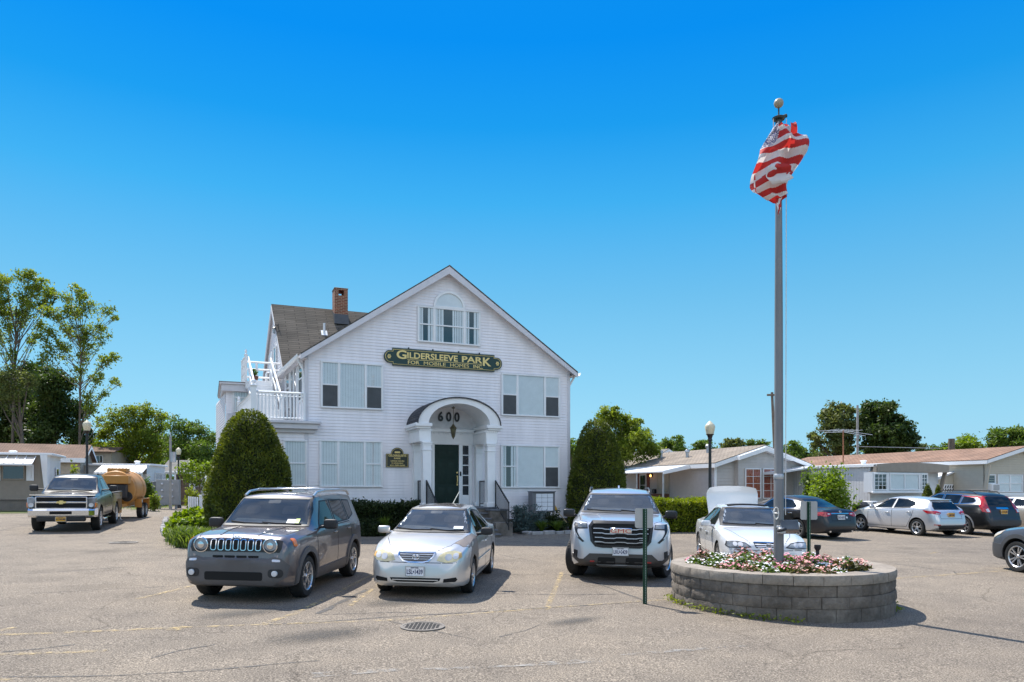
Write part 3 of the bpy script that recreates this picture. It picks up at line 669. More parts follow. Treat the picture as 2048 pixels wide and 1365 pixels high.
# the raised boot lid
lid = MB(); nx, nz = 16, 10
for k, th in ((0, 0), (1, -.03)):
    for j in range(nz + 1):
        t = j / nz; z = lerp(1.02, 1.86, t); y = 4.06 + .16 * t - .28 * max(0, t - .8) ** 1.2 * 2 + th * -1
        for i in range(nx + 1):
            u = i / nx * 2 - 1; wv = lerp(.60, .66, min(1, t * 1.6)) * (1 - .10 * max(0, t - .85) / .15)
            lid.v.append((u * wv, y + .07 * u * u + y0, z - .06 * abs(u) ** 3 * t))
m1 = (nx + 1) * (nz + 1)
for j in range(nz):
    for i in range(nx):
        a = j * (nx + 1) + i; q = (a, a + 1, a + nx + 2, a + nx + 1)
        lid.f += [q, tuple(x + m1 for x in q[::-1])]
rim = [i for i in range(nx + 1)] + [j * (nx + 1) + nx for j in range(1, nz + 1)] + [nz * (nx + 1) + i for i in range(nx - 1, -1, -1)] + [j * (nx + 1) for j in range(nz - 1, 0, -1)]
for a, b in zip(rim, rim[1:] + rim[:1]): lid.f.append((a, a + m1, b + m1, b))
lid.m = [0] * len(lid.f)
o = lid.build('boot_lid', P_acc, c.root, 50)
o.location.x = .06
c.wheels(MT['alloy'], 0, .2, 'five', .62)

def rear_plate(c, z, mat, key, x=0): return c.plate(False, z, mat, key, ny=False, x=x)
# ---------- dark blue sedan seen from behind
P_alt = carpaint('midnight_blue_paint', (.016, .015, .018), 0, .35, coat=.4)
SP = dict(L=4.88, r=.335, axles=(.97, 3.745), gap=.05, crown=.03, handle=MT['chrome'], tumble=.022,
    top=[(0, .52), (.05, .70), (.15, .78), (.4, .86), (1.2, 1.02), (1.25, 1.04), (2.05, 1.38), (2.4, 1.45), (2.9, 1.465), (3.3, 1.42), (3.7, 1.28), (4.22, 1.07), (4.35, 1.05), (4.66, 1.03), (4.74, .96), (4.80, .80), (4.84, .68), (4.88, .55)],
    bot=[(0, .26), (.1, .20), (.4, .18), (4.4, .2), (4.8, .27), (4.88, .36)],
    w=[(0, .60), (.05, .72), (.2, .83), (.5, .89), (.9, .915), (4.0, .915), (4.4, .88), (4.68, .80), (4.82, .72), (4.88, .62)],
    belt=[(0, .45), (.2, .70), (.5, .80), (1.3, .92), (2.2, .95), (3.6, 1.0), (4.3, .99), (4.7, .92), (4.88, .5)],
    rw=[(0, .5), (.2, .66), (1.2, .75), (2.05, .60), (2.9, .58), (3.6, .57), (4.22, .62), (4.7, .66), (4.88, .6)])
c = Car('parked_sedan', 'dark blue sedan seen from behind, red tail lights, beside the leafy bush', 'car', SP, 9.475, 29.77, -2.75, P_alt)
RW = [(-.60, 1.09), (.60, 1.09), (.50, 1.37), (-.50, 1.37)]
def rear_glass(c, RW):
    o = c.patch('rear_window', RW, 'B', MT['carglass'], off=.004)
    c.patch('window_trim', c.ribbon(RW, .025, True), 'B', MT['blackmatt'], off=.006, parent=o)
rear_glass(c, RW); front_glass(c, [(-.72, 1.06), (.72, 1.06), (.56, 1.36), (-.56, 1.36)])
tl = [(.40, .92), (.62, .955), (.80, .94), (.84, .86), (.72, .80), (.58, .80), (.42, .86)]
for q in (tl, mir(tl)):
    sg = 1 if q is tl else -1
    o = c.patch('tail_light', q, 'B', MT['red'], off=.012, res=.04)
    c.patch('reverse_lens', [(sg * x, z) for x, z in ((.44, .90), (.56, .915), (.56, .87), (.46, .875))], 'B', MT['clearlens'], off=.016, parent=o)
    c.patch('tail_light', [(3.745 + x, z) for x, z in ((.75, .90), (.92, .95), (1.02, .93), (.98, .83), (.85, .82))], 'L' if sg > 0 else 'R', MT['red'], off=.012, res=.04)
c.patch('boot_trim', c.ribbon([(-.40, .905), (.40, .905)], .03), 'B', MT['chrome'], off=.012)
l, n = c.hit('B', 0, .95); MB().tube([(x, l.y + .02, z) for x, z in circ(0, .965, .045, .04, 20)] + [(.045, l.y + .02, .965)], .007, 6).box(-.05, .05, l.y + .012, l.y + .03, .957, .973).build('emblem', MT['chrome'], c.root)
c.patch('boot_lid', c.ribbon([(-.64, 1.0), (-.40, .92), (-.42, .66), (.42, .66), (.40, .92), (.64, 1.0)], .012), 'B', MT['dark'], off=.001, skirt=.003)
rear_plate(c, .78, MT['platewhite'], 'plateC'); c.patch('sticker', circ(-.27, .77, .035), 'B', MT['platewhite'], off=.008)
c.patch('lower_bumper', [(-.66, .30), (.66, .30), (.72, .38), (-.72, .38)], 'B', MT['blackmatt'], off=.008)
for sx in (-1, 1): MB().cyl((sx * .5, c.L / 2 - .25, .30), (sx * .5, c.L / 2 - .02, .30), .04, .04, 14).build('exhaust_pipe', MT['chrome'], c.root)
def lever(c): return None
c.sides([[(1.75, 1.0), (2.55, 1.01), (2.57, 1.385), (2.35, 1.375), (2.05, 1.26)], [(2.64, 1.01), (3.5, 1.04), (3.62, 1.10), (3.2, 1.33), (2.64, 1.385)]],
        [[(1.46, .32), (2.6, .32), (2.6, .97), (1.46, .93)], [(2.6, .32), (3.3, .34), (3.52, .75), (3.56, 1.0), (2.6, .97)]], [(2.42, .84), (3.4, .87)], frame=MT['chrome'], fw=.018)
c.mirror(1.78, 1.04, (.21, .12, .14), None, .11)
c.wheels(MT['alloy'], 0, .21, 'multi', .68)

# ---------- silver hatchback
P_kia = carpaint('bright_silver_paint', (.58, .585, .60), .45, .28)
SP = dict(L=4.35, r=.32, axles=(.87, 3.57), gap=.05, crown=.03, handle=P_kia, tumble=.022,
    top=[(0, .52), (.05, .66), (.15, .76), (.4, .86), (1.0, 1.0), (1.05, 1.02), (1.9, 1.36), (2.3, 1.44), (2.8, 1.455), (3.4, 1.42), (3.78, 1.36), (3.92, 1.25), (4.12, 1.0), (4.22, .92), (4.29, .75), (4.35, .55)],
    bot=[(0, .26), (.1, .20), (.4, .18), (3.9, .2), (4.3, .3), (4.35, .36)],
    w=[(0, .56), (.05, .68), (.2, .80), (.5, .865), (.87, .89), (3.6, .89), (3.95, .865), (4.2, .80), (4.3, .74), (4.35, .64)],
    belt=[(0, .45), (.2, .68), (.5, .80), (1.1, .92), (2.2, .97), (3.5, 1.05), (4.0, 1.06), (4.2, .88), (4.35, .5)],
    rw=[(0, .45), (.2, .62), (1.0, .73), (1.9, .585), (2.8, .57), (3.7, .56), (3.95, .60), (4.2, .68), (4.35, .6)])
c = Car('parked_hatchback', 'silver hatchback in side view with a gold rear plate, left of the black SUV', 'car', SP, 14.88, 31.38, -2.80, P_kia)
rear_glass(c, [(-.62, 1.02), (.62, 1.02), (.60, 1.14), (.50, 1.27), (-.50, 1.27), (-.60, 1.14)]); front_glass(c, [(-.70, 1.04), (.70, 1.04), (.55, 1.34), (-.55, 1.34)])
l, n = c.hit('B', 0, 1.3); MB().sup((0, 3.80 - c.L / 2, 1.372), (1.06, .22, .04), .5, 16, 8).build('roof_spoiler', P_kia, c.root)
tl = [(.44, .90), (.60, .955), (.84, .96), (.86, .88), (.74, .84), (.52, .84)]
for q in (tl, mir(tl)):
    sg = 1 if q is tl else -1
    o = c.patch('tail_light', q, 'B', MT['red'], off=.012, res=.04)
    c.patch('reverse_lens', [(sg * x, z) for x, z in ((.54, .855), (.70, .86), (.70, .875), (.54, .875))], 'B', MT['clearlens'], off=.016, parent=o)
    c.patch('tail_light', [(3.80, .99), (4.16, .95), (4.18, .86), (4.02, .86), (3.88, .93)], 'L' if sg > 0 else 'R', MT['red'], off=.012, res=.04)
    c.patch('reflector', rrect(min(sg * .58, sg * .78), max(sg * .58, sg * .78), .44, .47, .01), 'B', MT['red'], off=.014)
rear_plate(c, .82, MT['plategold'], 'plateD')
c.patch('lower_bumper', [(-.60, .30), (.60, .30), (.70, .44), (-.70, .44)], 'B', MT['blackmatt'], off=.012)
c.patch('tailgate', c.ribbon([(-.66, 1.0), (-.54, .84), (-.52, .68), (.52, .68), (.54, .84), (.66, 1.0)], .012), 'B', MT['dark'], off=.001, skirt=.003)
c.sides([[(1.50, .985), (2.36, 1.02), (2.38, 1.375), (2.1, 1.355), (1.85, 1.24)], [(2.46, 1.02), (3.2, 1.055), (3.38, 1.15), (3.3, 1.27), (2.9, 1.36), (2.46, 1.38)]],
        [[(1.25, .30), (2.41, .30), (2.41, .98), (1.25, .90)], [(2.41, .30), (3.1, .32), (3.34, .74), (3.42, 1.06), (2.41, .98)]], [(2.2, .84), (3.2, .90)])
c.mirror(1.55, 1.02, (.2, .12, .14), None, .10)
for ax in 'LR': c.patch('headlight', [(.10, .70), (.45, .83), (.62, .84), (.50, .74), (.2, .66)], ax, MT['lampglass'], off=.012, res=.04); c.patch('indicator_lens', [(.42, .80), (.62, .845), (.60, .80), (.5, .765)], ax, MT['orange'], off=.016, res=.04)
c.wheels(MT['alloy'], 0, .2, 'y5', .66)

# ---------- black SUV with tall tail lights
P_crv = carpaint('black_paint_metallic', (.010, .010, .010), 0, .35, coat=.35)
SP = dict(L=4.57, r=.345, axles=(.9, 3.52), gap=.055, crown=.03, handle=P_crv, tumble=.02,
    top=[(0, .58), (.05, .80), (.15, .90), (.4, 1.0), (1.0, 1.12), (1.05, 1.14), (1.8, 1.55), (2.2, 1.64), (2.8, 1.66), (3.6, 1.63), (4.0, 1.57), (4.15, 1.45), (4.33, 1.10), (4.42, 1.0), (4.5, .75), (4.57, .6)],
    bot=[(0, .32), (.1, .26), (.4, .22), (4.1, .24), (4.5, .36), (4.57, .42)],
    w=[(0, .60), (.05, .72), (.2, .83), (.5, .89), (.9, .91), (3.7, .91), (4.1, .88), (4.4, .82), (4.52, .77), (4.57, .68)],
    belt=[(0, .5), (.2, .82), (.5, .92), (1.1, 1.04), (2.2, 1.10), (3.6, 1.16), (4.2, 1.18), (4.4, .96), (4.57, .55)],
    rw=[(0, .5), (.2, .66), (1.0, .77), (1.8, .64), (2.8, .62), (4.0, .60), (4.3, .66), (4.57, .64)])
c = Car('parked_suv', 'black SUV seen from behind with tall red tail lights, right of the silver hatchback', 'car', SP, 17.63, 32.41, -2.88, P_crv, PM('dark_plastic_cladding', (.03, .03, .032), .5), 3)
rear_glass(c, [(-.60, 1.16), (.60, 1.16), (.58, 1.3), (.52, 1.50), (-.52, 1.50), (-.58, 1.3)]); front_glass(c, [(-.74, 1.16), (.74, 1.16), (.60, 1.53), (-.60, 1.53)])
tl = [(.66, 1.50), (.60, 1.50), (.60, 1.25), (.62, .90), (.80, .90), (.82, 1.0), (.74, 1.15)]
for q in (tl, mir(tl)):
    sg = 1 if q is tl else -1
    o = c.patch('tail_light', q, 'B', MT['red'], off=.014, res=.04)
    c.patch('reverse_lens', [(sg * x, z) for x, z in ((.65, .92), (.77, .92), (.77, 1.02), (.65, 1.05))], 'B', MT['clearlens'], off=.018, parent=o)
    c.patch('tail_light', [(4.02, 1.53), (4.10, 1.50), (4.28, 1.15), (4.44, .92), (4.30, .92), (4.14, 1.15)], 'L' if sg > 0 else 'R', MT['red'], off=.012, res=.04)
rear_plate(c, .93, MT['plategold'], 'plateB')
c.patch('tailgate_trim', rrect(-.28, .28, 1.03, 1.09, .02), 'B', MT['chrome'], off=.014)
c.patch('rear_bumper', [(-.72, .42), (.72, .42), (.80, .62), (-.80, .62)], 'B', PM('bumper_plastic', (.03, .03, .033), .5), off=.03)
c.sides([[(1.45, 1.13), (2.32, 1.16), (2.34, 1.55), (2.05, 1.55), (1.75, 1.42)], [(2.42, 1.16), (3.2, 1.19), (3.2, 1.54), (2.42, 1.555)], [(3.28, 1.2), (3.85, 1.24), (3.95, 1.32), (3.7, 1.48), (3.28, 1.535)]],
        [[(1.25, .38), (2.37, .38), (2.37, 1.12), (1.25, 1.04)], [(2.37, .38), (3.05, .40), (3.3, .82), (3.26, 1.16), (2.37, 1.12)]], [(2.18, 1.0), (3.1, 1.04)], frame=MT['chrome'], fw=.02)
for a_ in (.9, 3.52): c.both('wheel_flare', arch(a_, .355, .40, .455), MT['steel'], off=.012, res=.08)
c.mirror(1.5, 1.18, (.22, .13, .16), None, .12)
for sx in (-1, 1):
    x = sx * .58; y0 = -c.L / 2
    MB().tube([(x, y0 + 2.0, 1.61), (x, y0 + 2.1, 1.69), (x, y0 + 2.8, 1.71), (x, y0 + 3.6, 1.69), (x, y0 + 3.75, 1.61)], .018, 8).build('roof_rail', MT['blackmatt'], c.root)
for s_ in (2.4, 3.3): MB().bbox(-.6, .6, s_ - c.L / 2 - .03, s_ - c.L / 2 + .03, 1.715, 1.735, .008).build('cross_bar', MT['blackmatt'], c.root)
c.wheels(MT['alloy'], 0, .225, 'seven', .66)

# ---------- beige sedan at the edge of the view
P_bei = carpaint('champagne_paint', (.50, .44, .36), .4, .3)
SP = dict(L=5.0, r=.36, axles=(1.0, 4.05), gap=.05, crown=.03, handle=MT['chrome'], tumble=.02,
    top=[(0, .60), (.05, .85), (.15, .92), (.4, .98), (1.5, 1.06), (1.55, 1.08), (2.2, 1.42), (2.5, 1.475), (3.0, 1.48), (3.5, 1.42), (4.15, 1.12), (4.25, 1.10), (4.85, 1.08), (4.93, .95), (5.0, .6)],
    bot=[(0, .28), (.1, .22), (.4, .2), (4.6, .22), (5.0, .38)],
    w=[(0, .70), (.05, .80), (.2, .88), (.5, .93), (1, .94), (4.2, .94), (4.7, .90), (4.93, .83), (5.0, .75)],
    belt=[(0, .5), (.2, .85), (.5, .92), (1.5, 1.0), (3, 1.02), (4.3, 1.03), (4.9, 1.0), (5.0, .55)],
    rw=[(0, .6), (.2, .72), (1.5, .80), (2.2, .62), (3.0, .60), (3.5, .59), (4.15, .66), (4.9, .70), (5.0, .65)])
c = Car('parked_sedan', 'beige sedan mostly hidden behind the black SUV with tall tail lights', 'car', SP, 20.9, 33.7, -2.86, P_bei)
rear_glass(c, [(-.64, 1.14), (.64, 1.14), (.54, 1.40), (-.54, 1.40)]); front_glass(c, [(-.78, 1.1), (.78, 1.1), (.6, 1.4), (-.6, 1.4)])
tl = rrect(.66, .84, .72, 1.0, .03)
for q in (tl, mir(tl)): c.patch('tail_light', q, 'B', MT['red'], off=.014, res=.04)
c.sides([[(1.95, 1.06), (2.75, 1.07), (2.76, 1.40), (2.45, 1.39)], [(2.84, 1.07), (3.6, 1.08), (3.7, 1.15), (3.35, 1.37), (2.84, 1.40)]],
        [[(1.6, .35), (2.8, .35), (2.8, 1.02), (1.6, 1.0)], [(2.8, .35), (3.6, .37), (3.82, .8), (3.85, 1.03), (2.8, 1.02)]], [(2.6, .9), (3.6, .92)], frame=MT['chrome'])
rear_plate(c, .85, MT['plategold'], 'plateA')
c.mirror(1.95, 1.1, (.2, .12, .14), None, .1)
c.wheels(MT['blackmatt'], 0, .23, 'five', .66)

# ---------- grey-blue SUV nosing in at the right edge
P_cx = carpaint('blue_grey_paint', (.12, .135, .165), .5, .28)
C_cx = PM('charcoal_cladding', (.05, .052, .056), .5, var=.1)
SP = dict(L=4.55, r=.355, axles=(.93, 3.63), gap=.055, crown=.03, handle=P_cx, tumble=.02,
    top=[(0, .58), (.06, .80), (.2, .90), (.5, .98), (1.3, 1.10), (1.35, 1.12), (2.15, 1.55), (2.6, 1.66), (3.2, 1.67), (3.9, 1.60), (4.2, 1.4), (4.4, 1.05), (4.5, .8), (4.55, .6)],
    bot=[(0, .32), (.1, .26), (.4, .22), (4.1, .24), (4.55, .42)],
    w=[(0, .56), (.06, .72), (.2, .83), (.5, .90), (.93, .92), (3.7, .92), (4.2, .88), (4.55, .7)],
    belt=[(0, .5), (.2, .80), (.5, .90), (1.3, 1.02), (3.6, 1.12), (4.3, 1.1), (4.55, .55)],
    rw=[(0, .45), (.2, .64), (1.3, .77), (2.15, .64), (3.2, .61), (4.0, .60), (4.55, .64)])
c = Car('parked_suv', 'blue-grey SUV with dark cladding, only its nose and front wheel showing at the right edge', 'car', SP, 12.25, 17.85, -2.97, P_cx, C_cx, 4)
front_glass(c, [(-.74, 1.13), (.74, 1.13), (.62, 1.52), (-.62, 1.52)])
hl = [(.44, .80), (.60, .85), (.80, .90), (.86, .86), (.74, .78), (.50, .74)]
for q in (hl, mir(hl)): c.patch('headlight', q, 'F', MT['clearlens'], off=.012, res=.04)
for ax in 'LR': c.patch('headlight_side', [(.16, .76), (.30, .86), (.52, .92), (.45, .84), (.22, .74)], ax, PM('beige_lens', (.55, .47, .36), .2, coat=1), off=.012, res=.04)
c.patch('grille', [(-.42, .84), (.42, .84), (.34, .62), (-.34, .62)], 'F', MT['dark'], off=.012)
for a_ in (.93, 3.63): c.both('wheel_flare', arch(a_, .365, .41, .50), C_cx, off=.016, res=.08)
c.both('bumper_cladding', [(.05, .30), (.45, .28), (.52, .60), (.12, .62)], C_cx, off=.012)
c.sides([[(1.7, 1.12), (2.5, 1.15), (2.5, 1.56), (2.15, 1.53)], [(2.6, 1.15), (3.4, 1.18), (3.4, 1.54), (2.6, 1.56)]],
        [[(1.35, .38), (2.55, .38), (2.55, 1.1), (1.35, 1.04)], [(2.55, .38), (3.2, .4), (3.4, .8), (3.4, 1.12), (2.55, 1.1)]], [(2.35, .98), (3.25, 1.0)])
c.mirror(1.75, 1.15, (.22, .13, .16), None, .12)
c.wheels(MT['alloy'], 0, .225, 'multi', .68)

# ---------- black pickup: cab and bonnet in one shell, load bed behind
P_trk = carpaint('black_brown_paint', (.020, .015, .011), .1, .3, coat=.5)
SP = dict(L=3.45, r=.405, axles=(.97,), gap=.07, crown=.035, handle=P_trk, tumble=.018,
    top=[(0, .95), (.04, 1.12), (.10, 1.18), (.3, 1.22), (1.35, 1.29), (1.40, 1.31), (2.15, 1.80), (2.3, 1.86), (2.6, 1.90), (3.15, 1.90), (3.38, 1.86), (3.45, 1.8)],
    bot=[(0, .62), (.1, .52), (.3, .45), (3.45, .45)],
    w=[(0, .84), (.06, .92), (.2, .98), (.5, 1.0), (1, 1.01), (3.3, 1.01), (3.45, 1.0)],
    belt=[(0, .80), (.1, 1.08), (.3, 1.14), (1.4, 1.2), (3.45, 1.24)],
    rw=[(0, .76), (.1, .82), (.3, .86), (1.35, .88), (2.15, .70), (2.6, .68), (3.45, .68)])
c = Car('pickup_truck', 'black pickup truck with chrome bumper and gold bow-tie badge, towing the orange tank trailer', 'truck', SP, -14.85, 24.23, .353, P_trk)
c.root.location -= Matrix.Rotation(.353, 4, 'Z') @ V((0, 0, 0))
front_glass(c, [(-.78, 1.34), (.78, 1.34), (.72, 1.6), (.66, 1.79), (-.66, 1.79), (-.72, 1.6)])
y0 = -c.L / 2
o = MB().bbox(-.70, .70, y0 - .03, y0 + .06, .80, 1.16, .02).build('grille', MT['dark'], c.root)
MB().bbox(-.72, .72, y0 - .055, y0 + .02, .96, 1.02, .012).build('grille_bar', MT['chrome'], o)
fr = MB()
for x0_, x1_, z0_, z1_ in ((-.74, .74, 1.15, 1.18), (-.74, .74, .775, .81), (-.75, -.71, .80, 1.16), (.71, .75, .80, 1.16)): fr.bbox(x0_, x1_, y0 - .05, y0 + .03, z0_, z1_, .008)
fr.build('grille_surround', MT['chrome'], o)
bt = [(-.15, -.03), (-.12, .03), (-.055, .03), (-.05, .06), (.055, .06), (.06, .03), (.15, .03), (.12, -.03), (.055, -.03), (.05, -.06), (-.055, -.06), (-.06, -.03)]
MB().prism(bt, y0 - .085, y0 - .05, 0, T(0, 0, .99)).build('emblem', MT['gold'], o)
for sx in (-1, 1):
    l = MB().bbox(min(sx * .76, sx * .98), max(sx * .76, sx * .98), y0 - .02, y0 + .35, .82, 1.15, .03).build('headlight', MT['lampglass'], c.root)
    MB().bbox(min(sx * .93, sx * .995), max(sx * .93, sx * .995), y0 + .0, y0 + .36, .82, .99, .02).build('indicator_lens', MT['orange'], l)
    MB().lathe([(.075, 0), (.07, .03), (0, .02)], 18, 0, T(sx * .86, y0 - .015, .9) @ RX(pi / 2)).build('lamp_bowl', MT['clearlens'], l)
bp = MB()
prof = [(-1.01, .30), (-.96, .0), (-.80, -.10), (-.4, -.14), (.4, -.14), (.80, -.10), (.96, .0), (1.01, .30)]
for (a, b), (d_, e_) in zip(prof, prof[1:]):
    for z0_, z1_, k0, k1 in ((.50, .56, .05, 0), (.56, .72, 0, 0), (.72, .78, 0, .05)):
        bp.add([(a, y0 + b + k0, z0_), (d_, y0 + e_ + k0, z0_), (d_, y0 + e_ + k1, z1_), (a, y0 + b + k1, z1_)], [(0, 1, 2, 3)])
    bp.add([(a, y0 + b + .05, .78), (d_, y0 + e_ + .05, .78), (d_, y0 + .4, .78), (a, y0 + .4, .78)], [(0, 1, 2, 3)])
    bp.add([(a, y0 + b + .05, .50), (d_, y0 + e_ + .05, .50), (d_, y0 + .4, .50), (a, y0 + .4, .50)], [(0, 3, 2, 1)])
fb = bp.build('front_bumper', MT['chrome'], c.root, 30)
MB().bbox(-.32, .32, y0 - .152, y0 - .10, .60, .70, .01).build('bumper_intake', MT['dark'], fb)
MB().bbox(-.70, .70, y0 - .09, y0 + .1, .36, .51, .03).build('air_dam', MT['blackmatt'], fb)
c.plate(True, .44, MT['plategold'], 'plateB', y=y0 - .095)
MB().tube([(x, y0 + .05 + .12 * abs(x) ** 2, 1.20) for x in (-.95, -.6, -.2, .2, .6, .95)], .028, 8).build('hood_deflector', MT['black'], c.root)
c.sides([[(2.0, 1.30), (2.95, 1.31), (2.95, 1.77), (2.42, 1.76)]], [[(1.75, .55), (3.0, .55), (3.0, 1.27), (1.75, 1.22)]], [(2.85, 1.1)])
c.mirror(1.95, 1.42, (.26, .14, .22), MT['blackmatt'], .22)
c.wiper([[(.02, 1.35), (-.35, 1.355), (-.70, 1.38)], [(.65, 1.35), (.3, 1.35), (.02, 1.37)]])
bed = MB(); b0, b1 = 3.50 + y0, 5.70 + y0
for sg in (-1, 1):
    sd_ = [(b0, 1.22), (b1, 1.22), (b1, .55)] + [(p[0] + y0, p[1]) for p in circ(4.40, .42, .475, .475, 18, 0, pi)] + [(b0, .55)]
    M = RZ(pi / 2)
    # side panel with wheel opening
    n_ = len(sd_); xa, xb = sg * 1.0, sg * .92
    vs = [(xa, p[0], p[1]) for p in sd_] + [(xb, p[0], p[1]) for p in sd_]
    bm = bmesh.new(); f_ = bm.faces.new([bm.verts.new(v) for v in vs[:n_]]); r_ = bmesh.ops.extrude_face_region(bm, geom=[f_])
    for v_ in r_['geom']:
        if isinstance(v_, bmesh.types.BMVert): v_.co.x = xb
    bmesh.ops.triangulate(bm, faces=[q for q in bm.faces if len(q.verts) > 4]); bed.bm(bm)
    bed.bbox(min(sg * .88, sg * 1.01), max(sg * .88, sg * 1.01), b0, b1, 1.20, 1.245, .012, 1)
bed.bbox(-.95, .95, b0, b0 + .06, .6, 1.2, .01).bbox(-.95, .95, b1 - .06, b1, .6, 1.2, .01).box(-.9, .9, b0, b1, .58, .64)
bd = bed.build('load_bed', [P_trk, MT['blackmatt']], c.root, 30)
for sg in (-1, 1): MB().bbox(min(sg * .80, sg * .97), max(sg * .80, sg * .97), b1 - .01, b1 + .03, .85, 1.15, .01).build('tail_light', MT['red'], bd)
MB().bbox(-.95, .95, b1, b1 + .16, .55, .68, .03).build('rear_bumper', MT['chrome'], bd)
for sg in (-1, 1): MB().tube([(sg * .9, y0 + 1.7, .40), (sg * .95, y0 + 1.8, .36), (sg * .95, y0 + 3.2, .36), (sg * .9, y0 + 3.3, .40)], .035, 8).build('side_step', MT['chrome'], c.root)
MB().box(-.35, .35, y0 + .6, y0 + 5.5, .42, .6).build('chassis', MT['blackmatt'], c.root)
c.wheels(MT['alloy'], 0, .26, 'five', .6)
tm, rm = wheel_meshes(.405, .26, MT['alloy'], 'five', .6)
for sg in (1, -1):
    e = bpy.data.objects.new('wheel', None); COL.objects.link(e); e.parent = c.root; e.location = (sg * .87, 4.40 + y0, .405); e.rotation_euler = (0, 0, 0 if sg > 0 else pi)
    link('tyre', tm, e); link('rim', rm, e)
MB().box(.995, 1.012, y0 + 2.15, y0 + 2.75, .78, .80).build('door_trim', MT['chrome'], c.root)
TRUCK = c

# ---------- orange tank trailer hitched behind the pickup
P_tank = PM('orange_enamel', (.48, .235, .045), .45, var=.15, scale=3, col2=(.42, .19, .04))
hp = TRUCK.root.matrix_world if False else None
h = .353; bx = -14.42 - sin(h) * 6.0; by = 24.23 + cos(h) * 6.0
ht = .27
ex = V((cos(ht), sin(ht), 0)); ex = (ex - NORM * ex.dot(NORM)).normalized(); ey = NORM.cross(ex)
tr_s = .88; tr = thing('tank_trailer', on(bx, by), 'orange tank trailer on twin axles hitched to the black pickup', 'trailer', rot=Matrix((ex, ey, NORM)).transposed())
tr.scale = (.88, .88, .88); tk = MB().lathe([(0, -.02), (.35, .0), (.70, .06), (.86, .16), (.90, .30), (.90, 2.6), (.86, 2.75), (.6, 2.85), (0, 2.88)], 36, 0, T(0, 1.5, 1.45) @ RX(-pi / 2))
tk.lathe([(.915, .34), (.925, .36), (.925, .42), (.915, .44)], 36, 0, T(0, 1.5, 1.45) @ RX(-pi / 2)).lathe([(.915, 1.9), (.925, 1.92), (.925, 1.98), (.915, 2.0)], 36, 0, T(0, 1.5, 1.45) @ RX(-pi / 2))
tank = tk.build('tank', P_tank, tr, 35)
MB().bbox(-.42, .42, 1.9, 2.7, 2.28, 2.47, .02, 0).build('manway_box', P_tank, tank)
MB().bbox(-.35, .72, .95, 1.62, 1.72, 2.12, .03).build('engine_hood', P_tank, tr)
MB().bbox(-.3, .6, 1.0, 1.5, 1.05, 1.70, .03).cyl((-.1, .95, 1.4), (-.1, 1.02, 1.4), .18, .18, 18).tube([(-.62, 1.1, 1.72), (-.62, 1.1, 2.2)], .035, 8).build('engine', MT['blackmatt'], tr)
MB().lathe([(.24, 0), (.24, .05), (.2, .06), (0, .05)], 24, 0, T(.55, 1.55, 1.1) @ RX(pi / 2)).build('hose_reel', MT['blackmatt'], tr)
MB().bbox(-.5, -.42, .2, 4.3, .62, .76, .01).bbox(.42, .5, .2, 4.3, .62, .76, .01).bbox(-.5, .5, .9, 1.0, .62, .76, .01).bbox(-.5, .5, 2.5, 2.6, .62, .76, .01).bbox(-.5, .5, 4.2, 4.3, .62, .76, .01).tube([(-.46, .3, .69), (0, -.55, .60)], .05, 8).tube([(.46, .3, .69), (0, -.55, .60)], .05, 8).tube([(0, -.4, .62), (0, -.62, .62)], .06, 8).bbox(-.45, .45, .25, .95, .35, .75, .02).build('frame', P_tank, tr)
for sg in (-1, 1):
    MB().bbox(min(sg * .72, sg * 1.04), max(sg * .72, sg * 1.04), 2.35, 4.15, .93, .97, .01).bbox(min(sg * .72, sg * 1.04), max(sg * .72, sg * 1.04), 4.12, 4.16, .45, .95, .01).bbox(min(sg * .72, sg * 1.04), max(sg * .72, sg * 1.04), 2.33, 2.37, .55, .95, .01).build('mudguard', P_tank, tr)
MB().tube([(.35, 1.0, .75), (.37, .95, .4), (.40, .9, .06)], .025, 8).bbox(.33, .47, .83, .97, 0, .05, .01).build('jack_stand', MT['steel'], tr)
tm, rm = wheel_meshes(.37, .24, MT['steel'], 'five', .58)
for yy in (2.82, 3.66):
    for sg in (1, -1):
        e = bpy.data.objects.new('wheel', None); COL.objects.link(e); e.parent = tr; e.location = (sg * .88, yy, .37); e.rotation_euler = (0, 0, 0 if sg > 0 else pi)
        link('tyre', tm, e); link('rim', rm, e)
# ================= THE WHITE HOUSE =================
HA = R(22.5); HP = V((-6.99, 25, 0)); HP.z = G(-3, 25) - .02
HM = Matrix.Translation(HP) @ RZ(HA); HI = HM.inverted()
def fp(px, py, off=0):
    """photo pixel -> (u, z) on the house front, off metres in front of it"""
    o = HI @ V((0, 0, HC)); d = HI.to_3x3() @ ray(px, py)
    t = (-off - o.y) / d.y; p = o + d * t
    return p.x, p.z
def loc_plane_x(px, py, x):
    o = HI @ V((0, 0, HC)); d = HI.to_3x3() @ ray(px, py); t = (x - o.x) / d.x; p = o + d * t; return p.y, p.z
SK = sin(R(3.5))
def hv(u, y, z=0): return (u - y * SK, y, z)
def span(poly, z):
    xs = []
    for (x0, z0), (x1, z1) in zip(poly, poly[1:] + poly[:1]):
        if (z0 <= z < z1) or (z1 <= z < z0): xs.append(x0 + (x1 - x0) * (z - z0) / (z1 - z0))
    return (min(xs), max(xs)) if len(xs) > 1 else None
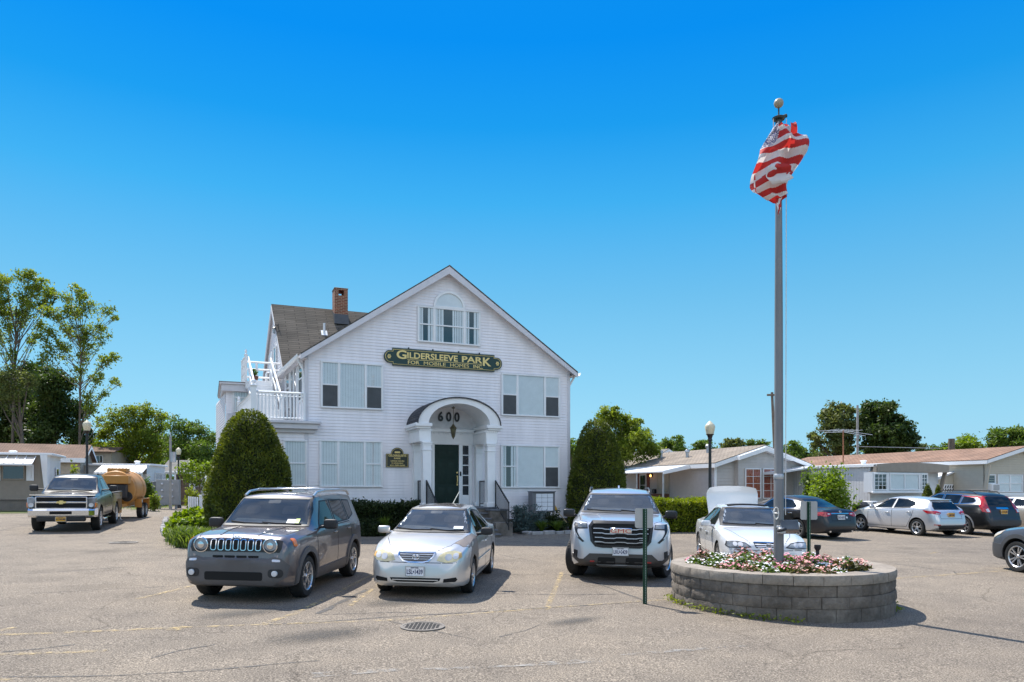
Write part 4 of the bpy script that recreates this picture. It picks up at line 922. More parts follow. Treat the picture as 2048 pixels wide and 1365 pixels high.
def clapboard(mb, poly, fr, pitch=.107, lip=.021, m=0):
    """lapped boards filling a convex outline; fr maps (u, out, z) into space"""
    z0 = min(p[1] for p in poly); z1 = max(p[1] for p in poly); n = max(1, round((z1 - z0) / pitch)); h = (z1 - z0) / n
    br = sorted(set([z0 + i * h for i in range(n)] + [p[1] for p in poly]))
    for a, b in zip(br, br[1:] + [z1]):
        if b - a < 1e-4: continue
        s0 = span(poly, a + 1e-5); s1 = span(poly, b - 1e-5)
        if not s0 or not s1: continue
        k = (a - z0) / h; fa = 1 - (k - math.floor(k + 1e-6)); kb = (b - z0) / h; fb = math.ceil(kb - 1e-6) - kb
        oa, ob = lip * min(1, fa), lip * fb
        mb.add([fr(s0[0], oa, a), fr(s0[1], oa, a), fr(s1[1], ob, b), fr(s1[0], ob, b)], [(0, 1, 2, 3)], m)
        if fa > .999: mb.add([fr(s0[0], 0, a), fr(s0[1], 0, a), fr(s0[1], oa, a), fr(s0[0], oa, a)], [(0, 1, 2, 3)], m)
    return mb
def front(off0=0): return lambda u, o, z: (u, -off0 - o, z)
def leftside(u0): return lambda s, o, z: (lambda p: (p[0] - o, p[1], p[2]))(hv(u0, s, z))
house = thing('house', HP, 'large white clapboard house with gabled front, arched porch and roof-top balcony', 'house', HA)
W = fp(1137, 900)[0]; Zl = fp(613, 712)[1]; Zr = fp(1137, 752)[1]; ZE = (Zl + Zr) / 2 + .15; ua, ZR = fp(903, 541); UR = W / 2
DEP = 13.5
# walls
wl = MB(); clapboard(wl, [(0, .45), (W, .45), (W, ZE), (UR, ZR), (0, ZE)], front())
clapboard(wl, [(0, .45), (DEP, .45), (DEP, ZE), (0, ZE)], leftside(0))
wl.add([hv(W, 0, 0), hv(W, DEP, 0), hv(W, DEP, ZE), hv(W, 0, ZE)], [(0, 1, 2, 3)])
wl.add([hv(0, DEP, 0), hv(W, DEP, 0), hv(W, DEP, ZE), hv(UR, DEP, ZR), hv(0, DEP, ZE)], [(0, 4, 3, 2, 1)])
wall = wl.build('wall', MT['siding'], house, smooth=False, recalc=False)
fd = MB(); fd.box(.03, W - .03, .02, .2, -.3, .46); fd.build('foundation', PM('concrete_base', (.22, .18, .15), .9, var=.2, bump=.3), house)
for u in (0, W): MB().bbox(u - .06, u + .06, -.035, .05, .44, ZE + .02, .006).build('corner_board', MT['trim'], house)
# main roof: two slabs with an overhang to the front and eaves
SHG = shinglemat('grey_brown_shingles', (.098, .087, .073), (.142, .125, .105), .9, .14)
SHF = shinglemat('porch_shingles', (.07, .075, .085), (.10, .10, .11), .3, .13)
sl = (ZR - ZE) / UR; oh = .30; ev = .24; th = .12
def roofslab(name, pts, mat, par, th=.1):
    n = (V(pts[1]) - V(pts[0])).cross(V(pts[2]) - V(pts[0])).normalized()
    if n.z < 0: pts = pts[::-1]; n = -n
    k = len(pts); vs = [V(p) for p in pts] + [V(p) - V((0, 0, th)) for p in pts]
    mb = MB(); mb.add(vs, [tuple(range(k)), tuple(range(2 * k - 1, k - 1, -1))] + [(i, i + k, (i + 1) % k + k, (i + 1) % k) for i in range(k)])
    o = mb.build(name, mat, par, smooth=False); slope_uv(o.data); return o
zt = .10
Lr = [hv(UR, -oh, ZR + zt), hv(UR, DEP + .2, ZR + zt), hv(-ev, DEP + .2, ZE + zt - ev * sl), hv(-ev, -oh, ZE + zt - ev * sl)]
Rr = [hv(UR, -oh, ZR + zt), hv(UR, DEP + .2, ZR + zt), hv(W + ev, DEP + .2, ZE + zt - ev * sl), hv(W + ev, -oh, ZE + zt - ev * sl)]
roof = roofslab('roof', Lr, SHG, house, .06); roofslab('roof', Rr, SHG, house, .06)
# rake boards on the front gable, soffit, gutters
rk = MB()
for sg in (-1, 1):
    ue = UR + sg * (UR + ev)
    a = V((UR, 0, ZR + .035)); b = V((ue, 0, ZE - ev * sl + .035)); d = .23
    rk.add([(a.x, -oh - .02, a.z), (b.x, -oh - .02, b.z), (b.x, -oh - .02, b.z - d * .72), (a.x, -oh - .02, a.z - d * 1.15), (a.x, -oh + .02, a.z), (b.x, -oh + .02, b.z), (b.x, -oh + .02, b.z - d * .72), (a.x, -oh + .02, a.z - d * 1.15)],
           [(0, 1, 2, 3), (7, 6, 5, 4), (3, 2, 6, 7), (0, 4, 5, 1), (1, 5, 6, 2)])
    rk.add([(a.x, -oh, a.z - .1), (b.x, -oh, b.z - .1), (b.x, .02, b.z - .1), (a.x, .02, a.z - .1)], [(0, 1, 2, 3)])
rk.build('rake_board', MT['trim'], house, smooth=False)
for u, sg in ((0, -1), (W, 1)):
    x0, x1 = sorted((u, u + sg * ev)); z = ZE - ev * sl
    mb = MB(); L_ = 5.0 if sg < 0 else DEP
    mb.add([hv(x0, -oh, z - .06), hv(x1, -oh, z - .06), hv(x1, L_, z - .06), hv(x0, L_, z - .06)], [(0, 1, 2, 3)])
    xe = u + sg * ev
    mb.add([hv(xe, -oh, z + .08), hv(xe, L_, z + .08), hv(xe, L_, z - .07), hv(xe, -oh, z - .07)], [(0, 1, 2, 3)])
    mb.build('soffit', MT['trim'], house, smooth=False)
    gt = MB(); pr = [(0, .06), (0, -.05), (.05, -.07), (.10, -.02), (.12, .06)]
    for (a0, b0), (a1, b1) in zip(pr, pr[1:]):
        gt.add([hv(xe + sg * a0, -oh - .02, z + b0), hv(xe + sg * a1, -oh - .02, z + b1), hv(xe + sg * a1, L_, z + b1), hv(xe + sg * a0, L_, z + b0)], [(0, 1, 2, 3)])
    g = gt.build('gutter', MT['white'], house, smooth=False)
    MB().tube([hv(xe + sg * .05, .05, z - .05), hv(u + sg * .10, .10, z - .40), hv(u + sg * .06, .12, z - .6), hv(u + sg * .06, .12, 3.35 if sg < 0 else .3)], .04, 8).build('downspout', MT['white'], house)

# windows
def slats(mb, u0, u1, z0, z1, y, m, w=.085):
    n = max(2, int((u1 - u0) / w)); s = (u1 - u0) / n
    for i in range(n):
        a = u0 + i * s; mb.add([(a, y + .012, z0), (a + s * .92, y - .010, z0), (a + s * .92, y - .010, z1), (a, y + .012, z1)], [(0, 1, 2, 3)], m)
def window(name, u0, u1, z0, z1, bays, par=None, M=None, y=-.032, frame=None, depth=.055, cas=.055, sill=False):
    """bays: list of (fraction, kind); kinds: dh double hung, fx fixed, dk dark, or cur curtain"""
    par = par or house; fm = MB(); fr = frame or MT['white']; tot = sum(b[0] for b in bays)
    fm.bbox(u0, u1, y - depth, y, z1 - cas, z1, .006); fm.bbox(u0, u1, y - depth, y, z0, z0 + cas, .006)
    fm.bbox(u0, u0 + cas, y - depth + .002, y, z0 + cas, z1 - cas, .006); fm.bbox(u1 - cas, u1, y - depth + .002, y, z0 + cas, z1 - cas, .006)
    if sill: fm.bbox(u0 - .03, u1 + .03, y - depth - .03, y, z0 - .035, z0 - .001, .006)
    a = u0 + cas; wid = u1 - u0 - 2 * cas; panes = []
    for i, (f, kind) in enumerate(bays):
        b = a + wid * f / tot
        if i < len(bays) - 1: fm.bbox(b - .035, b + .035, y - depth + .004, y, z0 + cas, z1 - cas, .005)
        x0 = a + (.035 if i else 0); x1 = b - (.035 if i < len(bays) - 1 else 0); zz0, zz1 = z0 + cas, z1 - cas
        zm = (zz0 + zz1) / 2
        if kind[:2] == 'dh': fm.bbox(x0, x1, y - .042, y - .005, zm - .025, zm + .025, .004); fm.bbox(x0, x0 + .022, y - .036, y - .005, zz0, zz1, .003); fm.bbox(x1 - .022, x1, y - .036, y - .005, zz0, zz1, .003)
        panes.append((kind, x0, x1, zz0, zz1, zm)); a = b
    f = fm.build(name, fr, par)
    if M is not None: f.matrix_local = M
    for kind, x0, x1, zz0, zz1, zm in panes:
        bl = MB(); cur = 'b' in kind[2:]
        if cur: slats(bl, x0, x1, zz0, zz1, y - .006, 0); bl.add([(x0, y + .006, zz0), (x1, y + .006, zz0), (x1, y + .006, zz1), (x0, y + .006, zz1)], [(0, 1, 2, 3)], 2)
        else: bl.add([(x0, y + .002, zz0), (x1, y + .002, zz0), (x1, y + .002, zz1), (x0, y + .002, zz1)], [(0, 1, 2, 3)])
        if 'k' in kind[2:]: slats(bl, x0, x0 + (x1 - x0) * .3, zz0, zz1, y - .006, 1); slats(bl, x0 + (x1 - x0) * .6, x1, zz0, zz1, y - .006, 1)
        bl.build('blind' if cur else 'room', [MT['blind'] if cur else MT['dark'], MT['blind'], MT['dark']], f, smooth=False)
        g = MB()
        if kind[:2] == 'dh':
            MB().pane(x0, x1, y - .022, zz0, zm - .02).build('insect_screen', MT['screen'] if 's' in kind[2:] else MT['glass'], f, recalc=False)
            g.pane(x0, x1, y - .028, zm, zz1)
        else: g.pane(x0, x1, y - .026, zz0, zz1)
        g.build('pane', MT['glass'], f, recalc=False)
    return f
def fwin(name, pts, bays, **k):
    (xa, ya, xb, yb, xc, yc, xd, yd) = pts   # left-top, left-bottom, right-top, right-bottom pixels
    u0 = fp(xa, ya)[0]; u1 = fp(xc, yc)[0]
    z1 = (fp(xa, ya)[1] + fp(xc, yc)[1]) / 2; z0 = (fp(xb, yb)[1] + fp(xd, yd)[1]) / 2
    return window(name, u0, u1, z0, z1, bays, **k)
TB = [(1, 'dhbs'), (1.55, 'fxb'), (1, 'dhbs')]
fwin('window', (640.5, 722, 640.5, 816, 766, 730, 766, 821), TB)
fwin('window', (1001.5, 747.4, 1001.5, 831.8, 1119, 753.5, 1119, 836), [(1, 'dhbs'), (1.85, 'fxb'), (1, 'dhbs')])
fwin('window', (638, 880, 638, 974, 764.8, 882.5, 764.8, 975.7), [(1, 'dhb'), (1.5, 'fxb'), (1, 'dhb')])
fwin('window', (1000.4, 889.6, 1000.4, 976.3, 1118.4, 892.5, 1118.4, 976.6), [(1, 'dhk'), (1.85, 'fxb'), (1, 'dhbs')])
# gable window with the arched light
u0, u1 = fp(834, 650)[0], fp(960, 650)[0]; zt_ = fp(866, 612)[1]; z0 = fp(897, 689)[1]; zs = (fp(834, 612)[1] + fp(960, 624)[1]) / 2
gw = window('window', u0, u1, z0, zs, [(1, 'dhk'), (2.0, 'dhk'), (1, 'dhk')])
uc = fp(898, 610)[0]; ra = (fp(929, 620)[0] - fp(866, 614)[0]) / 2; za = fp(898, 617)[1] + .02; apex = fp(898, 584)[1]; rz = apex - za
am = MB(); nA = 20
for i in range(nA):
    a, b = pi * i / nA, pi * (i + 1) / nA
    for r0, r1, y0, y1 in ((1, .86, -.09, -.018),):
        P = [(uc + ra * k * cos(t), za + rz * k * sin(t)) for k in (r0, r1) for t in (a, b)]
        vs = [(x, y0, z) for x, z in P] + [(x, y1, z) for x, z in P]
        am.add(vs, [(0, 1, 3, 2), (4, 6, 7, 5), (0, 4, 5, 1), (2, 3, 7, 6)])
am.bbox(uc - ra, uc + ra, -.09, -.018, za - .05, za + .02, .005)
am.build('arch_frame', MT['white'], gw, 30)
def fan(k, y, nm, mt): 
    pp = [(uc + ra * k * cos(pi * i / nA), za + rz * k * sin(pi * i / nA)) for i in range(nA + 1)]
    MB().add([(a, y, b) for a, b in pp], [tuple(range(len(pp)))]).build(nm, mt, gw, smooth=False, recalc=False)
fan(.88, -.05, 'pane', MT['glass']); fan(.88, -.04, 'blind', MT['blind'])

# left flank: windows and glazed doors above the flat roof, gable wing, chimney
def swin(pxa, pxb, pyt, pyb, bays, u=0):
    ya, zt1 = loc_plane_x(pxa, pyt, u - .02 - 1.5 * SK); yb, _ = loc_plane_x(pxb, pyt, u - .02 - 2 * SK); _, zb1 = loc_plane_x(pxa, pyb, u - .02)
    return (min(ya, yb), max(ya, yb), zb1, zt1)
DECK = fp(613, 843)[1]
def sidewin(s0, s1, z0, z1, bays, u=0):
    M = T(*hv(u, s1, 0)) @ RZ(-pi / 2 - R(-3.5))
    return window('window', 0, s1 - s0, z0, z1, bays, M=M)
sidewin(.35, 1.25, DECK + .75, DECK + 2.35, [(1, 'dhbs')])
sidewin(3.1, 4.0, DECK + .75, DECK + 2.35, [(1, 'dhb')])
sidewin(1.55, 2.9, DECK + .05, DECK + 2.3, [(1, 'fxb'), (1, 'fxb')])
# wing behind: its gable faces left, ridge runs along the front
YG = 8.3; GZ = fp(540, 610, -YG)[1]
v0, v1 = 5.0, 11.6; ug = .12
GE = fp(563, 742, -v0)[1]
GZ = GE + (YG - v0) * 1.01
gw_ = MB(); clapboard(gw_, [(v0, 3.2), (v1, 3.2), (v1, GE), (YG, GZ), (v0, GE)], leftside(ug))
gw_.add([hv(ug, v0, 3), hv(3, v0, 3), hv(3, v0, GE), hv(ug, v0, GE)], [(0, 1, 2, 3)])
gw_.build('wing_wall', MT['siding'], house, smooth=False, recalc=False)
sw = (GZ - GE) / (YG - v0); o2 = .28
roofslab('roof', [hv(ug - .12, YG, GZ + .1), hv(5.2, YG, GZ + .1), hv(5.2, v0 - o2, GE + .1 - o2 * sw), hv(ug - .12, v0 - o2, GE + .1 - o2 * sw)], SHG, house, .06)
roofslab('roof', [hv(ug - .12, YG, GZ + .1), hv(5.2, YG, GZ + .1), hv(5.2, v1 + o2, GE + .1 - o2 * sw), hv(ug - .12, v1 + o2, GE + .1 - o2 * sw)], SHG, house, .06)
rb = MB()
for ya, yb in ((YG, v0 - o2), (YG, v1 + o2)):
    za_, zb_ = GZ + .03, GE + .03 - o2 * sw
    rb.add([hv(ug - .14, ya, za_), hv(ug - .14, yb, zb_), hv(ug - .14, yb, zb_ - .2), hv(ug - .14, ya, za_ - .25), hv(ug - .1, ya, za_), hv(ug - .1, yb, zb_), hv(ug - .1, yb, zb_ - .2), hv(ug - .1, ya, za_ - .25)], [(0, 1, 2, 3), (7, 6, 5, 4), (0, 4, 5, 1), (3, 2, 6, 7), (1, 5, 6, 2)])
    rb.add([hv(ug - .1, ya, za_ - .06), hv(ug - .1, yb, zb_ - .06), hv(ug, yb, zb_ - .06), hv(ug, ya, za_ - .06)], [(0, 1, 2, 3)])
rb.build('rake_board', MT['trim'], house, smooth=False)
M = T(*hv(ug, 8.1, 0)) @ RZ(-pi / 2 + R(3.5))
window('window', 0, .75, GE - .1, GE + 1.45, [(1, 'dhk')], M=M)
M2 = T(*hv(ug, 9.6, 0)) @ RZ(-pi / 2 + R(3.5))
dr = MB().bbox(0, .9, -.06, -.01, GE - .75, GE + 1.4, .01).build('attic_door', MT['white'], house); dr.matrix_local = M2
# chimney on the wing ridge
BRK, nt_, out_ = newmat('red_brick'); L_ = nt_.links.new
tc_ = N(nt_, 'TexCoord'); mp_ = N(nt_, 'Mapping'); mp_.inputs['Rotation'].default_value = (R(90), 0, 0); br_ = N(nt_, 'TexBrick', Scale=1)
br_.inputs['Color1'].default_value = (.30, .085, .045, 1); br_.inputs['Color2'].default_value = (.16, .05, .03, 1); br_.inputs['Mortar'].default_value = (.42, .33, .22, 1); br_.inputs['Brick Width'].default_value = .21; br_.inputs['Row Height'].default_value = .072; br_.inputs['Mortar Size'].default_value = .008
ad_ = N(nt_, 'VectorMath', operation='ADD'); sp_ = N(nt_, 'SeparateXYZ'); cm_ = N(nt_, 'CombineXYZ'); mth = N(nt_, 'Math', operation='ADD')
L_(tc_.outputs['Object'], sp_.inputs[0]); L_(sp_.outputs['X'], mth.inputs[0]); L_(sp_.outputs['Y'], mth.inputs[1]); L_(mth.outputs[0], cm_.inputs['X']); L_(sp_.outputs['Z'], cm_.inputs['Y']); L_(cm_.outputs[0], br_.inputs['Vector'])
pb_ = N(nt_, 'BsdfPrincipled', Roughness=.9); L_(br_.outputs['Color'], pb_.inputs['Base Color']); L_(pb_.outputs[0], out_.inputs['Surface'])
cx0 = fp(667, 600, -YG + .4)[0]; cx1 = fp(693, 600, -YG + .4)[0]; ct = fp(680, 580, -YG + .4)[1]
cy0, cy1 = YG - .75, YG - .05
ch = MB(); t_ = .12; hz = ct - .34; hz1 = ct - .1; ha, hb = cx0 + .17, cx1 - .17
ch.box(cx0, cx1, cy0, cy1, GZ - 1.2, hz); ch.box(cx0, ha, cy0, cy1, hz, hz1); ch.box(hb, cx1, cy0, cy1, hz, hz1); ch.box(cx0, cx1, cy0, cy1, hz1, ct - .03)
chim = ch.build('chimney', BRK, house, smooth=False)
MB().bbox(cx0 - .02, cx1 + .02, cy0 - .02, cy1 + .02, ct - .03, ct, .01).build('chimney_cap', PM('mortar_cap', (.30, .25, .2), .9), chim)
MB().add([(cx0 - .02, cy0 - .02, GZ - .26), (cx1 + .02, cy0 - .02, GZ - .26), (cx1 + .03, cy0 - .16, GZ - .72), (cx0 - .03, cy0 - .16, GZ - .72), (cx0 - .02, cy1, GZ + .05), (cx1 + .02, cy1, GZ + .05), (cx0 - .03, cy1, GZ - .72), (cx1 + .03, cy1, GZ - .72)], [(0, 1, 2, 3), (4, 0, 3, 6), (1, 5, 7, 2)]).build('flashing', PM('lead_flashing', (.09, .092, .095), .6, metal=.3), chim)
vx = fp(648.5, 640, -YG + 1.4)[0]; vz = GZ - 1.4 * sw
MB().cyl((vx, YG - 1.4, vz), (vx, YG - 1.4, vz + .55), .05, .05, 12).add([(vx - .13, YG - 1.52, vz + .005), (vx + .13, YG - 1.52, vz + .005), (vx + .13, YG - 1.28, vz + .26), (vx - .13, YG - 1.28, vz + .26)], [(0, 1, 2, 3)]).build('vent_pipe', MT['white'], house)

# flat-roofed annex with the balcony on it
AX = fp(503, 800)[0] - .12; A1 = 5.4
an = MB(); clapboard(an, [(AX, -.1), (0, -.1), (0, DECK - .35), (AX, DECK - .35)], front()); clapboard(an, [(0, -.1), (A1, -.1), (A1, DECK - .35), (0, DECK - .35)], leftside(AX))
an.build('annex_wall', MT['siding'], house, smooth=False, recalc=False)
cz1 = fp(630, 848)[1]; cz0 = fp(630, 860)[1]; ce = fp(640, 850)[0]
cn = MB()
cn.bbox(AX - .30, ce, -.34, A1, cz1 - .03, cz1 + .06, .01); cn.bbox(AX - .22, ce - .08, -.26, A1, cz0, cz1 - .03, .01); cn.bbox(AX - .1, ce - .18, -.12, A1, cz0 - .12, cz0, .01)
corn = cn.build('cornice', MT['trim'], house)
MB().box(AX - .22, -.02, -.24, A1, cz1 + .06, cz1 + .075).build('deck', PM('deck_grey', (.30, .31, .33), .7), house)
fwin('window', (566, 880, 566, 973, 614.5, 881, 614.5, 973.5), [(1, 'dhb')])
# balcony railing
DZ = cz1 + .075; RH = .95
rl = MB()
def post(mb, p, z0, z1, w=.11, cap=True):
    mb.bbox(p[0] - w / 2, p[0] + w / 2, p[1] - w / 2, p[1] + w / 2, z0, z1, .008)
    if cap:
        mb.bbox(p[0] - w * .7, p[0] + w * .7, p[1] - w * .7, p[1] + w * .7, z1, z1 + .04, .01)
        mb.lathe([(w * .45, 0), (w * .2, .04), (w * .48, .10), (w * .35, .17), (0, .22)], 12, 0, T(p[0], p[1], z1 + .04))
def rail(mb, a, b, n, z0=.1, z1=RH, turned=True):
    a, b = V(a), V(b); dz = V((0, 0, 1))
    for z, w in ((z1, .045), (z1 - .12, .022), (z0, .03)): mb.tube([a + dz * z, b + dz * z], w, 4)
    for i in range(n):
        p = a.lerp(b, (i + .5) / n)
        mb.tube([p + dz * z0, p + dz * (z0 + .12), p + dz * (z0 + .3), p + dz * (z0 + .5), p + dz * (z1 - .14), p + dz * z1], [.026, .026, .034, .03, .024, .026] if turned else .024, 6)
fz = DZ - .02; py_ = -.05
pc = (AX + .18, py_); pe = (-.08, py_)
post(rl, pc, fz, fz + 1.12, .18); rl.bbox(pe[0] - .04, pe[0] + .04, py_ - .04, py_ + .04, fz, fz + .97, .006)
rail(rl, (pc[0] + .09, py_, fz), (pe[0] - .04, py_, fz), 13)
pb2 = hv(AX + .18, 4.6); post(rl, pb2, fz, fz + 1.05, .12)
rail(rl, (pc[0], py_ + .09, fz), (pb2[0], pb2[1] - .06, fz), 22)
rl.build('balcony_railing', MT['white'], house, 30)
# back wing with flat roof, left of the stairs
bw0, bw1 = 5.6, 10.5; BX = -2.1; BZ = fp(440, 768, -bw0)[1]
bk = MB(); clapboard(bk, [(BX, -.1), (ug, -.1), (ug, BZ - .3), (BX, BZ - .3)], lambda u, o, z: hv(u, bw0 - o, z)); clapboard(bk, [(bw0, -.1), (bw1, -.1), (bw1, BZ - .3), (bw0, BZ - .3)], leftside(BX))
bk.build('wing_wall', MT['siding'], house, smooth=False, recalc=False)
bc = MB(); p0 = hv(BX - .25, bw0 - .3); 
bc.bbox(p0[0], ug, p0[1], bw1, BZ - .03, BZ + .05, .01).bbox(p0[0] + .07, ug, p0[1] + .07, bw1, BZ - .3, BZ - .03, .01)
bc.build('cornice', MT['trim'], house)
MB().bbox(p0[0] - .02, ug, p0[1] - .02, bw1, BZ + .05, BZ + .075, .008).build('roof', PM('grey_roofing', (.16, .15, .145), .9), house)
xw = hv(BX, bw0)[0]
window('window', 0, 1.35, DECK + .75, DECK + 1.95, [(1, 'dhb'), (1, 'dhb')], M=T(xw + .25, bw0, 0))
MB().bbox(xw + .05, xw + 1.7, bw0 - .05, bw0, DECK + .05, DECK + .7, .01).build('wall_panel', MT['trim'], house)
# stair up to the attic landing
st = MB(); sx0, sx1 = -1.30, -.45; n = 9; s0, s1 = 2.3, 5.2; LZ = fp(520, 765, -5.4)[1]; dz = (LZ - DZ) / n
for i in range(n):
    y = lerp(s0, s1, i / n); z = DZ + dz * (i + 1); ofs = -y * SK
    st.bbox(sx0 + ofs, sx1 + ofs, y, y + .30, z - .04, z, .006); st.box(sx0 + ofs, sx1 + ofs, y + .01, y + .03, z - dz, z - .04)
for sx in (sx0, sx1): st.add([hv(sx + k, y, z) for k in (-.025, .025) for y, z in ((s0 - .05, DZ + .0), (s1 + .1, LZ - .02), (s1 + .1, LZ - .3), (s0 + .25, DZ))], [(0, 1, 2, 3), (7, 6, 5, 4), (0, 4, 5, 1), (2, 6, 7, 3)])
st.bbox(hv(sx0 - .1, s1)[0], -.15, s1, 6.6, LZ - .12, LZ, .01)
st.bbox(hv(sx0 - .1, s1)[0], -.15, s1 + .01, s1 + .05, LZ - .3, LZ - .12, .01)
stair = st.build('attic_stair', MT['white'], house, smooth=False)
sr = MB()
for sx in (sx0, sx1):
    sr.tube([hv(sx, s0 - .1, DZ + .95), hv(sx, s1, LZ + .95)], .042, 6); sr.tube([hv(sx, s0 - .1, DZ + .5), hv(sx, s1, LZ + .5)], .03, 6)
    post(sr, hv(sx, s0 - .12), DZ, DZ + 1.0, .10)
    for i in range(1, 3): p = hv(sx, lerp(s0, s1, i / 2.4)); z = lerp(DZ, LZ, i / 2.4); sr.tube([(p[0], p[1], z), (p[0], p[1], z + .95)], .035, 4)
pA = hv(sx0 - .08, s1 + .05); pB = hv(sx0 - .08, 6.55); pC = (-.2, 6.55)
for p in (pA, pB, ((pA[0] + pB[0]) / 2, (pA[1] + pB[1]) / 2)): post(sr, p, LZ, LZ + 1.02, .10, p is pA)
for k in (.35, .68, .98):
    sr.tube([(pA[0], pA[1], LZ + k), (pB[0], pB[1], LZ + k)], .045, 4); sr.tube([(pB[0], pB[1], LZ + k), (pC[0], pC[1], LZ + k)], .045, 4)
for t in (.35, .7): post(sr, (lerp(pB[0], pC[0], t), 6.55), LZ, LZ + .98, .09, False)
sr.build('stair_railing', MT['white'], house, 30)
# wall lamp, window air conditioner, plant pot: things of their own
def hthing(nm, p, lab, cat, grp=None, rz=0): return thing(nm, HM @ V(p), lab, cat, HA + rz, grp)
p = hv(ug - .02, 7.0, GE + 2.1)
t = hthing('wall_lantern', p, 'small black wall lantern high on the left gable wing', 'lamp')
MB().tube([(.02, 0, .1), (-.12, 0, .16), (-.16, 0, .05)], .012, 6).bbox(-.01, .01, -.05, .05, 0, .2, .004).lathe([(.02, .06), (.09, -.0), (.075, -.02)], 8, 0, T(-.16, 0, 0)).lathe([(.05, -.2), (.0, -.24)], 8, 0, T(-.16, 0, 0)).build('bracket', MT['black'], t)
MB().lathe([(.07, -.01), (.045, -.2)], 8, 0, T(-.16, 0, 0)).build('lantern_glass', MT['lampglass'], t)
p = hv(ug - .02, 7.72, GE - .12)
t = hthing('air_conditioner', p, 'white air conditioner hung in the gable window above the stair landing', 'air conditioner')
MB().bbox(-.42, .02, -.33, .33, 0, .40, .015).build('case', MT['white'], t)
g = MB()
for i in range(7): g.box(-.36, -.02, -.337, -.331, .05 + i * .045, .075 + i * .045)
g.build('side_louvre', MT['screen'], t)
t = hthing('flower_pot', (hv(sx0 - .08, 5.55)[0] + .35, 5.9, LZ), 'brown pot with a small leafy plant on the stair landing', 'plant pot')
MB().lathe([(0, 0), (.13, 0), (.18, .3), (.17, .3), (.14, .27), (0, .27)], 16).build('pot', PM('brown_pot', (.10, .035, .02), .6), t)
LEAF_A = leafmat('leaf_mid_green', [(.045, .10, .012), (.08, .15, .02), (.13, .20, .03)])
lf = MB()
for i in range(120):
    a = rnd.uniform(0, 2 * pi); r = rnd.uniform(0, .16); z = .3 + rnd.uniform(0, .28); s = .05
    lf.add([(-s, 0, 0), (0, -s * .6, .01), (s, 0, 0), (0, s * .6, .02)], [(0, 1, 2, 3)], 0, T(r * cos(a), r * sin(a), z) @ RZ(a) @ RY(rnd.uniform(-1, 1)) @ RX(rnd.uniform(-1, 1)))
lf.build('leaves', LEAF_A, t, recalc=False, smooth=False)

# ---- porch with barrel vault
po = 1.35
ul0, ul1 = fp(843, 900, po)[0], fp(862, 900, po)[0]; ur0, ur1 = fp(972, 900, po)[0], fp(988, 900, po)[0]
cw = .30; uL = (ul0 + ul1) / 2; uR = (ur0 + ur1) / 2; uC = (uL + uR) / 2
PZ = fp(853, 848, po)[1]       # spring of the arch
FZ = .95                        # porch floor
RO = (uR - uL) / 2 + .36; AZ = fp(912, 795, po)[1]; RZo = AZ - PZ; RI = (uR - uL) / 2 - cw / 2 + .10; RZi = fp(912, 808, po)[1] - PZ
porch = MB()
def arcpts(r, rz, n=24, z0=0): return [(uC + r * cos(pi * i / n), PZ + z0 + rz * sin(pi * i / n)) for i in range(n + 1)]
o_, i_ = arcpts(RO, RZo), arcpts(RI, RZi); oi = arcpts(RO - .03, RZo - .05)
y0, y1 = -po - .15, -.02
ar = MB()
for k in range(24):
    for y in (y0,): ar.add([(*oi[k][:1], y, oi[k][1]), (oi[k + 1][0], y, oi[k + 1][1]), (i_[k + 1][0], y, i_[k + 1][1]), (i_[k][0], y, i_[k][1])], [(0, 1, 2, 3)])
    ar.add([(i_[k][0], y0, i_[k][1]), (i_[k + 1][0], y0, i_[k + 1][1]), (i_[k + 1][0], y1, i_[k + 1][1]), (i_[k][0], y1, i_[k][1])], [(0, 1, 2, 3)])
ar.build('porch_vault', MT['white'], house, 50, recalc=False)
rf = MB()
for k in range(24):
    rf.add([(o_[k][0], y0 - .05, o_[k][1]), (o_[k + 1][0], y0 - .05, o_[k + 1][1]), (o_[k + 1][0], y1, o_[k + 1][1]), (o_[k][0], y1, o_[k][1])], [(0, 1, 2, 3)])
    rf.add([(o_[k][0], y0 - .05, o_[k][1]), (o_[k + 1][0], y0 - .05, o_[k + 1][1]), (oi[k + 1][0], y0 - .05, oi[k + 1][1]), (oi[k][0], y0 - .05, oi[k][1])], [(3, 2, 1, 0)])
    rf.add([(oi[k][0], y0 - .05, oi[k][1]), (oi[k + 1][0], y0 - .05, oi[k + 1][1]), (oi[k + 1][0], y0, oi[k + 1][1]), (oi[k][0], y0, oi[k][1])], [(3, 2, 1, 0)])
pr_ = rf.build('porch_roof', SHF, house, 60, recalc=False); slope_uv(pr_.data)
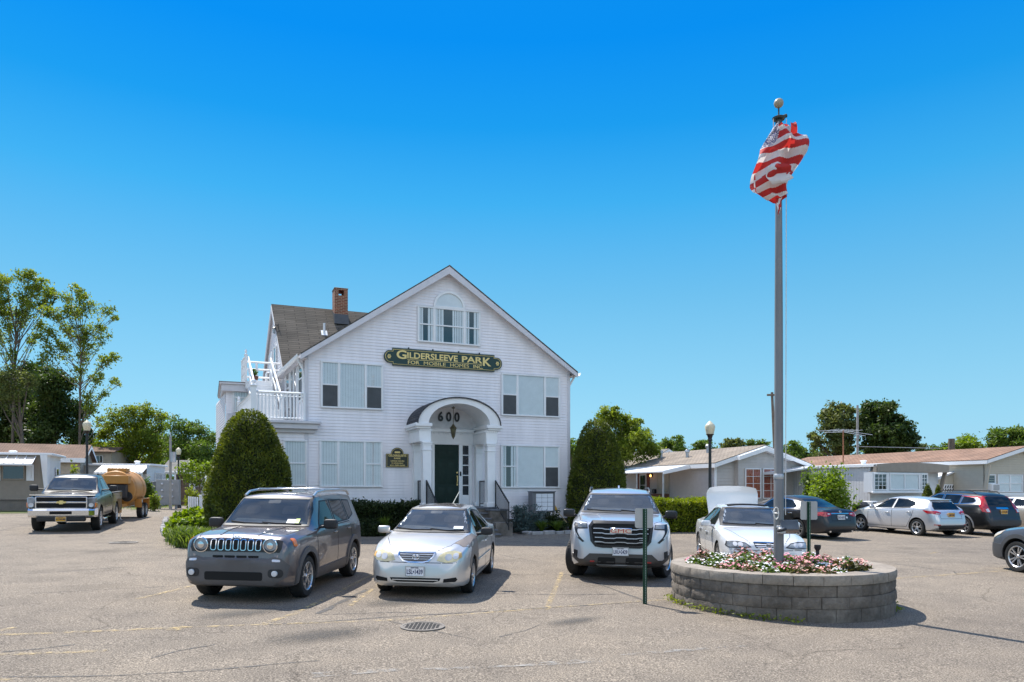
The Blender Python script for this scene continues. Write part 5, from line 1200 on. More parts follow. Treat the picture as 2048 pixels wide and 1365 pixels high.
# tympanum
tp = [(x, z) for x, z in arcpts(RI + .02, RZi + .02)]
MB().add([(x, -.03, z) for x, z in tp], [tuple(range(len(tp)))[::-1]]).build('tympanum', PM('grey_white_panel', (.62, .61, .62), .6), house, smooth=False)
en = MB()
for u, sg in ((uL, -1), (uR, 1)):
    # entablature block running back to the wall
    xo, xi = u + sg * .42, u - sg * .17; a, b = sorted((xo, xi))
    en.bbox(a, b, y0 - .03, y1, PZ - .10, PZ + .02, .012); en.bbox(a + .05, b - .04 if sg > 0 else b - .04, y0 + .03, y1, PZ - .17, PZ - .10, .01)
    a2, b2 = sorted((u + sg * .26, u - sg * .16)); en.bbox(a2, b2, y0 + .10, y1, PZ - .62, PZ - .17, .01)
    nd = 12
    for i in range(nd): yy = lerp(y0 + .12, y1 - .1, i / nd); xf = u + sg * .27; en.box(min(xf, xf + sg * .03), max(xf, xf + sg * .03), yy, yy + .055, PZ - .24, PZ - .175); xf = u - sg * .17; en.box(min(xf, xf - sg * .03), max(xf, xf - sg * .03), yy, yy + .055, PZ - .24, PZ - .175)
    for i in range(5): xx = lerp(a2 + .02, b2 - .07, i / 4); en.box(xx, xx + .05, y0 + .07, y0 + .10, PZ - .24, PZ - .175)
for i in range(22):
    xx = lerp(uL + .18, uR - .22, i / 21); en.box(xx, xx + .045, -.10, -.06, PZ - .24, PZ - .17)
en.bbox(uL + .16, uR - .16, -.14, -.02, PZ - .17, PZ - .06, .008); en.bbox(uL + .16, uR - .16, -.06, -.02, PZ - .62, PZ - .17, .008)
en.build('entablature', MT['white'], house)
for u in (uL, uR):
    for yc, w_, nm in ((-po, cw, 'column'), (-.12, .26, 'pilaster')):
        h = w_ / 2; cm = MB()
        cm.bbox(u - h, u + h, yc - h, yc + h, FZ, PZ - .70, .012); cm.bbox(u - h - .035, u + h + .035, yc - h - .035, yc + h + .035, FZ, FZ + .16, .012)
        cm.bbox(u - h - .03, u + h + .03, yc - h - .03, yc + h + .03, PZ - .68, PZ - .62, .01); cm.bbox(u - h - .015, u + h + .015, yc - h - .015, yc + h + .015, PZ - .74, PZ - .68, .008); cm.bbox(u - h - .02, u + h + .02, yc - h - .02, yc + h + .02, PZ - .92, PZ - .88, .006)
        cm.build(nm, MT['white'], house)
# door, sidelight
d0, d1 = fp(868.5, 950)[0], fp(917, 950)[0]; dz1 = fp(892, 890)[1]
dfm = MB()
s0_, s1_ = fp(923, 950)[0], fp(938, 950)[0]
dfm.bbox(d0 - .10, d0, -.06, -.015, FZ, dz1 + .02, .008).bbox(d1, s0_ - .0, -.06, -.015, FZ, dz1 + .02, .008).bbox(s1_, s1_ + .10, -.06, -.015, FZ, dz1 + .02, .008).bbox(d0 - .12, s1_ + .12, -.07, -.015, dz1 + .02, dz1 + .14, .01).bbox(s0_, s1_, -.055, -.015, FZ, FZ + .40, .008)
door_f = dfm.build('door_frame', MT['white'], house)
dm = MB().bbox(d0, d1, -.035, -.015, FZ, dz1 + .01, .004)
dw = d1 - d0
for ci in (0, 1):
    for za_, zb_ in ((.12, .62), (.75, 1.45), (1.58, 1.85)):
        xa = d0 + dw * (.13 + ci * .40); xb = xa + dw * .33; k = (dz1 - FZ) / 2.03
        dm.add([(x, y, FZ + z * k) for (x, y, z) in ((xa, -.036, za_), (xb, -.036, za_), (xb, -.036, zb_), (xa, -.036, zb_), (xa + .03, -.046, za_ + .03), (xb - .03, -.046, za_ + .03), (xb - .03, -.046, zb_ - .03), (xa + .03, -.046, zb_ - .03))], [(0, 1, 5, 4), (1, 2, 6, 5), (2, 3, 7, 6), (3, 0, 4, 7), (4, 5, 6, 7)])
door = dm.build('door', MT['green'], house, 20)
MB().tube([(d1 - .07, -.05, FZ + 1.12), (d1 - .07, -.09, FZ + 1.06), (d1 - .07, -.09, FZ + .92), (d1 - .07, -.05, FZ + .86)], .018, 8).sup((d1 - .07, -.06, FZ + 1.24), (.07, .05, .07), 1, 12, 8).sup((d1 - .07, -.06, FZ + .80), (.05, .04, .09), 1, 12, 8).build('handle', MT['gold'], door)
slm = MB().box(s0_ + .02, s1_ - .02, -.030, -.026, FZ + .40, dz1)
slp = slm.build('sidelight', MT['glassdark'], house)
mu = MB()
for i in range(6): z = lerp(FZ + .40, dz1 - .0, i / 5); mu.bbox(s0_, s1_, -.045, -.020, z - .018, z + .018, .004)
mu.bbox(s0_, s0_ + .03, -.045, -.02, FZ + .4, dz1, .004).bbox(s1_ - .03, s1_, -.045, -.02, FZ + .4, dz1, .004); mu.build('glazing_bar', MT['white'], slp)
MB().bbox(s0_ - .09, s0_ - .03, -.085, -.06, FZ + 1.12, FZ + 1.28, .006).build('doorbell', MT['blackmatt'], house)
# 600
un0, un1 = fp(876, 833, .05)[0], fp(919, 833, .05)[0]; zn = fp(898, 834, .05)[1]
MB().text('600', T((un0 + un1) / 2, -.05, zn) @ SC(un1 - un0, 1.2, .36)).build('house_number', MT['black'], house)
# porch floor, steps, stone cheek walls, railings
STN = PM('bluestone_masonry', (.10, .085, .07), .9, var=.35, scale=3, bump=.5, bscale=25, col2=(.16, .14, .12))
TRD = PM('slate_tread', (.13, .135, .15), .7, var=.2)
f0, f1 = uL - .35, uR + .22
sm = MB().bbox(f0, f1, -po - .15, -.02, -.3, FZ - .05, .01)
nst = 5; stp_y = -po - .15
for i in range(nst):
    z = (FZ - .05) * (1 - (i + 1) / (nst + .0)); sm.bbox(f0 + .30, f1 - .45, stp_y - .30 * (i + 1), stp_y - .30 * i + .01, -.3, max(.05, z + .0) , .01)
sm.bbox(f1 - .45, f1 + .16, stp_y - .55, stp_y - .02, -.3, FZ - .12, .012); sm.bbox(f1 - .45, f1 + .16, stp_y - 1.05, stp_y - .552, -.3, .45, .012)
sm.bbox(f0 - .25, f0 + .30, stp_y - .55, stp_y - .02, -.3, FZ - .12, .012); sm.bbox(f0 - .25, f0 + .30, stp_y - 1.05, stp_y - .552, -.3, .45, .012)
stp = sm.build('front_steps', STN, house)
td = MB().bbox(f0 - .03, f1 + .03, -po - .19, -.02, FZ - .05, FZ, .01)
for i in range(nst):
    z = max(.05, (FZ - .05) * (1 - (i + 1) / nst)); td.bbox(f0 + .301, f1 - .451, stp_y - .30 * (i + 1) - .03, stp_y - .30 * i - .001, z + .001, z + .05, .008)
td.bbox(f1 - .48, f1 + .19, stp_y - .58, stp_y - .005, FZ - .12, FZ - .06, .01); td.build('stair_tread', TRD, stp)
def irail(pts, spacing=.115):
    mb = MB()
    for (a, b) in zip(pts, pts[1:]):
        a, b = V(a), V(b); mb.tube([a + V((0, 0, .92)), b + V((0, 0, .92))], .03, 6); mb.tube([a + V((0, 0, .10)), b + V((0, 0, .10))], .016, 6)
        n = max(1, int((b - a).length / spacing))
        for i in range(n + 1): p = a.lerp(b, i / n); mb.tube([p + V((0, 0, .1 if 0 < i < n else -.0)), p + V((0, 0, .92))], .012 if 0 < i < n else .02, 5)
    return mb
for u, sg in ((uL, -1), (uR, 1)):
    irail([(u, -.30, FZ), (u, -po + .18, FZ)]).build('porch_railing', MT['black'], house)
    ux = u + sg * .05 + (.08 if sg > 0 else .0)
    irail([(ux, -po - .2, FZ), (ux, -po - .22, FZ), (ux, stp_y - 1.3, .2)]).build('stair_handrail', MT['black'], house)

# hanging lantern
t = hthing('hanging_lantern', (uC, -po * .55, PZ + RZi - .06), 'antique bronze lantern hanging on a rod under the porch arch', 'lantern')
ld = PZ + RZi - fp(909, 848, po * .55)[1]
br_m = PM('antique_bronze', (.10, .085, .045), .5, metal=.5)
MB().tube([(0, 0, .04), (0, 0, -ld)], .012, 6).lathe([(.07, .0), (.05, -.04), (0, -.05)], 12).build('rod', br_m, t)
MB().lathe([(0, -ld + .06), (.05, -ld + .02), (.05, -ld), (.13, -ld - .09), (.145, -ld - .11), (.12, -ld - .11)], 8).lathe([(.075, -ld - .36), (.06, -ld - .40), (.02, -ld - .47), (0, -ld - .50)], 8).build('cap', br_m, t)
MB().lathe([(.12, -ld - .11), (.07, -ld - .36)], 8).build('lantern_glass', glassmat('bronze_glass', (.12, .11, .06), 0, .1), t)

# ---- the long sign over the porch
def wsign(name, u0, u1, z0, z1, label, cat):
    return hthing(name, ((u0 + u1) / 2, -.02, (z0 + z1) / 2), label, cat)
su0, su1 = fp(768, 712, .08)[0], fp(1004, 728, .08)[0]; szt = (fp(781, 696, .08)[1] + fp(992, 711, .08)[1]) / 2; szb = (fp(781, 731, .08)[1] + fp(992, 744, .08)[1]) / 2
t = wsign('name_sign', su0, su1, szb, szt, 'long green sign with gold lettering and rounded ends above the porch', 'sign')
sw_, sh = (su1 - su0), (szt - szb)
def signpoly(w, h, k=0):
    a = h * .36 - k; e = h * .30; o = []
    for sx in (1, -1):
        cxx = sx * (w / 2 - e - .02); pts = [(cxx + sx * (e + .02 - k) * cos(R(q)), a * sin(R(q))) for q in range(-90, 91, 15)]
        o.append((sx, cxx, pts))
    P = []
    sx, cxx, pts = o[0]; xi = w / 2 - e - .12
    P += [(xi, -h / 2 + k), (xi, -a)] + pts + [(xi, a), (xi, h / 2 - k)]
    P += [(-x, z) for x, z in [(xi, h / 2 - k), (xi, a)] + pts[::-1] + [(xi, -a), (xi, -h / 2 + k)]]
    return P
MB().prism(signpoly(sw_, sh), -.07, .0).build('sign_board', MT['greenboard'], t, 20)
# gold line just inside the edge
lp = [(x, z) for x, z in signpoly(sw_ - .10, sh - .10)]
b2 = MB()
for i in range(len(lp)):
    p, q = V(lp[i]), V(lp[(i + 1) % len(lp)])
    if (q - p).length < 1e-4: continue
    b2.tube([(p.x, -.071, p.y), (q.x, -.071, q.y)], .009, 4)
b2.build('gold_border', MT['gold'], t)
lt = MB(); S_ = sh
x = -sw_ * .40; q_ = sw_ * .80 / 2.88
def put(key, x0, w, zc, h): lt.text(key, T(x + (x0 + w / 2) * q_, -.075, zc) @ SC(w * q_, .6, h))
put('G', 0, .29, sh * .14, sh * .50); put('gilder', .31, 1.52, sh * .13, sh * .36); put('par', 1.96, .64, sh * .13, sh * .36); put('K', 2.62, .26, sh * .06, sh * .50)
lt.box(x + .31 * q_, x + 2.60 * q_, -.076, -.071, -sh * .12, -sh * .095)
y2 = -sh * .27; h2 = sh * .20
put('for', .33, .34, y2, h2); put('mobile', .80, .66, y2, h2); put('homes', 1.60, .58, y2, h2); put('inc', 2.32, .30, y2, h2)
lt.build('lettering', MT['gold'], t)
fl = MB()
for sx in (-1, 1):
    fx = sx * (sw_ / 2 - sh * .30)
    for i in range(6): a = 2 * pi * i / 6; fl.sup((fx + .045 * cos(a), -.072, .055 * sin(a)), (.05, .02, .055), 1, 8, 6)
    fl.sup((fx, -.075, 0), (.04, .03, .04), 1, 8, 6)
fl.build('rosette', MT['gold'], t)
for k in (-.30, -.1, .12, .30): MB().bbox(sw_ * k - .02, sw_ * k + .02, -.06, 0, sh / 2, sh / 2 + .06, .004).build('hanger', MT['black'], t)
# ---- the small office sign by the porch
ou0, ou1 = fp(772, 925, .05)[0], fp(817, 925, .05)[0]; oz1 = fp(795, 908, .05)[1]; oz0 = fp(795, 935, .05)[1]; ozt = fp(795, 899, .05)[1]
t = wsign('office_sign', ou0, ou1, oz0, oz1, 'small green office sign with domed top beside the porch', 'sign')
ow, ohh = ou1 - ou0, oz1 - oz0; dt = ozt - oz1
pol = [(-ow / 2, -ohh / 2), (ow / 2, -ohh / 2), (ow / 2, ohh / 2), (ow * .30, ohh / 2)] + [(ow * .28 * cos(R(q)), ohh / 2 + (dt + .06) * sin(R(q))) for q in range(0, 181, 20)] + [(-ow * .30, ohh / 2), (-ow / 2, ohh / 2)]
MB().prism(pol, -.05, 0).build('sign_board', PM('sign_bronze_green', (.03, .035, .022), .45), t, 20)
b2 = MB(); k = .93
for i in range(len(pol)): p, q = V(pol[i]) * k, V(pol[(i + 1) % len(pol)]) * k; b2.tube([(p.x, -.051, p.y), (q.x, -.051, q.y)], .006, 4)
b2.build('gold_border', MT['gold'], t)
lt = MB()
for key, w, z, h in (('gilder2', .80, .36, .16), ('park', .30, .16, .12), ('office', .60, -.04, .10), ('appt', .52, -.20, .08), ('tel', .66, -.36, .11)): lt.text(key, T(0, -.055, ohh * z) @ SC(ow * w, .5, ohh * h))
lt.build('lettering', MT['gold'], t)
fl = MB()
for sx in (-1, 0, 1): fl.sup((sx * .06, -.052, ohh / 2 + .05), (.09, .02, .07), 1, 10, 6)
fl.build('rosette', MT['gold'], t)

# ---- grey mailbox cluster
m0, m1 = fp(1065, 1000, .75)[0], fp(1107, 1000, .75)[0]; mz1 = fp(1085, 984, .75)[1]; mz0 = fp(1085, 1023, .75)[1]
t = hthing('mailbox_cluster', ((m0 + m1) / 2, -.62, 0), 'grey mailbox cluster with white doors on a pedestal among shrubs', 'mailbox')
mw = (m1 - m0); 
MB().bbox(-mw / 2, mw / 2, -.18, .22, mz0 - .02, mz1 - .02, .015).bbox(-mw / 2 - .04, mw / 2 + .04, -.26, .25, mz1 - .02, mz1 + .02, .012).bbox(-mw / 2 - .03, -mw / 2, -.2, .2, mz0 - .05, mz1 - .02, .005).bbox(mw / 2, mw / 2 + .03, -.2, .2, mz0 - .05, mz1 - .02, .005).build('cabinet', PM('dark_grey_cabinet', (.16, .165, .18), .5), t)
MB().bbox(-.12, .12, -.08, .12, -.2, mz0 - .02, .01).build('pedestal', MT['steel'], t)
for r_ in range(4):
    for q in range(3):
        a = -mw / 2 + .12 + q * (mw - .16) / 3; b = a + (mw - .16) / 3 - .012; z0 = mz0 + .02 + r_ * (mz1 - mz0 - .08) / 4; z1 = z0 + (mz1 - mz0 - .08) / 4 - .012
        MB().bbox(a, b, -.20, -.17, z0, z1, .006).cyl(((a + b) / 2, -.2, (z0 + z1) / 2), ((a + b) / 2, -.21, (z0 + z1) / 2), .014, .014, 8).build('letterbox_door', MT['platewhite'], t)
# ---- yellow broom leaning at the corner
bA = fp(1133, 1040, .9); bB = fp(1107, 1014, .6)
t = hthing('push_broom', (bA[0], -.9, bA[1] - .1), 'broom with yellow head and wooden handle leaning near the mailboxes', 'broom')
dx, dz_ = bB[0] - bA[0], bB[1] - bA[1] + .1
MB().tube([(0, 0, 0), (dx * .8, .24, dz_ * .8)], .016, 8).build('broom_handle', PM('light_wood', (.45, .33, .16), .6), t)
MB().tube([(dx * .72, .22, dz_ * .72), (dx * .86, .26, dz_ * .86), (dx, .3, dz_)], [.03, .075, .085], 10).build('broom_head', PM('yellow_bristles', (.60, .33, .03), .7), t)
# ================= MOBILE HOMES =================
class Frame:
    """local frame of a building: origin at its front left corner, x along the front, y going back"""
    def __init__(s, name, px, d, ang, label, group=None, cat='mobile home', dz=0):
        p = atd(px, 900, d); s.o = on(p.x, p.y, dz); s.a = R(ang); s.M = Matrix.Translation(s.o) @ RZ(s.a); s.I = s.M.inverted()
        s.t = thing(name, s.o, label, cat, s.a, group)
    def f(s, px, py, off=0):
        o = s.I @ V((0, 0, HC)); d = s.I.to_3x3() @ ray(px, py); t = (-off - o.y) / d.y; p = o + d * t; return p.x, p.z
    def s_(s, px, py, x=0):
        o = s.I @ V((0, 0, HC)); d = s.I.to_3x3() @ ray(px, py); t = (x - o.x) / d.x; p = o + d * t; return p.y, p.z
    def thing(s, nm, p, lab, cat, grp=None, rz=0): return thing(nm, s.M @ V(p), lab, cat, s.a + rz, grp)
def ffront(off=0): return lambda u, o, z: (u, -off - o, z)
def fleft(x=0): return lambda q, o, z: (x - o, q, z)
def fright(x=0): return lambda q, o, z: (x + o, q, z)
def gable_home(fr, W, L, E, Rg, wallm, roofm, pitch=.11, eave=.25, front=.3, side='L', trim=None, fas=.16):
    trim = trim or MT['white']; w = MB()
    clapboard(w, [(0, .05), (W, .05), (W, E), (W / 2, Rg), (0, E)], ffront(), pitch, .035)
    if side in 'LB': clapboard(w, [(0, .05), (L, .05), (L, E), (0, E)], fleft(), pitch, .035)
    else: w.add([(0, 0, 0), (0, L, 0), (0, L, E), (0, 0, E)], [(3, 2, 1, 0)])
    if side in 'RB': clapboard(w, [(0, .05), (L, .05), (L, E), (0, E)], fright(W), pitch, .035)
    else: w.add([(W, 0, 0), (W, L, 0), (W, L, E), (W, 0, E)], [(0, 1, 2, 3)])
    w.add([(0, L, 0), (W, L, 0), (W, L, E), (W / 2, L, Rg), (0, L, E)], [(0, 4, 3, 2, 1)])
    w.build('wall', wallm, fr.t, smooth=False, recalc=False)
    s = (Rg - E) / (W / 2)
    for sg in (-1, 1):
        xe = W / 2 + sg * (W / 2 + eave); ze = E - eave * s
        roofslab('roof', [(W / 2, -front, Rg + .09), (W / 2, L + .2, Rg + .09), (xe, L + .2, ze + .09), (xe, -front, ze + .09)], roofm, fr.t, .05)
        b = MB(); a = (W / 2, Rg + .05); e = (xe, ze + .05)
        b.add([(a[0], -front - .01, a[1]), (e[0], -front - .01, e[1]), (e[0], -front - .01, e[1] - fas), (a[0], -front - .01, a[1] - fas * 1.1)] + [(a[0], -front + .03, a[1]), (e[0], -front + .03, e[1]), (e[0], -front + .03, e[1] - fas), (a[0], -front + .03, a[1] - fas * 1.1)], [(0, 1, 2, 3), (7, 6, 5, 4), (3, 2, 6, 7)])
        b.add([(a[0], -front, a[1] - .06), (e[0], -front, e[1] - .06), (e[0], 0, e[1] - .06), (a[0], 0, a[1] - .06)], [(0, 1, 2, 3)])
        x0, x1 = sorted((xe, W / 2 + sg * W / 2)); b.add([(x0, -front, ze - fas * .6), (x1, -front, ze - fas * .6), (x1, L, ze - fas * .6), (x0, L, ze - fas * .6)], [(0, 1, 2, 3)])
        xf = xe; b.add([(xf, -front, ze + .06), (xf, L + .2, ze + .06), (xf, L + .2, ze - fas + .04), (xf, -front, ze - fas + .04)], [(0, 1, 2, 3)])
        b.build('fascia', trim, fr.t, smooth=False)
    return s
def roofcap(fr, x, y, z, r=.12, h=.22, m=None):
    MB().lathe([(r * .7, -.1), (r * .7, h * .6), (r, h * .62), (r, h * .85), (r * .6, h), (0, h)], 12, 0, T(x, y, z)).build('roof_vent', m or MT['white'], fr.t)
TANROOF = shinglemat('tan_shingles', (.26, .22, .18), (.31, .265, .22), .3, .14)
REDROOF = shinglemat('red_brown_shingles', (.25, .155, .11), (.29, .19, .14), .3, .14)
BRNROOF = shinglemat('brown_shingles', (.20, .135, .10), (.24, .165, .125), .3, .14)
GREYROOF = shinglemat('grey_shingles', (.20, .195, .18), (.25, .24, .22), .3, .14)
GS = PM('light_grey_siding', (.50, .46, .43), .55, var=.05)
TS = PM('tan_siding', (.30, .255, .205), .6, var=.06)
BS = PM('cream_siding', (.52, .46, .36), .55, var=.05)
METAL = PM('white_metal_panel', (.66, .66, .67), .4, var=.06)
RUSTM = PM('weathered_metal_awning', (.40, .34, .27), .5, var=.35, scale=2.5, col2=(.50, .45, .39))
# --- grey gabled home with the sloping porch roof
A = Frame('mobile_home', 1431, 36.8, 22.5, 'light grey mobile home with gabled front and red curtains, behind the white sedan with raised boot lid', 'mobile homes of the park')
A.t['label'] = 'light grey mobile home with gabled front, red curtains and white porch roof'
AW = A.f(1607, 950)[0]; AE = 2.92; AR = 3.78; AL = 14
asl = gable_home(A, AW, AL, AE, AR, GS, TANROOF, .16, .30, .35, 'L', MT['white'], .2)
# projecting bay in the gable
b0, b1 = A.f(1476, 950, .3)[0], A.f(1573, 950, .3)[0]; bc = (b0 + b1) / 2; br = AR - .18
by = MB(); hb = br - (b1 - b0) / 2 * asl
clapboard(by, [(b0, .05), (b1, .05), (b1, hb), (bc, br), (b0, hb)], ffront(.3), .16); by.add([(b0, -.3, 0), (b0, 0, 0), (b0, 0, hb), (b0, -.3, hb)], [(0, 1, 2, 3)]); by.add([(b1, -.3, 0), (b1, 0, 0), (b1, 0, hb), (b1, -.3, hb)], [(3, 2, 1, 0)])
by.build('bay', GS, A.t, smooth=False, recalc=False)
fb = MB()
for sg in (-1, 1):
    xe = bc + sg * ((b1 - b0) / 2 + .12); za, ze = br + .16, br + .16 - ((b1 - b0) / 2 + .12) * asl
    fb.add([(bc, -.58, za), (xe, -.58, ze), (xe, -.58, ze - .2), (bc, -.58, za - .22), (bc, -.30, za), (xe, -.30, ze), (xe, -.30, ze - .2), (bc, -.30, za - .22)], [(0, 1, 2, 3), (3, 2, 6, 7), (0, 4, 5, 1), (1, 5, 6, 2)])
fb.build('bay_fascia', MT['white'], A.t, smooth=False)
REDC = PM('red_curtain', (.40, .04, .02), .8, var=.35, scale=6, stretch=(6, 6, .6), col2=(.48, .16, .10))
def gridwin(fr, u0, u1, z0, z1, nx, nz, y=-.035, back=None, M=None, bars=.022, pane=None):
    f = MB(); c = .05
    f.bbox(u0, u1, y - .05, y, z1 - c, z1, .006).bbox(u0, u1, y - .05, y, z0, z0 + c, .006).bbox(u0, u0 + c, y - .048, y, z0 + c, z1 - c, .006).bbox(u1 - c, u1, y - .048, y, z0 + c, z1 - c, .006)
    for i in range(1, nx): x = lerp(u0 + c, u1 - c, i / nx); f.bbox(x - bars / 2, x + bars / 2, y - .038, y, z0 + c, z1 - c, .003)
    for i in range(1, nz): z = lerp(z0 + c, z1 - c, i / nz); f.bbox(u0 + c, u1 - c, y - .036, y, z - bars / 2, z + bars / 2, .003)
    o = f.build('window', MT['white'], fr.t)
    if M is not None: o.matrix_local = M
    bk = MB(); n = max(3, int((u1 - u0) / .12))
    if back is not None and back is not MT['dark']: slats(bk, u0 + c, u1 - c, z0 + c, z1 - c, y - .008, 0, .11)
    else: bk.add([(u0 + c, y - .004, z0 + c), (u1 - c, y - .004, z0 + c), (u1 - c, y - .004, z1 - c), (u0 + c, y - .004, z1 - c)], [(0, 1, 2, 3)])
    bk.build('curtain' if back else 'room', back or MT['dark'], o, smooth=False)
    MB().pane(u0 + c, u1 - c, y - .028, z0 + c, z1 - c).build('pane', pane or MT['glass'], o, recalc=False)
    return o
for xa, xb in ((1489, 1520.5), (1524.5, 1556)):
    u0, u1 = A.f(xa, 960, .3)[0], A.f(xb, 960, .3)[0]; z1 = A.f(xa, 937, .3)[1]; z0 = A.f(xa, 998, .3)[1]
    gridwin(A, u0, u1, z0, z1, 2, 4, y=-.335, back=REDC)
for x in (0, AW): MB().bbox(x - .06, x + .05, -.04, .05, 0, AE, .008).build('corner_board', MT['white'], A.t)
# left side: porch roof on posts, door, window with red shutters
p0 = A.s_(1395, 930, 0)[0]; p1 = A.s_(1310, 935, 0)[0]; pw = 1.9
p0, p1 = 1.75, 9.2
MB().add([(0, p0, AE - .02), (0, p1, AE - .02), (-pw, p1, AE - .40), (-pw, p0, AE - .40), (0, p0, AE - .08), (0, p1, AE - .08), (-pw, p1, AE - .46), (-pw, p0, AE - .46)], [(0, 1, 2, 3), (7, 6, 5, 4), (3, 2, 6, 7), (0, 3, 7, 4), (1, 5, 6, 2)]).build('porch_roof', METAL, A.t, smooth=False)
MB().add([(0, p0 - .03, AE + .02), (-pw - .03, p0 - .03, AE - .38), (-pw - .03, p0 - .03, AE - .56), (0, p0 - .03, AE - .20), (0, p0, AE + .02), (-pw - .03, p0, AE - .38), (-pw - .03, p0, AE - .56), (0, p0, AE - .20)], [(0, 1, 2, 3), (7, 6, 5, 4), (0, 4, 5, 1), (3, 2, 6, 7), (1, 5, 6, 2)]).build('porch_fascia', MT['white'], A.t, smooth=False)
for yy in (p0 + .1, p0 + 2.6, p0 + 5, p1 - .1):
    MB().bbox(-pw + .02, -pw + .09, yy - .035, yy + .035, 0, AE - .44, .006).build('porch_post', MT['steel'], A.t)
def side(fr, x=0): return lambda s0: T(x, s0, 0) @ RZ(-pi / 2)
SM = side(A)
o = MB().bbox(0, .92, -.05, -.015, .55, 2.55, .008).bbox(-.12, 0, -.06, -.01, .5, 2.66, .008).bbox(.92, 1.04, -.06, -.01, .5, 2.66, .008).build('door', PM('beige_door', (.45, .40, .32), .5), A.t); o.matrix_local = SM(5.0)
k = MB().sup((.82, -.08, 1.5), (.06, .07, .06), 1, 10, 6).build('handle', MT['gold'], o)
gridwin(A, 0, .7, 1.2, 2.45, 1, 2, M=SM(6.9), back=MT['dark'])
REDS = PM('dark_red_shutter', (.16, .035, .022), .6)
for s0 in (7.25, 6.15):
    o = MB().bbox(0, .26, -.05, -.015, 1.1, 2.55, .006).build('shutter', REDS, A.t); o.matrix_local = SM(s0)
lm = MB().bbox(-.06, .06, -.10, -.015, 2.3, 2.52, .01).build('porch_light', MT['black'], A.t); lm.matrix_local = SM(5.65)
lb = MB().sup((0, -.13, 2.36), (.11, .11, .14), 1, 10, 8).build('bulb', emit('warm_bulb', (1, .45, .12), 3), lm)
st_ = MB().bbox(-1.5, -.05, 3.6, 5.4, -.1, .5, .01)
st_.build('porch_step', PM('brown_boards', (.09, .045, .03), .7, var=.2), A.t)
MB().bbox(-1.55, -1.48, 3.6, 7.2, .0, 1.35, .01).bbox(-1.5, -.3, 3.55, 3.6, 0, 1.35, .01).build('porch_panel', PM('brown_panel', (.10, .045, .028), .7, var=.2), A.t)
mbx = MB().bbox(.0, .3, -.16, -.02, 1.35, 1.6, .02).build('letterbox', MT['black'], A.t); mbx.matrix_local = SM(5.5)
for x, y in ((1.2, 4), (1.5, 7)): roofcap(A, x, y, AE + x * asl + .1, .13, .42, MT['steel'])
for x, y in ((.9, 10), (.8, 12.5)): roofcap(A, x, y, AE + x * asl + .1, .07, .3, MT['black'])
roofcap(A, 2.0, 3.2, AE + 2.0 * asl + .1, .15, .45, MT['steel'])
# grey roofed house farther back
Q = Frame('house', 1262, 56, 22.5, 'white house with grey roof showing above the grey mobile home', None, 'house')
QZ = 56 / 1470 * (977 - 896) + HC - Q.o.z
gable_home(Q, 6.5, 12, QZ - 1.9, QZ - .1, MT['siding'], GREYROOF, .2, .25, .3, 'L')
# swap: ridge runs along the view; add a long low wing to the right
roofslab('roof', [(3.25, 3, QZ), (15, 3, QZ - .05), (15, -.6, QZ - 1.7), (3.25, -.6, QZ - 1.7)], GREYROOF, Q.t, .1)
MB().box(3.2, 15, -.2, 3, 0, QZ - 1.72).build('wing_wall', MT['siding'], Q.t, smooth=False)

# --- white single-wide with the brown raked front
B = Frame('mobile_home', 1741, 34.2, 22.5, 'white mobile home with brown raked front trim and a bow of windows', 'mobile homes of the park')
BW_ = B.f(1876, 950)[0]; BT = B.f(1744, 929)[1]
w = MB(); n = 34
def ribwall(mb, pts_fn, L, z0, z1, step=.16, m=0):
    k = int(L / step)
    for i in range(k):
        a, b_, c_ = L * i / k, L * (i + .8) / k, L * (i + 1) / k
        mb.add([pts_fn(a, .012, z0), pts_fn(b_, .012, z0), pts_fn(b_, .012, z1), pts_fn(a, .012, z1)], [(0, 1, 2, 3)], m)
        mb.add([pts_fn(b_, 0, z0), pts_fn(c_, 0, z0), pts_fn(c_, 0, z1), pts_fn(b_, 0, z1)], [(0, 1, 2, 3)], m)
ribwall(w, fleft(), 13, .05, BT - .1)
clapboard(w, [(0, .05), (BW_, .05), (BW_, BT - .1), (0, BT - .1)], ffront(), .2)
w.add([(BW_, 0, 0), (BW_, 13, 0), (BW_, 13, BT), (BW_, 0, BT)], [(0, 1, 2, 3)]); w.add([(0, 13, 0), (BW_, 13, 0), (BW_, 13, BT), (0, 13, BT)], [(3, 2, 1, 0)])
w.build('wall', METAL, B.t, smooth=False, recalc=False)
rf = MB(); k = 10
for i in range(k):
    a, b_ = i / k, (i + 1) / k; za, zb = BT + .09 * sin(pi * a), BT + .09 * sin(pi * b_); xa, xb = lerp(-.12, BW_ + .12, a), lerp(-.12, BW_ + .12, b_)
    rf.add([(xa, -.46, za), (xb, -.46, zb), (xb, 13.2, zb), (xa, 13.2, za)], [(0, 1, 2, 3)])
rf.add([(-.12, -.46, BT), (-.12, 13.2, BT), (-.12, 13.2, BT - .12), (-.12, -.46, BT - .12), (BW_ + .12, -.46, BT), (BW_ + .12, 13.2, BT), (BW_ + .12, 13.2, BT - .12), (BW_ + .12, -.46, BT - .12)], [(0, 1, 2, 3), (7, 6, 5, 4)])
rf.build('roof', MT['white'], B.t, smooth=False)
BT_ = PM('taupe_trim', (.30, .25, .20), .5, var=.08)
fz = .36
fs_ = MB(); pp = [(-.12, BT)] + [(lerp(-.12, BW_ + .12, i / 10), BT + .09 * sin(pi * i / 10)) for i in range(1, 10)] + [(BW_ + .12, BT), (BW_ + .10, BT - fz), (-.10, BT - fz)]
fs_.prism(pp, -.50, -.42); fs_.box(-.10, BW_ + .10, -.42, 0, BT - fz, BT - fz + .03); fs_.build('front_fascia', BT_, B.t, smooth=False)
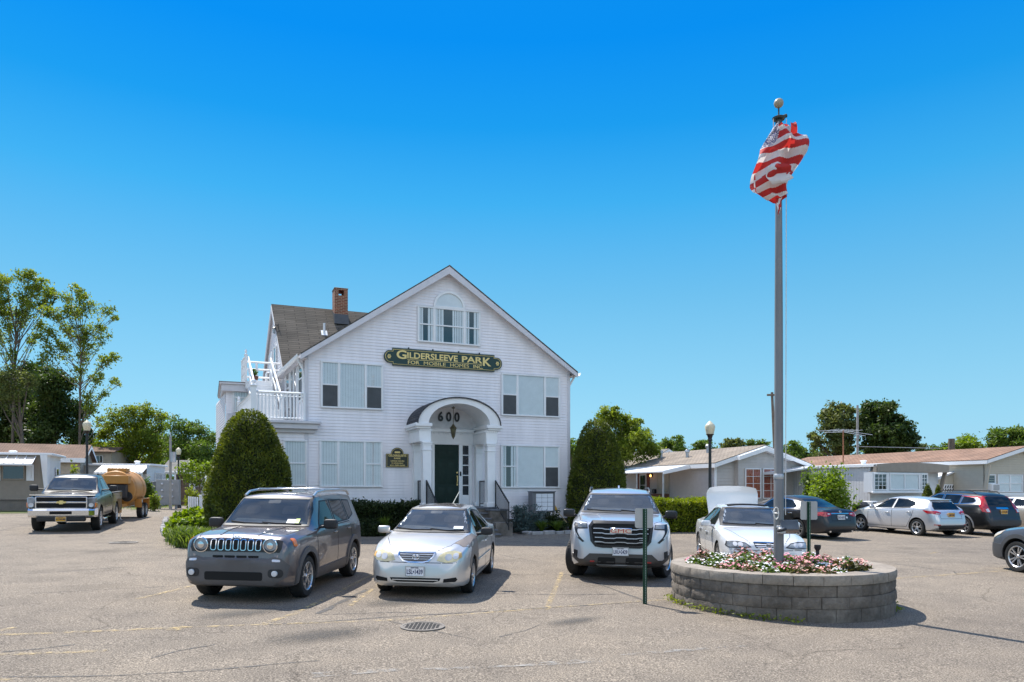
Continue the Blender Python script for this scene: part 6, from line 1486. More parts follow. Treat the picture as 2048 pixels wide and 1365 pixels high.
for x in (-.12, BW_ + .04):
    MB().add([(x, -.50, BT - .02), (x, -.30, BT - .02), (x, .06, 1.5), (x, -.12, 1.5), (x + .08, -.50, BT - .02), (x + .08, -.30, BT - .02), (x + .08, .06, 1.5), (x + .08, -.12, 1.5)], [(0, 1, 2, 3), (7, 6, 5, 4), (0, 4, 5, 1), (1, 5, 6, 2), (3, 2, 6, 7), (0, 3, 7, 4)]).build('raked_fin', BT_, B.t, smooth=False)
u0, u1 = B.f(1748, 960, .5)[0], B.f(1856, 960, .5)[0]; z1 = B.f(1748, 940, .5)[1]; z0 = B.f(1748, 981, .5)[1]
z1 = BT - fz - .02
MB().add([(u0 - .10, -.02, z0 - .1), (u1 + .3, -.02, z0 - .1), (u1 + .05, -.45, z0 - .1), (u0 - .05, -.45, z0 - .1), (u0 - .10, -.02, z1), (u1 + .3, -.02, z1), (u1 + .05, -.45, z1), (u0 - .05, -.45, z1)], [(0, 1, 2, 3), (0, 3, 7, 4), (3, 2, 6, 7), (2, 1, 5, 6)]).build('bow', MT['white'], B.t, smooth=False)
MB().bbox(u0 - .1, u1 + .1, -.55, -.44, z0 - .14, z0 - .06, .01).build('window_ledge', MT['white'], B.t)
wz1 = z1 - .05; du = u1 - u0
gridwin(B, u0 + .02, u0 + du * .24, z0, wz1, 3, 4, y=-.455, back=MT['dark'])
window('window', u0 + du * .29, u0 + du * .84, z0, wz1, [(1, 'fxb'), (1, 'fxb')], par=B.t, y=-.455)
gridwin(B, u0 + du * .88, u1, z0, wz1, 2, 4, y=-.455, back=MT['dark'])
o = gridwin(B, 0, .65, 1.55, BT - .35, 1, 1, M=side(B)(2.6), back=MT['dark'])
MB().add([(-.02, 3.6, BT - .04), (-.02, 12, BT - .04), (-2.3, 12, BT - .30), (-2.3, 3.6, BT - .30), (-.02, 3.6, BT - .10), (-.02, 12, BT - .10), (-2.3, 12, BT - .42), (-2.3, 3.6, BT - .42)], [(0, 1, 2, 3), (7, 6, 5, 4), (3, 2, 6, 7), (0, 3, 7, 4)]).build('carport_roof', METAL, B.t, smooth=False)
for yy in (3.7, 7.5, 11.8): MB().bbox(-2.26, -2.19, yy, yy + .07, 0, BT - .36, .006).build('carport_post', MT['steel'], B.t)
for y in (1.2, 6.5, 9.5): roofcap(B, .9, y, BT + .10, .16, .14)
# television aerial on its roof
an = B.thing('tv_aerial', (1.5, 3.0, BT + .1), 'rusty television aerial mast with long thin elements on the white home roof', 'aerial')
zt = B.f(1750, 866, -3)[1] - BT
MB().cyl((0, 0, 0), (0, 0, zt), .035, .03, 8).build('mast', PM('rusted_pipe', (.22, .085, .04), .8, var=.3), an)
el = MB()
for zz, l_ in ((zt - .05, 1.5), (zt - .12, 1.1), (zt - 1.05, .0)):
    if l_: el.tube([(-l_, .2, zz - .05), (0, 0, zz), (l_ * 1.2, -.2, zz - .18)], .012, 5)
for i in range(6): xx = -.8 + i * .32; el.tube([(xx, -.5, zt - .03), (xx, .5, zt - .06)], .009, 5)
el.build('elements', MT['steel'], an)

# --- cream home with the red-brown roof at the right edge
Cc = Frame('mobile_home', 1967.5, 38.5, 22.5, 'cream mobile home with long red-brown roof at the right edge', 'mobile homes of the park')
CE = Cc.f(1968, 921)[1]; CRx, CRz = Cc.f(2041, 896); CW = 2 * CRx
csl = gable_home(Cc, CW, 15, CE, CRz, BS, REDROOF, .13, .25, .35, 'L', MT['white'], .18)
u0 = Cc.f(1972, 970, .05)[0]; z1 = Cc.f(1975, 949, .05)[1]; z0 = Cc.f(1975, 985, .05)[1]
window('window', u0, u0 + .75, z0, z1, [(1, 'dh')], par=Cc.t)
window('window', u0 + .9, u0 + 2.9, z0, z1, [(1, 'dhb'), (1, 'dhb')], par=Cc.t)
window('window', u0 + 3.0, u0 + 4.2, z0, z1, [(1, 'dhb')], par=Cc.t)
MB().bbox(-.02, CW, -.10, -.0, z0 - .2, z0 - .03, .01).build('window_ledge', MT['white'], Cc.t)
MB().add([(-.02, -.36, CE - .25), (-.02, -.16, CE - .25), (-.02, .05, z0 - .2), (-.02, -.1, z0 - .2), (.06, -.36, CE - .25), (.06, -.16, CE - .25), (.06, .05, z0 - .2), (.06, -.1, z0 - .2)], [(0, 1, 2, 3), (7, 6, 5, 4), (0, 4, 5, 1), (0, 3, 7, 4)]).build('raked_fin', BS, Cc.t, smooth=False)
ac = Cc.thing('air_conditioner', (u0 + .38, -.04, z0 + .06), 'white air conditioner in the window of the cream home', 'air conditioner')
MB().bbox(-.28, .28, -.30, .02, 0, .38, .015).build('case', MT['white'], ac)
g = MB()
for i in range(6): g.box(-.24, .24, -.306, -.300, .05 + i * .05, .075 + i * .05)
g.build('grille', MT['screen'], ac)
MB().add([(-.02, 1.6, CE - .55), (-.02, 5.6, CE - .55), (-1.9, 5.6, CE - 1.0), (-1.9, 1.6, CE - 1.0), (-.02, 1.6, CE - .62), (-.02, 5.6, CE - .62), (-1.9, 5.6, CE - 1.2), (-1.9, 1.6, CE - 1.2)], [(0, 1, 2, 3), (7, 6, 5, 4), (3, 2, 6, 7), (0, 3, 7, 4)]).build('awning', METAL, Cc.t, smooth=False)
pw_ = MB(); clapboard(pw_, [(-1.8, .05), (0, .05), (0, CE - .7), (-1.8, CE - 1.1)], ffront(-1.7), .13); pw_.build('porch_wall', BS, Cc.t, smooth=False, recalc=False)
lt = MB(); z_a = 1.1
lt.bbox(-1.45, -.1, 1.62, 1.68, z_a - .04, z_a + .95, .01)
for i in range(7):
    for j in range(5):
        x = -1.38 + i * .19; z = z_a + .02 + j * .18; lt.add([(x, 1.61, z), (x + .09, 1.61, z), (x + .16, 1.61, z + .15), (x + .07, 1.61, z + .15)], [(0, 1, 2, 3)], 1)
lt.build('lattice_panel', [MT['white'], MT['dark']], Cc.t, smooth=False)

# --- tan trailer at the left edge
D_X, D_d = 95, 38.6
p = atd(D_X, 900, D_d); DA = R(22.5); DL = 14
D = Frame('mobile_home', D_X, D_d, 22.5, 'tan ribbed mobile home with a metal window awning at the left edge', 'mobile homes of the park')
DT = D.f(95, 909)[1]
w = MB(); ribwall(w, lambda q, o, z: (-DL + q, -o, z), DL, .62, DT - .06, .14, 0); ribwall(w, lambda q, o, z: (-DL + q, .05 - o, z), DL, -.1, .62, .10, 1)
w.add([(-DL, -.03, .58), (0, -.03, .58), (0, .05, .66), (-DL, .05, .66)], [(0, 1, 2, 3)], 1)
w.add([(0, 0, -.1), (0, 3.7, -.1), (0, 3.7, DT), (0, 0, DT)], [(0, 1, 2, 3)], 2); w.add([(-DL, 3.7, -.1), (0, 3.7, -.1), (0, 3.7, DT), (-DL, 3.7, DT)], [(3, 2, 1, 0)])
w.build('wall', [TS, PM('brown_skirting', (.20, .17, .14), .6), METAL], D.t, smooth=False, recalc=False)
MB().bbox(-DL, .25, -.18, 3.9, DT - .06, DT + .06, .02).build('roof', MT['white'], D.t)
MB().add([(.02, -.20, DT - .05), (.02, .6, DT - .05), (.02, .10, -.1), (.02, -.06, -.1), (-.30, -.20, DT - .05), (-.02, -.06, -.1)], [(0, 1, 2, 3), (0, 3, 5, 4)]).build('raked_fin', MT['white'], D.t, smooth=False)
u0, u1 = D.f(4, 945)[0], D.f(50, 945)[0]; z1 = D.f(30, 931)[1]; z0 = D.f(30, 960)[1]
window('window', u0, u1, z0, z1, [(1, 'dk')], par=D.t, frame=BT_); 
MB().bbox(u1 + .06, u1 + .40, -.05, -.015, z0 - .05, z1 + .05, .008).build('shutter', MT['white'], D.t); MB().bbox(u0 - .40, u0 - .06, -.05, -.015, z0 - .05, z1 + .05, .008).build('shutter', MT['white'], D.t)
aw = MB(); a0, a1 = u0 - 2.2, D.f(72, 920)[0]; zt_ = DT - .12
npan = 9
for i in range(npan):
    xa, xb = lerp(a0, a1, i / npan), lerp(a0, a1, (i + 1) / npan)
    aw.add([(xa, -.02, zt_), (xb, -.02, zt_), (xb + .0, -.95, zt_ - .42), (xa, -.95, zt_ - .42)], [(0, 1, 2, 3)]); aw.tube([(xb, -.02, zt_ + .02), (xb, -.95, zt_ - .40)], .025, 5, 1)
aw.box(a0, a1, -.97, -.93, zt_ - .50, zt_ - .40, 1); aw.tube([(a1 - .05, -.9, zt_ - .45), (a1 - .2, -.02, zt_ - 1.15)], .015, 5, 1)
aw.build('awning', [RUSTM, MT['white']], D.t, smooth=False)
gridwin(D, 0, .9, 1.3, 2.3, 1, 1, M=T(.0, 2.0, 0) @ RZ(pi / 2), back=MT['dark'])
roofcap(D, -1.9, 1.8, DT + .05, .2, .2)
# --- brown roofed home behind it
p = atd(160, 900, 47)
E_ = Frame('mobile_home', 160, 46, 22.5, 'beige mobile home with broad brown roof behind the tan one', 'mobile homes of the park')
EZ = E_.f(160, 917)[1]; ER = E_.f(163, 893, -2.6)[1]
w = MB(); clapboard(w, [(-16, 0), (0, 0), (0, EZ), (-16, EZ)], ffront(), .16); clapboard(w, [(0, 0), (5.2, 0), (5.2, EZ), (2.6, ER), (0, EZ)], fright(0), .16); w.build('wall', PM('beige_siding', (.42, .36, .28), .6), E_.t, smooth=False, recalc=False)
roofslab('roof', [(.3, 2.6, ER + .1), (-16, 2.6, ER + .1), (-16, -.35, EZ - .02), (.3, -.35, EZ - .02)], BRNROOF, E_.t, .08); roofslab('roof', [(.3, 2.6, ER + .1), (-16, 2.6, ER + .1), (-16, 5.5, EZ), (.3, 5.5, EZ)], BRNROOF, E_.t, .08)
MB().add([(.32, 2.6, ER + .05), (.32, -.37, EZ - .06), (.32, -.37, EZ - .26), (.32, 2.6, ER - .17), (.32, 5.5, EZ - .06), (.32, 5.5, EZ - .26)], [(0, 1, 2, 3), (0, 3, 5, 4)]).add([(.32, -.37, EZ), (-16, -.37, EZ), (-16, -.37, EZ - .28), (.32, -.37, EZ - .28)], [(0, 1, 2, 3)]).build('fascia', MT['white'], E_.t, smooth=False)
# --- small far house between lamp and trees
Fh = Frame('house', 178, 62, 10, 'far beige upper storey with one small window behind the first lamp post', None, 'house')
FZ_ = Fh.f(180, 903)[1]
w = MB(); clapboard(w, [(-1.5, 0), (1.75, 0), (1.75, FZ_), (-1.5, FZ_)], ffront(), .2); clapboard(w, [(0, 0), (5, 0), (5, FZ_), (0, FZ_)], fright(1.75), .2); w.build('wall', PM('stone_siding', (.46, .40, .33), .6), Fh.t, smooth=False, recalc=False)
roofslab('roof', [(-1.6, 2.5, FZ_ + .5), (1.9, 2.5, FZ_ + .5), (2.1, -.3, FZ_ - .02), (-1.6, -.3, FZ_ - .02)], BRNROOF, Fh.t, .1)
gridwin(Fh, .55, 1.1, FZ_ - 1.0, FZ_ - .35, 2, 1, back=MT['dark'])
# --- white trailer with lattice and long awning
Gh = Frame('mobile_home', 293, 47.5, 9, 'white trailer with weathered metal awning and lattice behind the orange tank', 'mobile homes of the park')
GT = Gh.f(300, 930)[1]; GL = -Gh.f(197, 930)[0]
w = MB(); clapboard(w, [(-GL - 4, 0), (0, 0), (0, GT), (-GL - 4, GT)], ffront(-.9), .2); clapboard(w, [(0, 0), (3.8, 0), (3.8, GT), (0, GT)], fright(0), .2)
w.build('wall', METAL, Gh.t, smooth=False, recalc=False)
MB().bbox(-GL - 4, .15, .6, 4, GT - .05, GT + .08, .02).build('roof', MT['white'], Gh.t)
aw = MB(); npan = 14
for i in range(npan):
    xa, xb = lerp(-GL, 0, i / npan), lerp(-GL, 0, (i + 1) / npan)
    aw.add([(xa, .6, GT), (xb, .6, GT), (xb, -.75, GT - .52), (xa, -.75, GT - .52)], [(0, 1, 2, 3)]); aw.tube([(xb, .6, GT + .02), (xb, -.75, GT - .50)], .02, 4, 1)
aw.box(-GL, 0, -.78, -.74, GT - .62, GT - .50, 1); aw.build('awning', [RUSTM, MT['white']], Gh.t, smooth=False)
la = MB()
for i in range(26):
    x = -GL + i * GL / 26
    la.tube([(x, -.6, GT - .62), (x + .5, -.6, GT - 1.12)], .018, 4); la.tube([(x + .5, -.58, GT - .62), (x, -.58, GT - 1.12)], .018, 4)
la.box(-GL, .0, -.62, -.56, GT - 1.16, GT - 1.10); la.build('lattice', PM('lattice_white', (.55, .52, .47), .6), Gh.t, smooth=False)
for i in range(4): x = lerp(-GL + .1, -.1, i / 3); MB().bbox(x - .05, x + .05, -.63, -.55, 0, GT - .6, .006).build('awning_post', MT['white'], Gh.t)
o = gridwin(Gh, 0, 1.5, GT - 1.5, GT - .45, 2, 1, M=T(.0, 1.6, 0) @ RZ(pi / 2), back=MT['blind'])
roofcap(Gh, -1.2, 2, GT + .07, .2, .25); roofcap(Gh, -7.5, 2, GT + .07, .2, .25)
# --- white open porch with brown skirt beyond the meter cabinet
Ph = Frame('open_porch', 328, 52, 12, 'white flat-roofed open porch with brown skirting beyond the grey meter cabinet', None, 'porch')
PT = Ph.f(340, 943)[1]; PWd = Ph.f(391, 950)[0]; PF = Ph.f(370, 974)[1]
MB().bbox(-.1, PWd, -.1, 4, PT - .18, PT, .02).build('roof', MT['white'], Ph.t)
roofslab('roof', [(-.4, 3, PT + .9), (PWd - 1.0, 3, PT + .9), (PWd - .6, .4, PT + .02), (-.4, .4, PT + .02)], GREYROOF, Ph.t, .05)
for x in (.05, PWd * .35, PWd - .35, PWd - .1): MB().bbox(x - .06, x + .06, -.05, .07, 0, PT - .18, .008).build('post', MT['white'], Ph.t)
MB().bbox(0, PWd - .4, -.03, 3.5, -.1, PF, .01).build('skirting', PM('brown_skirt', (.16, .10, .07), .8, var=.2), Ph.t)
MB().box(-.1, PWd, 3.5, 3.6, 0, PT).build('back_wall', METAL, Ph.t)
ch = Ph.thing('porch_chest', (PWd * .60, .8, PF), 'brown slatted chest standing in the white open porch', 'chest')
c_ = MB()
for i in range(6): c_.bbox(-.6 + i * .2, -.42 + i * .2, -.3, .3, 0, .8, .01)
c_.build('boards', PM('grey_brown_boards', (.22, .15, .11), .8, var=.2), ch); MB().bbox(-.62, .62, -.33, .33, .801, .86, .01).build('lid', PM('lid_boards', (.26, .19, .14), .8), ch)
# ================= GROUND, MARKINGS, STREET FURNITURE =================
def asphalt():
    m, nt, out = newmat('aged_asphalt'); L = nt.links.new
    tc = N(nt, 'TexCoord'); ob = tc.outputs['Object']
    fine = N(nt, 'TexNoise', Scale=55, Detail=3, Roughness=.75); L(ob, fine.inputs['Vector'])
    vor = N(nt, 'TexVoronoi', Scale=70); L(ob, vor.inputs['Vector'])
    mid = N(nt, 'TexNoise', Scale=1.1, Detail=7, Roughness=.62); L(ob, mid.inputs['Vector'])
    big = N(nt, 'TexNoise', Scale=.16, Detail=5, Roughness=.6); L(ob, big.inputs['Vector'])
    base = ramp(nt, fine.outputs['Fac'], [(.34, (.058, .048, .038)), (.5, (.192, .160, .126)), (.66, (.41, .345, .275))])
    def mul(a, b, f=1):
        x = N(nt, 'Mix', data_type='RGBA', blend_type='MULTIPLY'); x.inputs['Factor'].default_value = f; L(a, x.inputs['A']); L(b, x.inputs['B']); return x.outputs['Result']
    sp = ramp(nt, vor.outputs['Color'], [(.1, (.75, .75, .75)), (.6, (1.0, 1.0, 1.0)), (.95, (1.25, 1.22, 1.18))])
    c = mul(base, sp, 1)
    c = mul(c, ramp(nt, mid.outputs['Fac'], [(.3, (.80, .80, .81)), (.5, (1, 1, 1)), (.72, (1.13, 1.12, 1.10))]))
    c = mul(c, ramp(nt, big.outputs['Fac'], [(.3, (.82, .82, .83)), (.55, (1.02, 1.02, 1.01)), (.75, (1.13, 1.11, 1.08))]))
    # fine wandering cracks
    ds = N(nt, 'TexNoise', Scale=.9, Detail=5); L(ob, ds.inputs['Vector'])
    ad = N(nt, 'Mix', data_type='RGBA', blend_type='LINEAR_LIGHT'); ad.inputs['Factor'].default_value = .35; L(ob, ad.inputs['A']); L(ds.outputs['Color'], ad.inputs['B'])
    ck = N(nt, 'TexVoronoi', Scale=.27, feature='DISTANCE_TO_EDGE'); L(ad.outputs['Result'], ck.inputs['Vector'])
    mk = N(nt, 'TexNoise', Scale=.35, Detail=2); L(ob, mk.inputs['Vector'])
    cr = ramp(nt, ck.outputs['Distance'], [(.0, (.62, .61, .60)), (.006, (1, 1, 1))])
    wh = ramp(nt, mk.outputs['Fac'], [(.46, (0, 0, 0)), (.56, (1, 1, 1))])
    mx = N(nt, 'Mix', data_type='RGBA', blend_type='MULTIPLY'); L(wh, mx.inputs['Factor']); L(c, mx.inputs['A']); L(cr, mx.inputs['B']); c = mx.outputs['Result']
    # oil drips on the stalls
    st = N(nt, 'TexVoronoi', Scale=.42, feature='F1'); L(ad.outputs['Result'], st.inputs['Vector'])
    c = mul(c, ramp(nt, st.outputs['Distance'], [(.0, (.62, .61, .60)), (.16, (.88, .88, .88)), (.30, (1, 1, 1))]), .75)
    p = N(nt, 'BsdfPrincipled', Roughness=.92); p.inputs['Specular IOR Level'].default_value = .25; L(c, p.inputs['Base Color'])
    bp = N(nt, 'Bump', Strength=.55, Distance=.012); L(fine.outputs['Fac'], bp.inputs['Height']); L(bp.outputs['Normal'], p.inputs['Normal'])
    L(p.outputs['BSDF'], out.inputs['Surface']); return m
def worn(name, col, lo, hi, scale=7, rough=.8):
    m, nt, out = newmat(name); L = nt.links.new; tc = N(nt, 'TexCoord')
    no = N(nt, 'TexNoise', Scale=scale, Detail=6, Roughness=.7); L(tc.outputs['Object'], no.inputs['Vector'])
    p = N(nt, 'BsdfPrincipled', Roughness=rough); p.inputs['Base Color'].default_value = c4(col); t = N(nt, 'BsdfTransparent'); mx = N(nt, 'MixShader')
    L(ramp(nt, no.outputs['Fac'], [(lo, (0, 0, 0)), (hi, (1, 1, 1))]), mx.inputs['Fac']); L(t.outputs[0], mx.inputs[1]); L(p.outputs[0], mx.inputs[2]); L(mx.outputs[0], out.inputs['Surface']); return m
xs = [-900, -300, -120, -60, -35, -20, -8, 0, 8, 15, 22, 30, 60, 120, 300, 900]; ys = [-60, -25, -10, 0, 6, 12, 18, 24, 28, 33, 50, 80, 150, 400, 1500]
mb = MB(); mb.v = [(x, y, G(x, y)) for y in ys for x in xs]; nx = len(xs)
mb.f = [(j * nx + i, j * nx + i + 1, (j + 1) * nx + i + 1, (j + 1) * nx + i) for j in range(len(ys) - 1) for i in range(nx - 1)]; mb.m = [0] * len(mb.f)
tag(mb.build('ground', asphalt(), smooth=False), None, kind='structure')
def sheet(name, polys, mat, dz=.004, kind='structure', res=1.2):
    mb = MB()
    for poly in polys:
        n = len(poly); mb.add([on(p[0], p[1], dz) for p in poly], [tuple(range(n))])
    return tag(mb.build(name, mat, smooth=False, recalc=False), None, kind=kind)
def strip(pts, w, jit=0):
    out = []; P = [V((p[0], p[1])) for p in pts]
    Q = []
    for a, b in zip(P, P[1:]):
        k = max(1, int((b - a).length / .35)) if jit else max(1, int((b - a).length / 2))
        for i in range(k): Q.append(a.lerp(b, i / k) + V((rnd.uniform(-jit, jit), rnd.uniform(-jit, jit))))
    Q.append(P[-1]); nr = []
    for i in range(len(Q)):
        t = (Q[min(i + 1, len(Q) - 1)] - Q[max(i - 1, 0)]).normalized(); ww = w / 2 * (rnd.uniform(.5, 1.3) if jit else 1); nr.append(V((-t.y, t.x)) * ww)
    return [[Q[i] + nr[i], Q[i] - nr[i], Q[i + 1] - nr[i + 1], Q[i + 1] + nr[i + 1]] for i in range(len(Q) - 1)]
def pxs(l): return [gp(x, y) for x, y in l]
YEL = worn('worn_yellow_paint', (.55, .41, .20), .44, .74, 9)
lines = []
for l, w_ in (([(-60, 1274), (0, 1271), (180, 1264), (362, 1256)], .10), ([(-40, 1312), (212, 1302.5)], .10), ([(-20, 1363), (28, 1360)], .10), ([(362, 1256), (470, 1252), (700, 1244), (800, 1240)], .07),
              ([(528, 1248), (592, 1227), (745, 1150)], .10), ([(1093, 1220), (1124, 1145)], .09), ([(800, 1240), (900, 1232), (1130, 1214), (1290, 1203), (1345, 1199)], .07), ([(1785, 1158), (1900, 1150), (2015, 1142)], .10), ([(275, 1199), (386, 1172)], .09), ([(340, 1262), (372, 1254)], .16), ([(0, 1262), (30, 1256)], .09), ([(1860, 1108), (1874, 1105)], .09), ([(700, 1212), (760, 1168)], .08)):
    lines += strip(pxs(l), w_)
sheet('road_markings', lines, YEL, .006)
CRK = worn('tar_filled_crack', (.075, .070, .066), .36, .58, 11)
ck = []
for l, w_ in (([(0, 1355), (240, 1352), (400, 1343), (640, 1322)], .035), ([(540, 1250), (640, 1245), (760, 1236), (1000, 1222), (1130, 1214), (1290, 1204)], .05), ([(985, 1187), (1050, 1189), (1110, 1190), (1240, 1189)], .03), ([(635, 1228), (735, 1180)], .10), ([(640, 1230), (780, 1226), (850, 1226)], .035),
              ([(60, 1188), (200, 1180), (330, 1174)], .03), ([(0, 1152), (120, 1144), (250, 1135)], .04), ([(305, 1317), (360, 1302), (430, 1290)], .03), ([(0, 1305), (60, 1300), (150, 1290)], .05), ([(170, 1105), (380, 1096)], .03),
              ([(1160, 1155), (1230, 1180), (1290, 1203)], .05), ([(1000, 1275), (1050, 1262), (1080, 1250)], .025), ([(780, 1243), (860, 1262), (950, 1280)], .03), ([(1740, 1123), (1900, 1126), (2048, 1128)], .035), ([(1780, 1095), (1950, 1100)], .03), ([(1785, 1128), (1905, 1143), (1915, 1150)], .04), ([(1660, 1108), (1800, 1118), (1950, 1121)], .03),
              ([(1100, 1085), (1180, 1100), (1240, 1130)], .03), ([(1000, 1110), (1060, 1122), (1140, 1130)], .03), ([(1020, 1150), (1180, 1150)], .03), ([(0, 1062), (30, 1055), (62, 1049)], .05), ([(1400, 1090), (1600, 1093), (1990, 1085)], .03)):
    ck += strip(pxs(l), w_, .02)
sheet('crack_sealing', ck, CRK, .004)
# scuffed strip of broken lighter asphalt low in the view
SC_ = worn('scuffed_aggregate', (.33, .315, .29), .46, .7, 5)
sheet('scuffed_strip', strip(pxs([(620, 1352), (760, 1343), (960, 1335), (1200, 1322)]), .16, .03) + strip(pxs([(1240, 1312), (1400, 1300), (1500, 1293)]), .08, .03), SC_, .008)
# oil stains with soft ragged rims
def stain(name, px, py, rx, ry, col, k=.5):
    m, nt, out = newmat(name); L = nt.links.new; tc = N(nt, 'TexCoord'); gr = N(nt, 'TexGradient', gradient_type='SPHERICAL'); L(tc.outputs['Object'], gr.inputs['Vector'])
    no = N(nt, 'TexNoise', Scale=4, Detail=7, Roughness=.75); L(tc.outputs['Object'], no.inputs['Vector']); mu = N(nt, 'Math', operation='MULTIPLY'); L(gr.outputs['Fac'], mu.inputs[0]); L(no.outputs['Fac'], mu.inputs[1])
    p = N(nt, 'BsdfPrincipled', Roughness=.8); p.inputs['Base Color'].default_value = c4(col); t = N(nt, 'BsdfTransparent'); mx = N(nt, 'MixShader')
    L(ramp(nt, mu.outputs[0], [(.08, (0, 0, 0)), (.40, (k, k, k))]), mx.inputs['Fac']); L(t.outputs[0], mx.inputs[1]); L(p.outputs[0], mx.inputs[2]); L(mx.outputs[0], out.inputs['Surface'])
    c = gp(px, py); mb = MB(); mb.add([(x, y, 0) for x, y in ((-1, -1), (1, -1), (1, 1), (-1, 1))], [(0, 1, 2, 3)]); o = mb.build('oil_stain', m, smooth=False, recalc=False)
    o.matrix_world = Matrix.Translation(c + V((0, 0, .0095))) @ NORM.to_track_quat('Z', 'Y').to_matrix().to_4x4() @ SC(rx, ry, 1); tag(o, None, kind='structure')
stain('oil_a', 640, 1272, 1.0, .55, (.04, .038, .036)); stain('oil_b', 800, 1205, .8, .5, (.05, .048, .045)); stain('oil_c', 480, 1228, .9, .45, (.06, .057, .054), .5); stain('oil_d', 1150, 1243, .7, .3, (.06, .057, .054), .5); stain('oil_g', 1240, 1160, 1, .6, (.05, .048, .046), .5)

# manhole grate and cover
def grate(px, py, r, lab, holes=True):
    c = gp(px, py); t = thing('drain_grate' if holes else 'manhole_cover', c, lab, 'drain' if holes else 'manhole', rot=Matrix((V((1, 0, 0)), NORM.cross(V((1, 0, 0))).normalized(), NORM)).transposed())
    IRON = PM('cast_iron' + str(px), (.17, .15, .13), .75, metal=.2, var=.3)
    MB().lathe([(r, .004), (r, .016), (r * .86, .018), (r * .86, .012), (0, .012)], 40).build('frame', IRON, t)
    if holes:
        h = MB(); s = r * .17
        for i in range(-5, 6):
            for j in range(-5, 6):
                x, y = i * s, j * s
                if math.hypot(x, y) < r * .78: h.box(x - s * .38, x + s * .38, y - s * .38, y + s * .38, .0125, .0135)
        h.build('opening', MT['dark'], t)
    else:
        h = MB()
        for rr in (.2, .4, .6, .75): h.lathe([(r * rr, .012), (r * rr, .017), (r * (rr + .05), .017), (r * (rr + .05), .012)], 30)
        h.build('ribs', IRON, t)
grate(845, 1254.5, .30, 'round cast iron drain grate in the asphalt in front of the silver sedan with a brown front wing')
grate(247, 1086, .38, 'round manhole cover in the asphalt left of the dark grey SUV', False)
for o in S.objects:
    if o.get('label', '').startswith('round cast'): o['label'] = 'round cast iron drain grate with square holes in the asphalt'

# ---- round block planter
PCX, PCY, PR = 4.42, 12.2, 1.73; pg = G(PCX, PCY); PTOP = .64
pl = thing('flower_planter', (PCX, PCY, pg), 'round grey concrete block planter full of pink and white flowers', 'planter')
def blockmat(name, top=False):
    m, nt, out = newmat(name); L = nt.links.new; tc = N(nt, 'TexCoord'); a = N(nt, 'TexNoise', Scale=2.2, Detail=8, Roughness=.7); L(tc.outputs['Object'], a.inputs['Vector'])
    c = ramp(nt, a.outputs['Fac'], [(.3, (.10, .086, .072)), (.5, (.175, .15, .126)), (.7, (.26, .225, .188))] if not top else [(.3, (.22, .188, .155)), (.7, (.38, .33, .275))])
    b = N(nt, 'TexNoise', Scale=14, Detail=6, Roughness=.75); L(tc.outputs['Object'], b.inputs['Vector']); p = N(nt, 'BsdfPrincipled', Roughness=.95); p.inputs['Specular IOR Level'].default_value = .2
    x = N(nt, 'Mix', data_type='RGBA', blend_type='MULTIPLY'); x.inputs['Factor'].default_value = .6; L(c, x.inputs['A']); L(ramp(nt, b.outputs['Fac'], [(.3, (.55, .55, .55)), (.65, (1.15, 1.15, 1.15))]), x.inputs['B']); L(x.outputs['Result'], p.inputs['Base Color'])
    bp = N(nt, 'Bump', Strength=1.0, Distance=.03 if not top else .008); L(b.outputs['Fac'], bp.inputs['Height']); L(bp.outputs['Normal'], p.inputs['Normal']); L(p.outputs[0], out.inputs['Surface']); return m
BLK, CAPM = blockmat('split_face_block'), blockmat('cap_block', True)
def course(name, n, r0, r1, z0, z1, off, mat, gap=.003, rough=.012):
    mb = MB()
    for i in range(n):
        a0 = 2 * pi * (i + off) / n + gap / r1; a1 = 2 * pi * (i + off + 1) / n - gap / r1; k = 8; dr = rnd.uniform(-rough, rough); grid = []
        for zz in range(5):
            z = lerp(z0, z1, zz / 4)
            for j in range(k + 1):
                a = lerp(a0, a1, j / k); e = (zz in (0, 4)) or (j in (0, k)); r = r1 + dr - (.012 if e else 0) + (0 if e else rnd.uniform(-rough, rough)); grid.append((r * cos(a), r * sin(a), z))
        f = [(zz * (k + 1) + j, zz * (k + 1) + j + 1, (zz + 1) * (k + 1) + j + 1, (zz + 1) * (k + 1) + j) for zz in range(4) for j in range(k)]
        inn = [(r0 * cos(lerp(a0, a1, j / k)), r0 * sin(lerp(a0, a1, j / k)), z) for z in (z0, z1) for j in range(k + 1)]
        o = len(grid); gv = grid + inn; t0 = 4 * (k + 1)
        f += [(t0 + j, t0 + j + 1, o + k + 1 + j + 1, o + k + 1 + j) for j in range(k)] + [(o + j, o + j + 1, j + 1, j) for j in range(k)] + [(o + k + 1 + j, o + k + 2 + j, o + j + 1, o + j) for j in range(k)]
        f += [(0, 5 * 0 + (k + 1), 2 * (k + 1), 3 * (k + 1), t0, o + k + 1, o)][::1] + [tuple([k, o + k, o + 2 * k + 1, t0 + k, 3 * (k + 1) + k, 2 * (k + 1) + k, (k + 1) + k])]
        mb.add(gv, f)
    return mb.build(name, mat, pl, 30)
course('block_course', 26, PR - .24, PR, -.10, .155, 0, BLK); course('block_course', 26, PR - .24, PR, .16, .325, .5, BLK); course('block_course', 26, PR - .24, PR, .33, .495, .05, BLK); course('cap_course', 26, PR - .37, PR + .02, .50, PTOP, .55, CAPM, .004, .004)
MULCH = PM('dark_mulch', (.035, .024, .018), .95, var=.5, scale=20, bump=.8, bscale=40)
MB().lathe([(PR - .3, .52), (PR - .8, .56), (0, .58)], 40).lathe([(PR - .23, .0), (PR - .23, .55)], 40).build('soil', MULCH, pl)
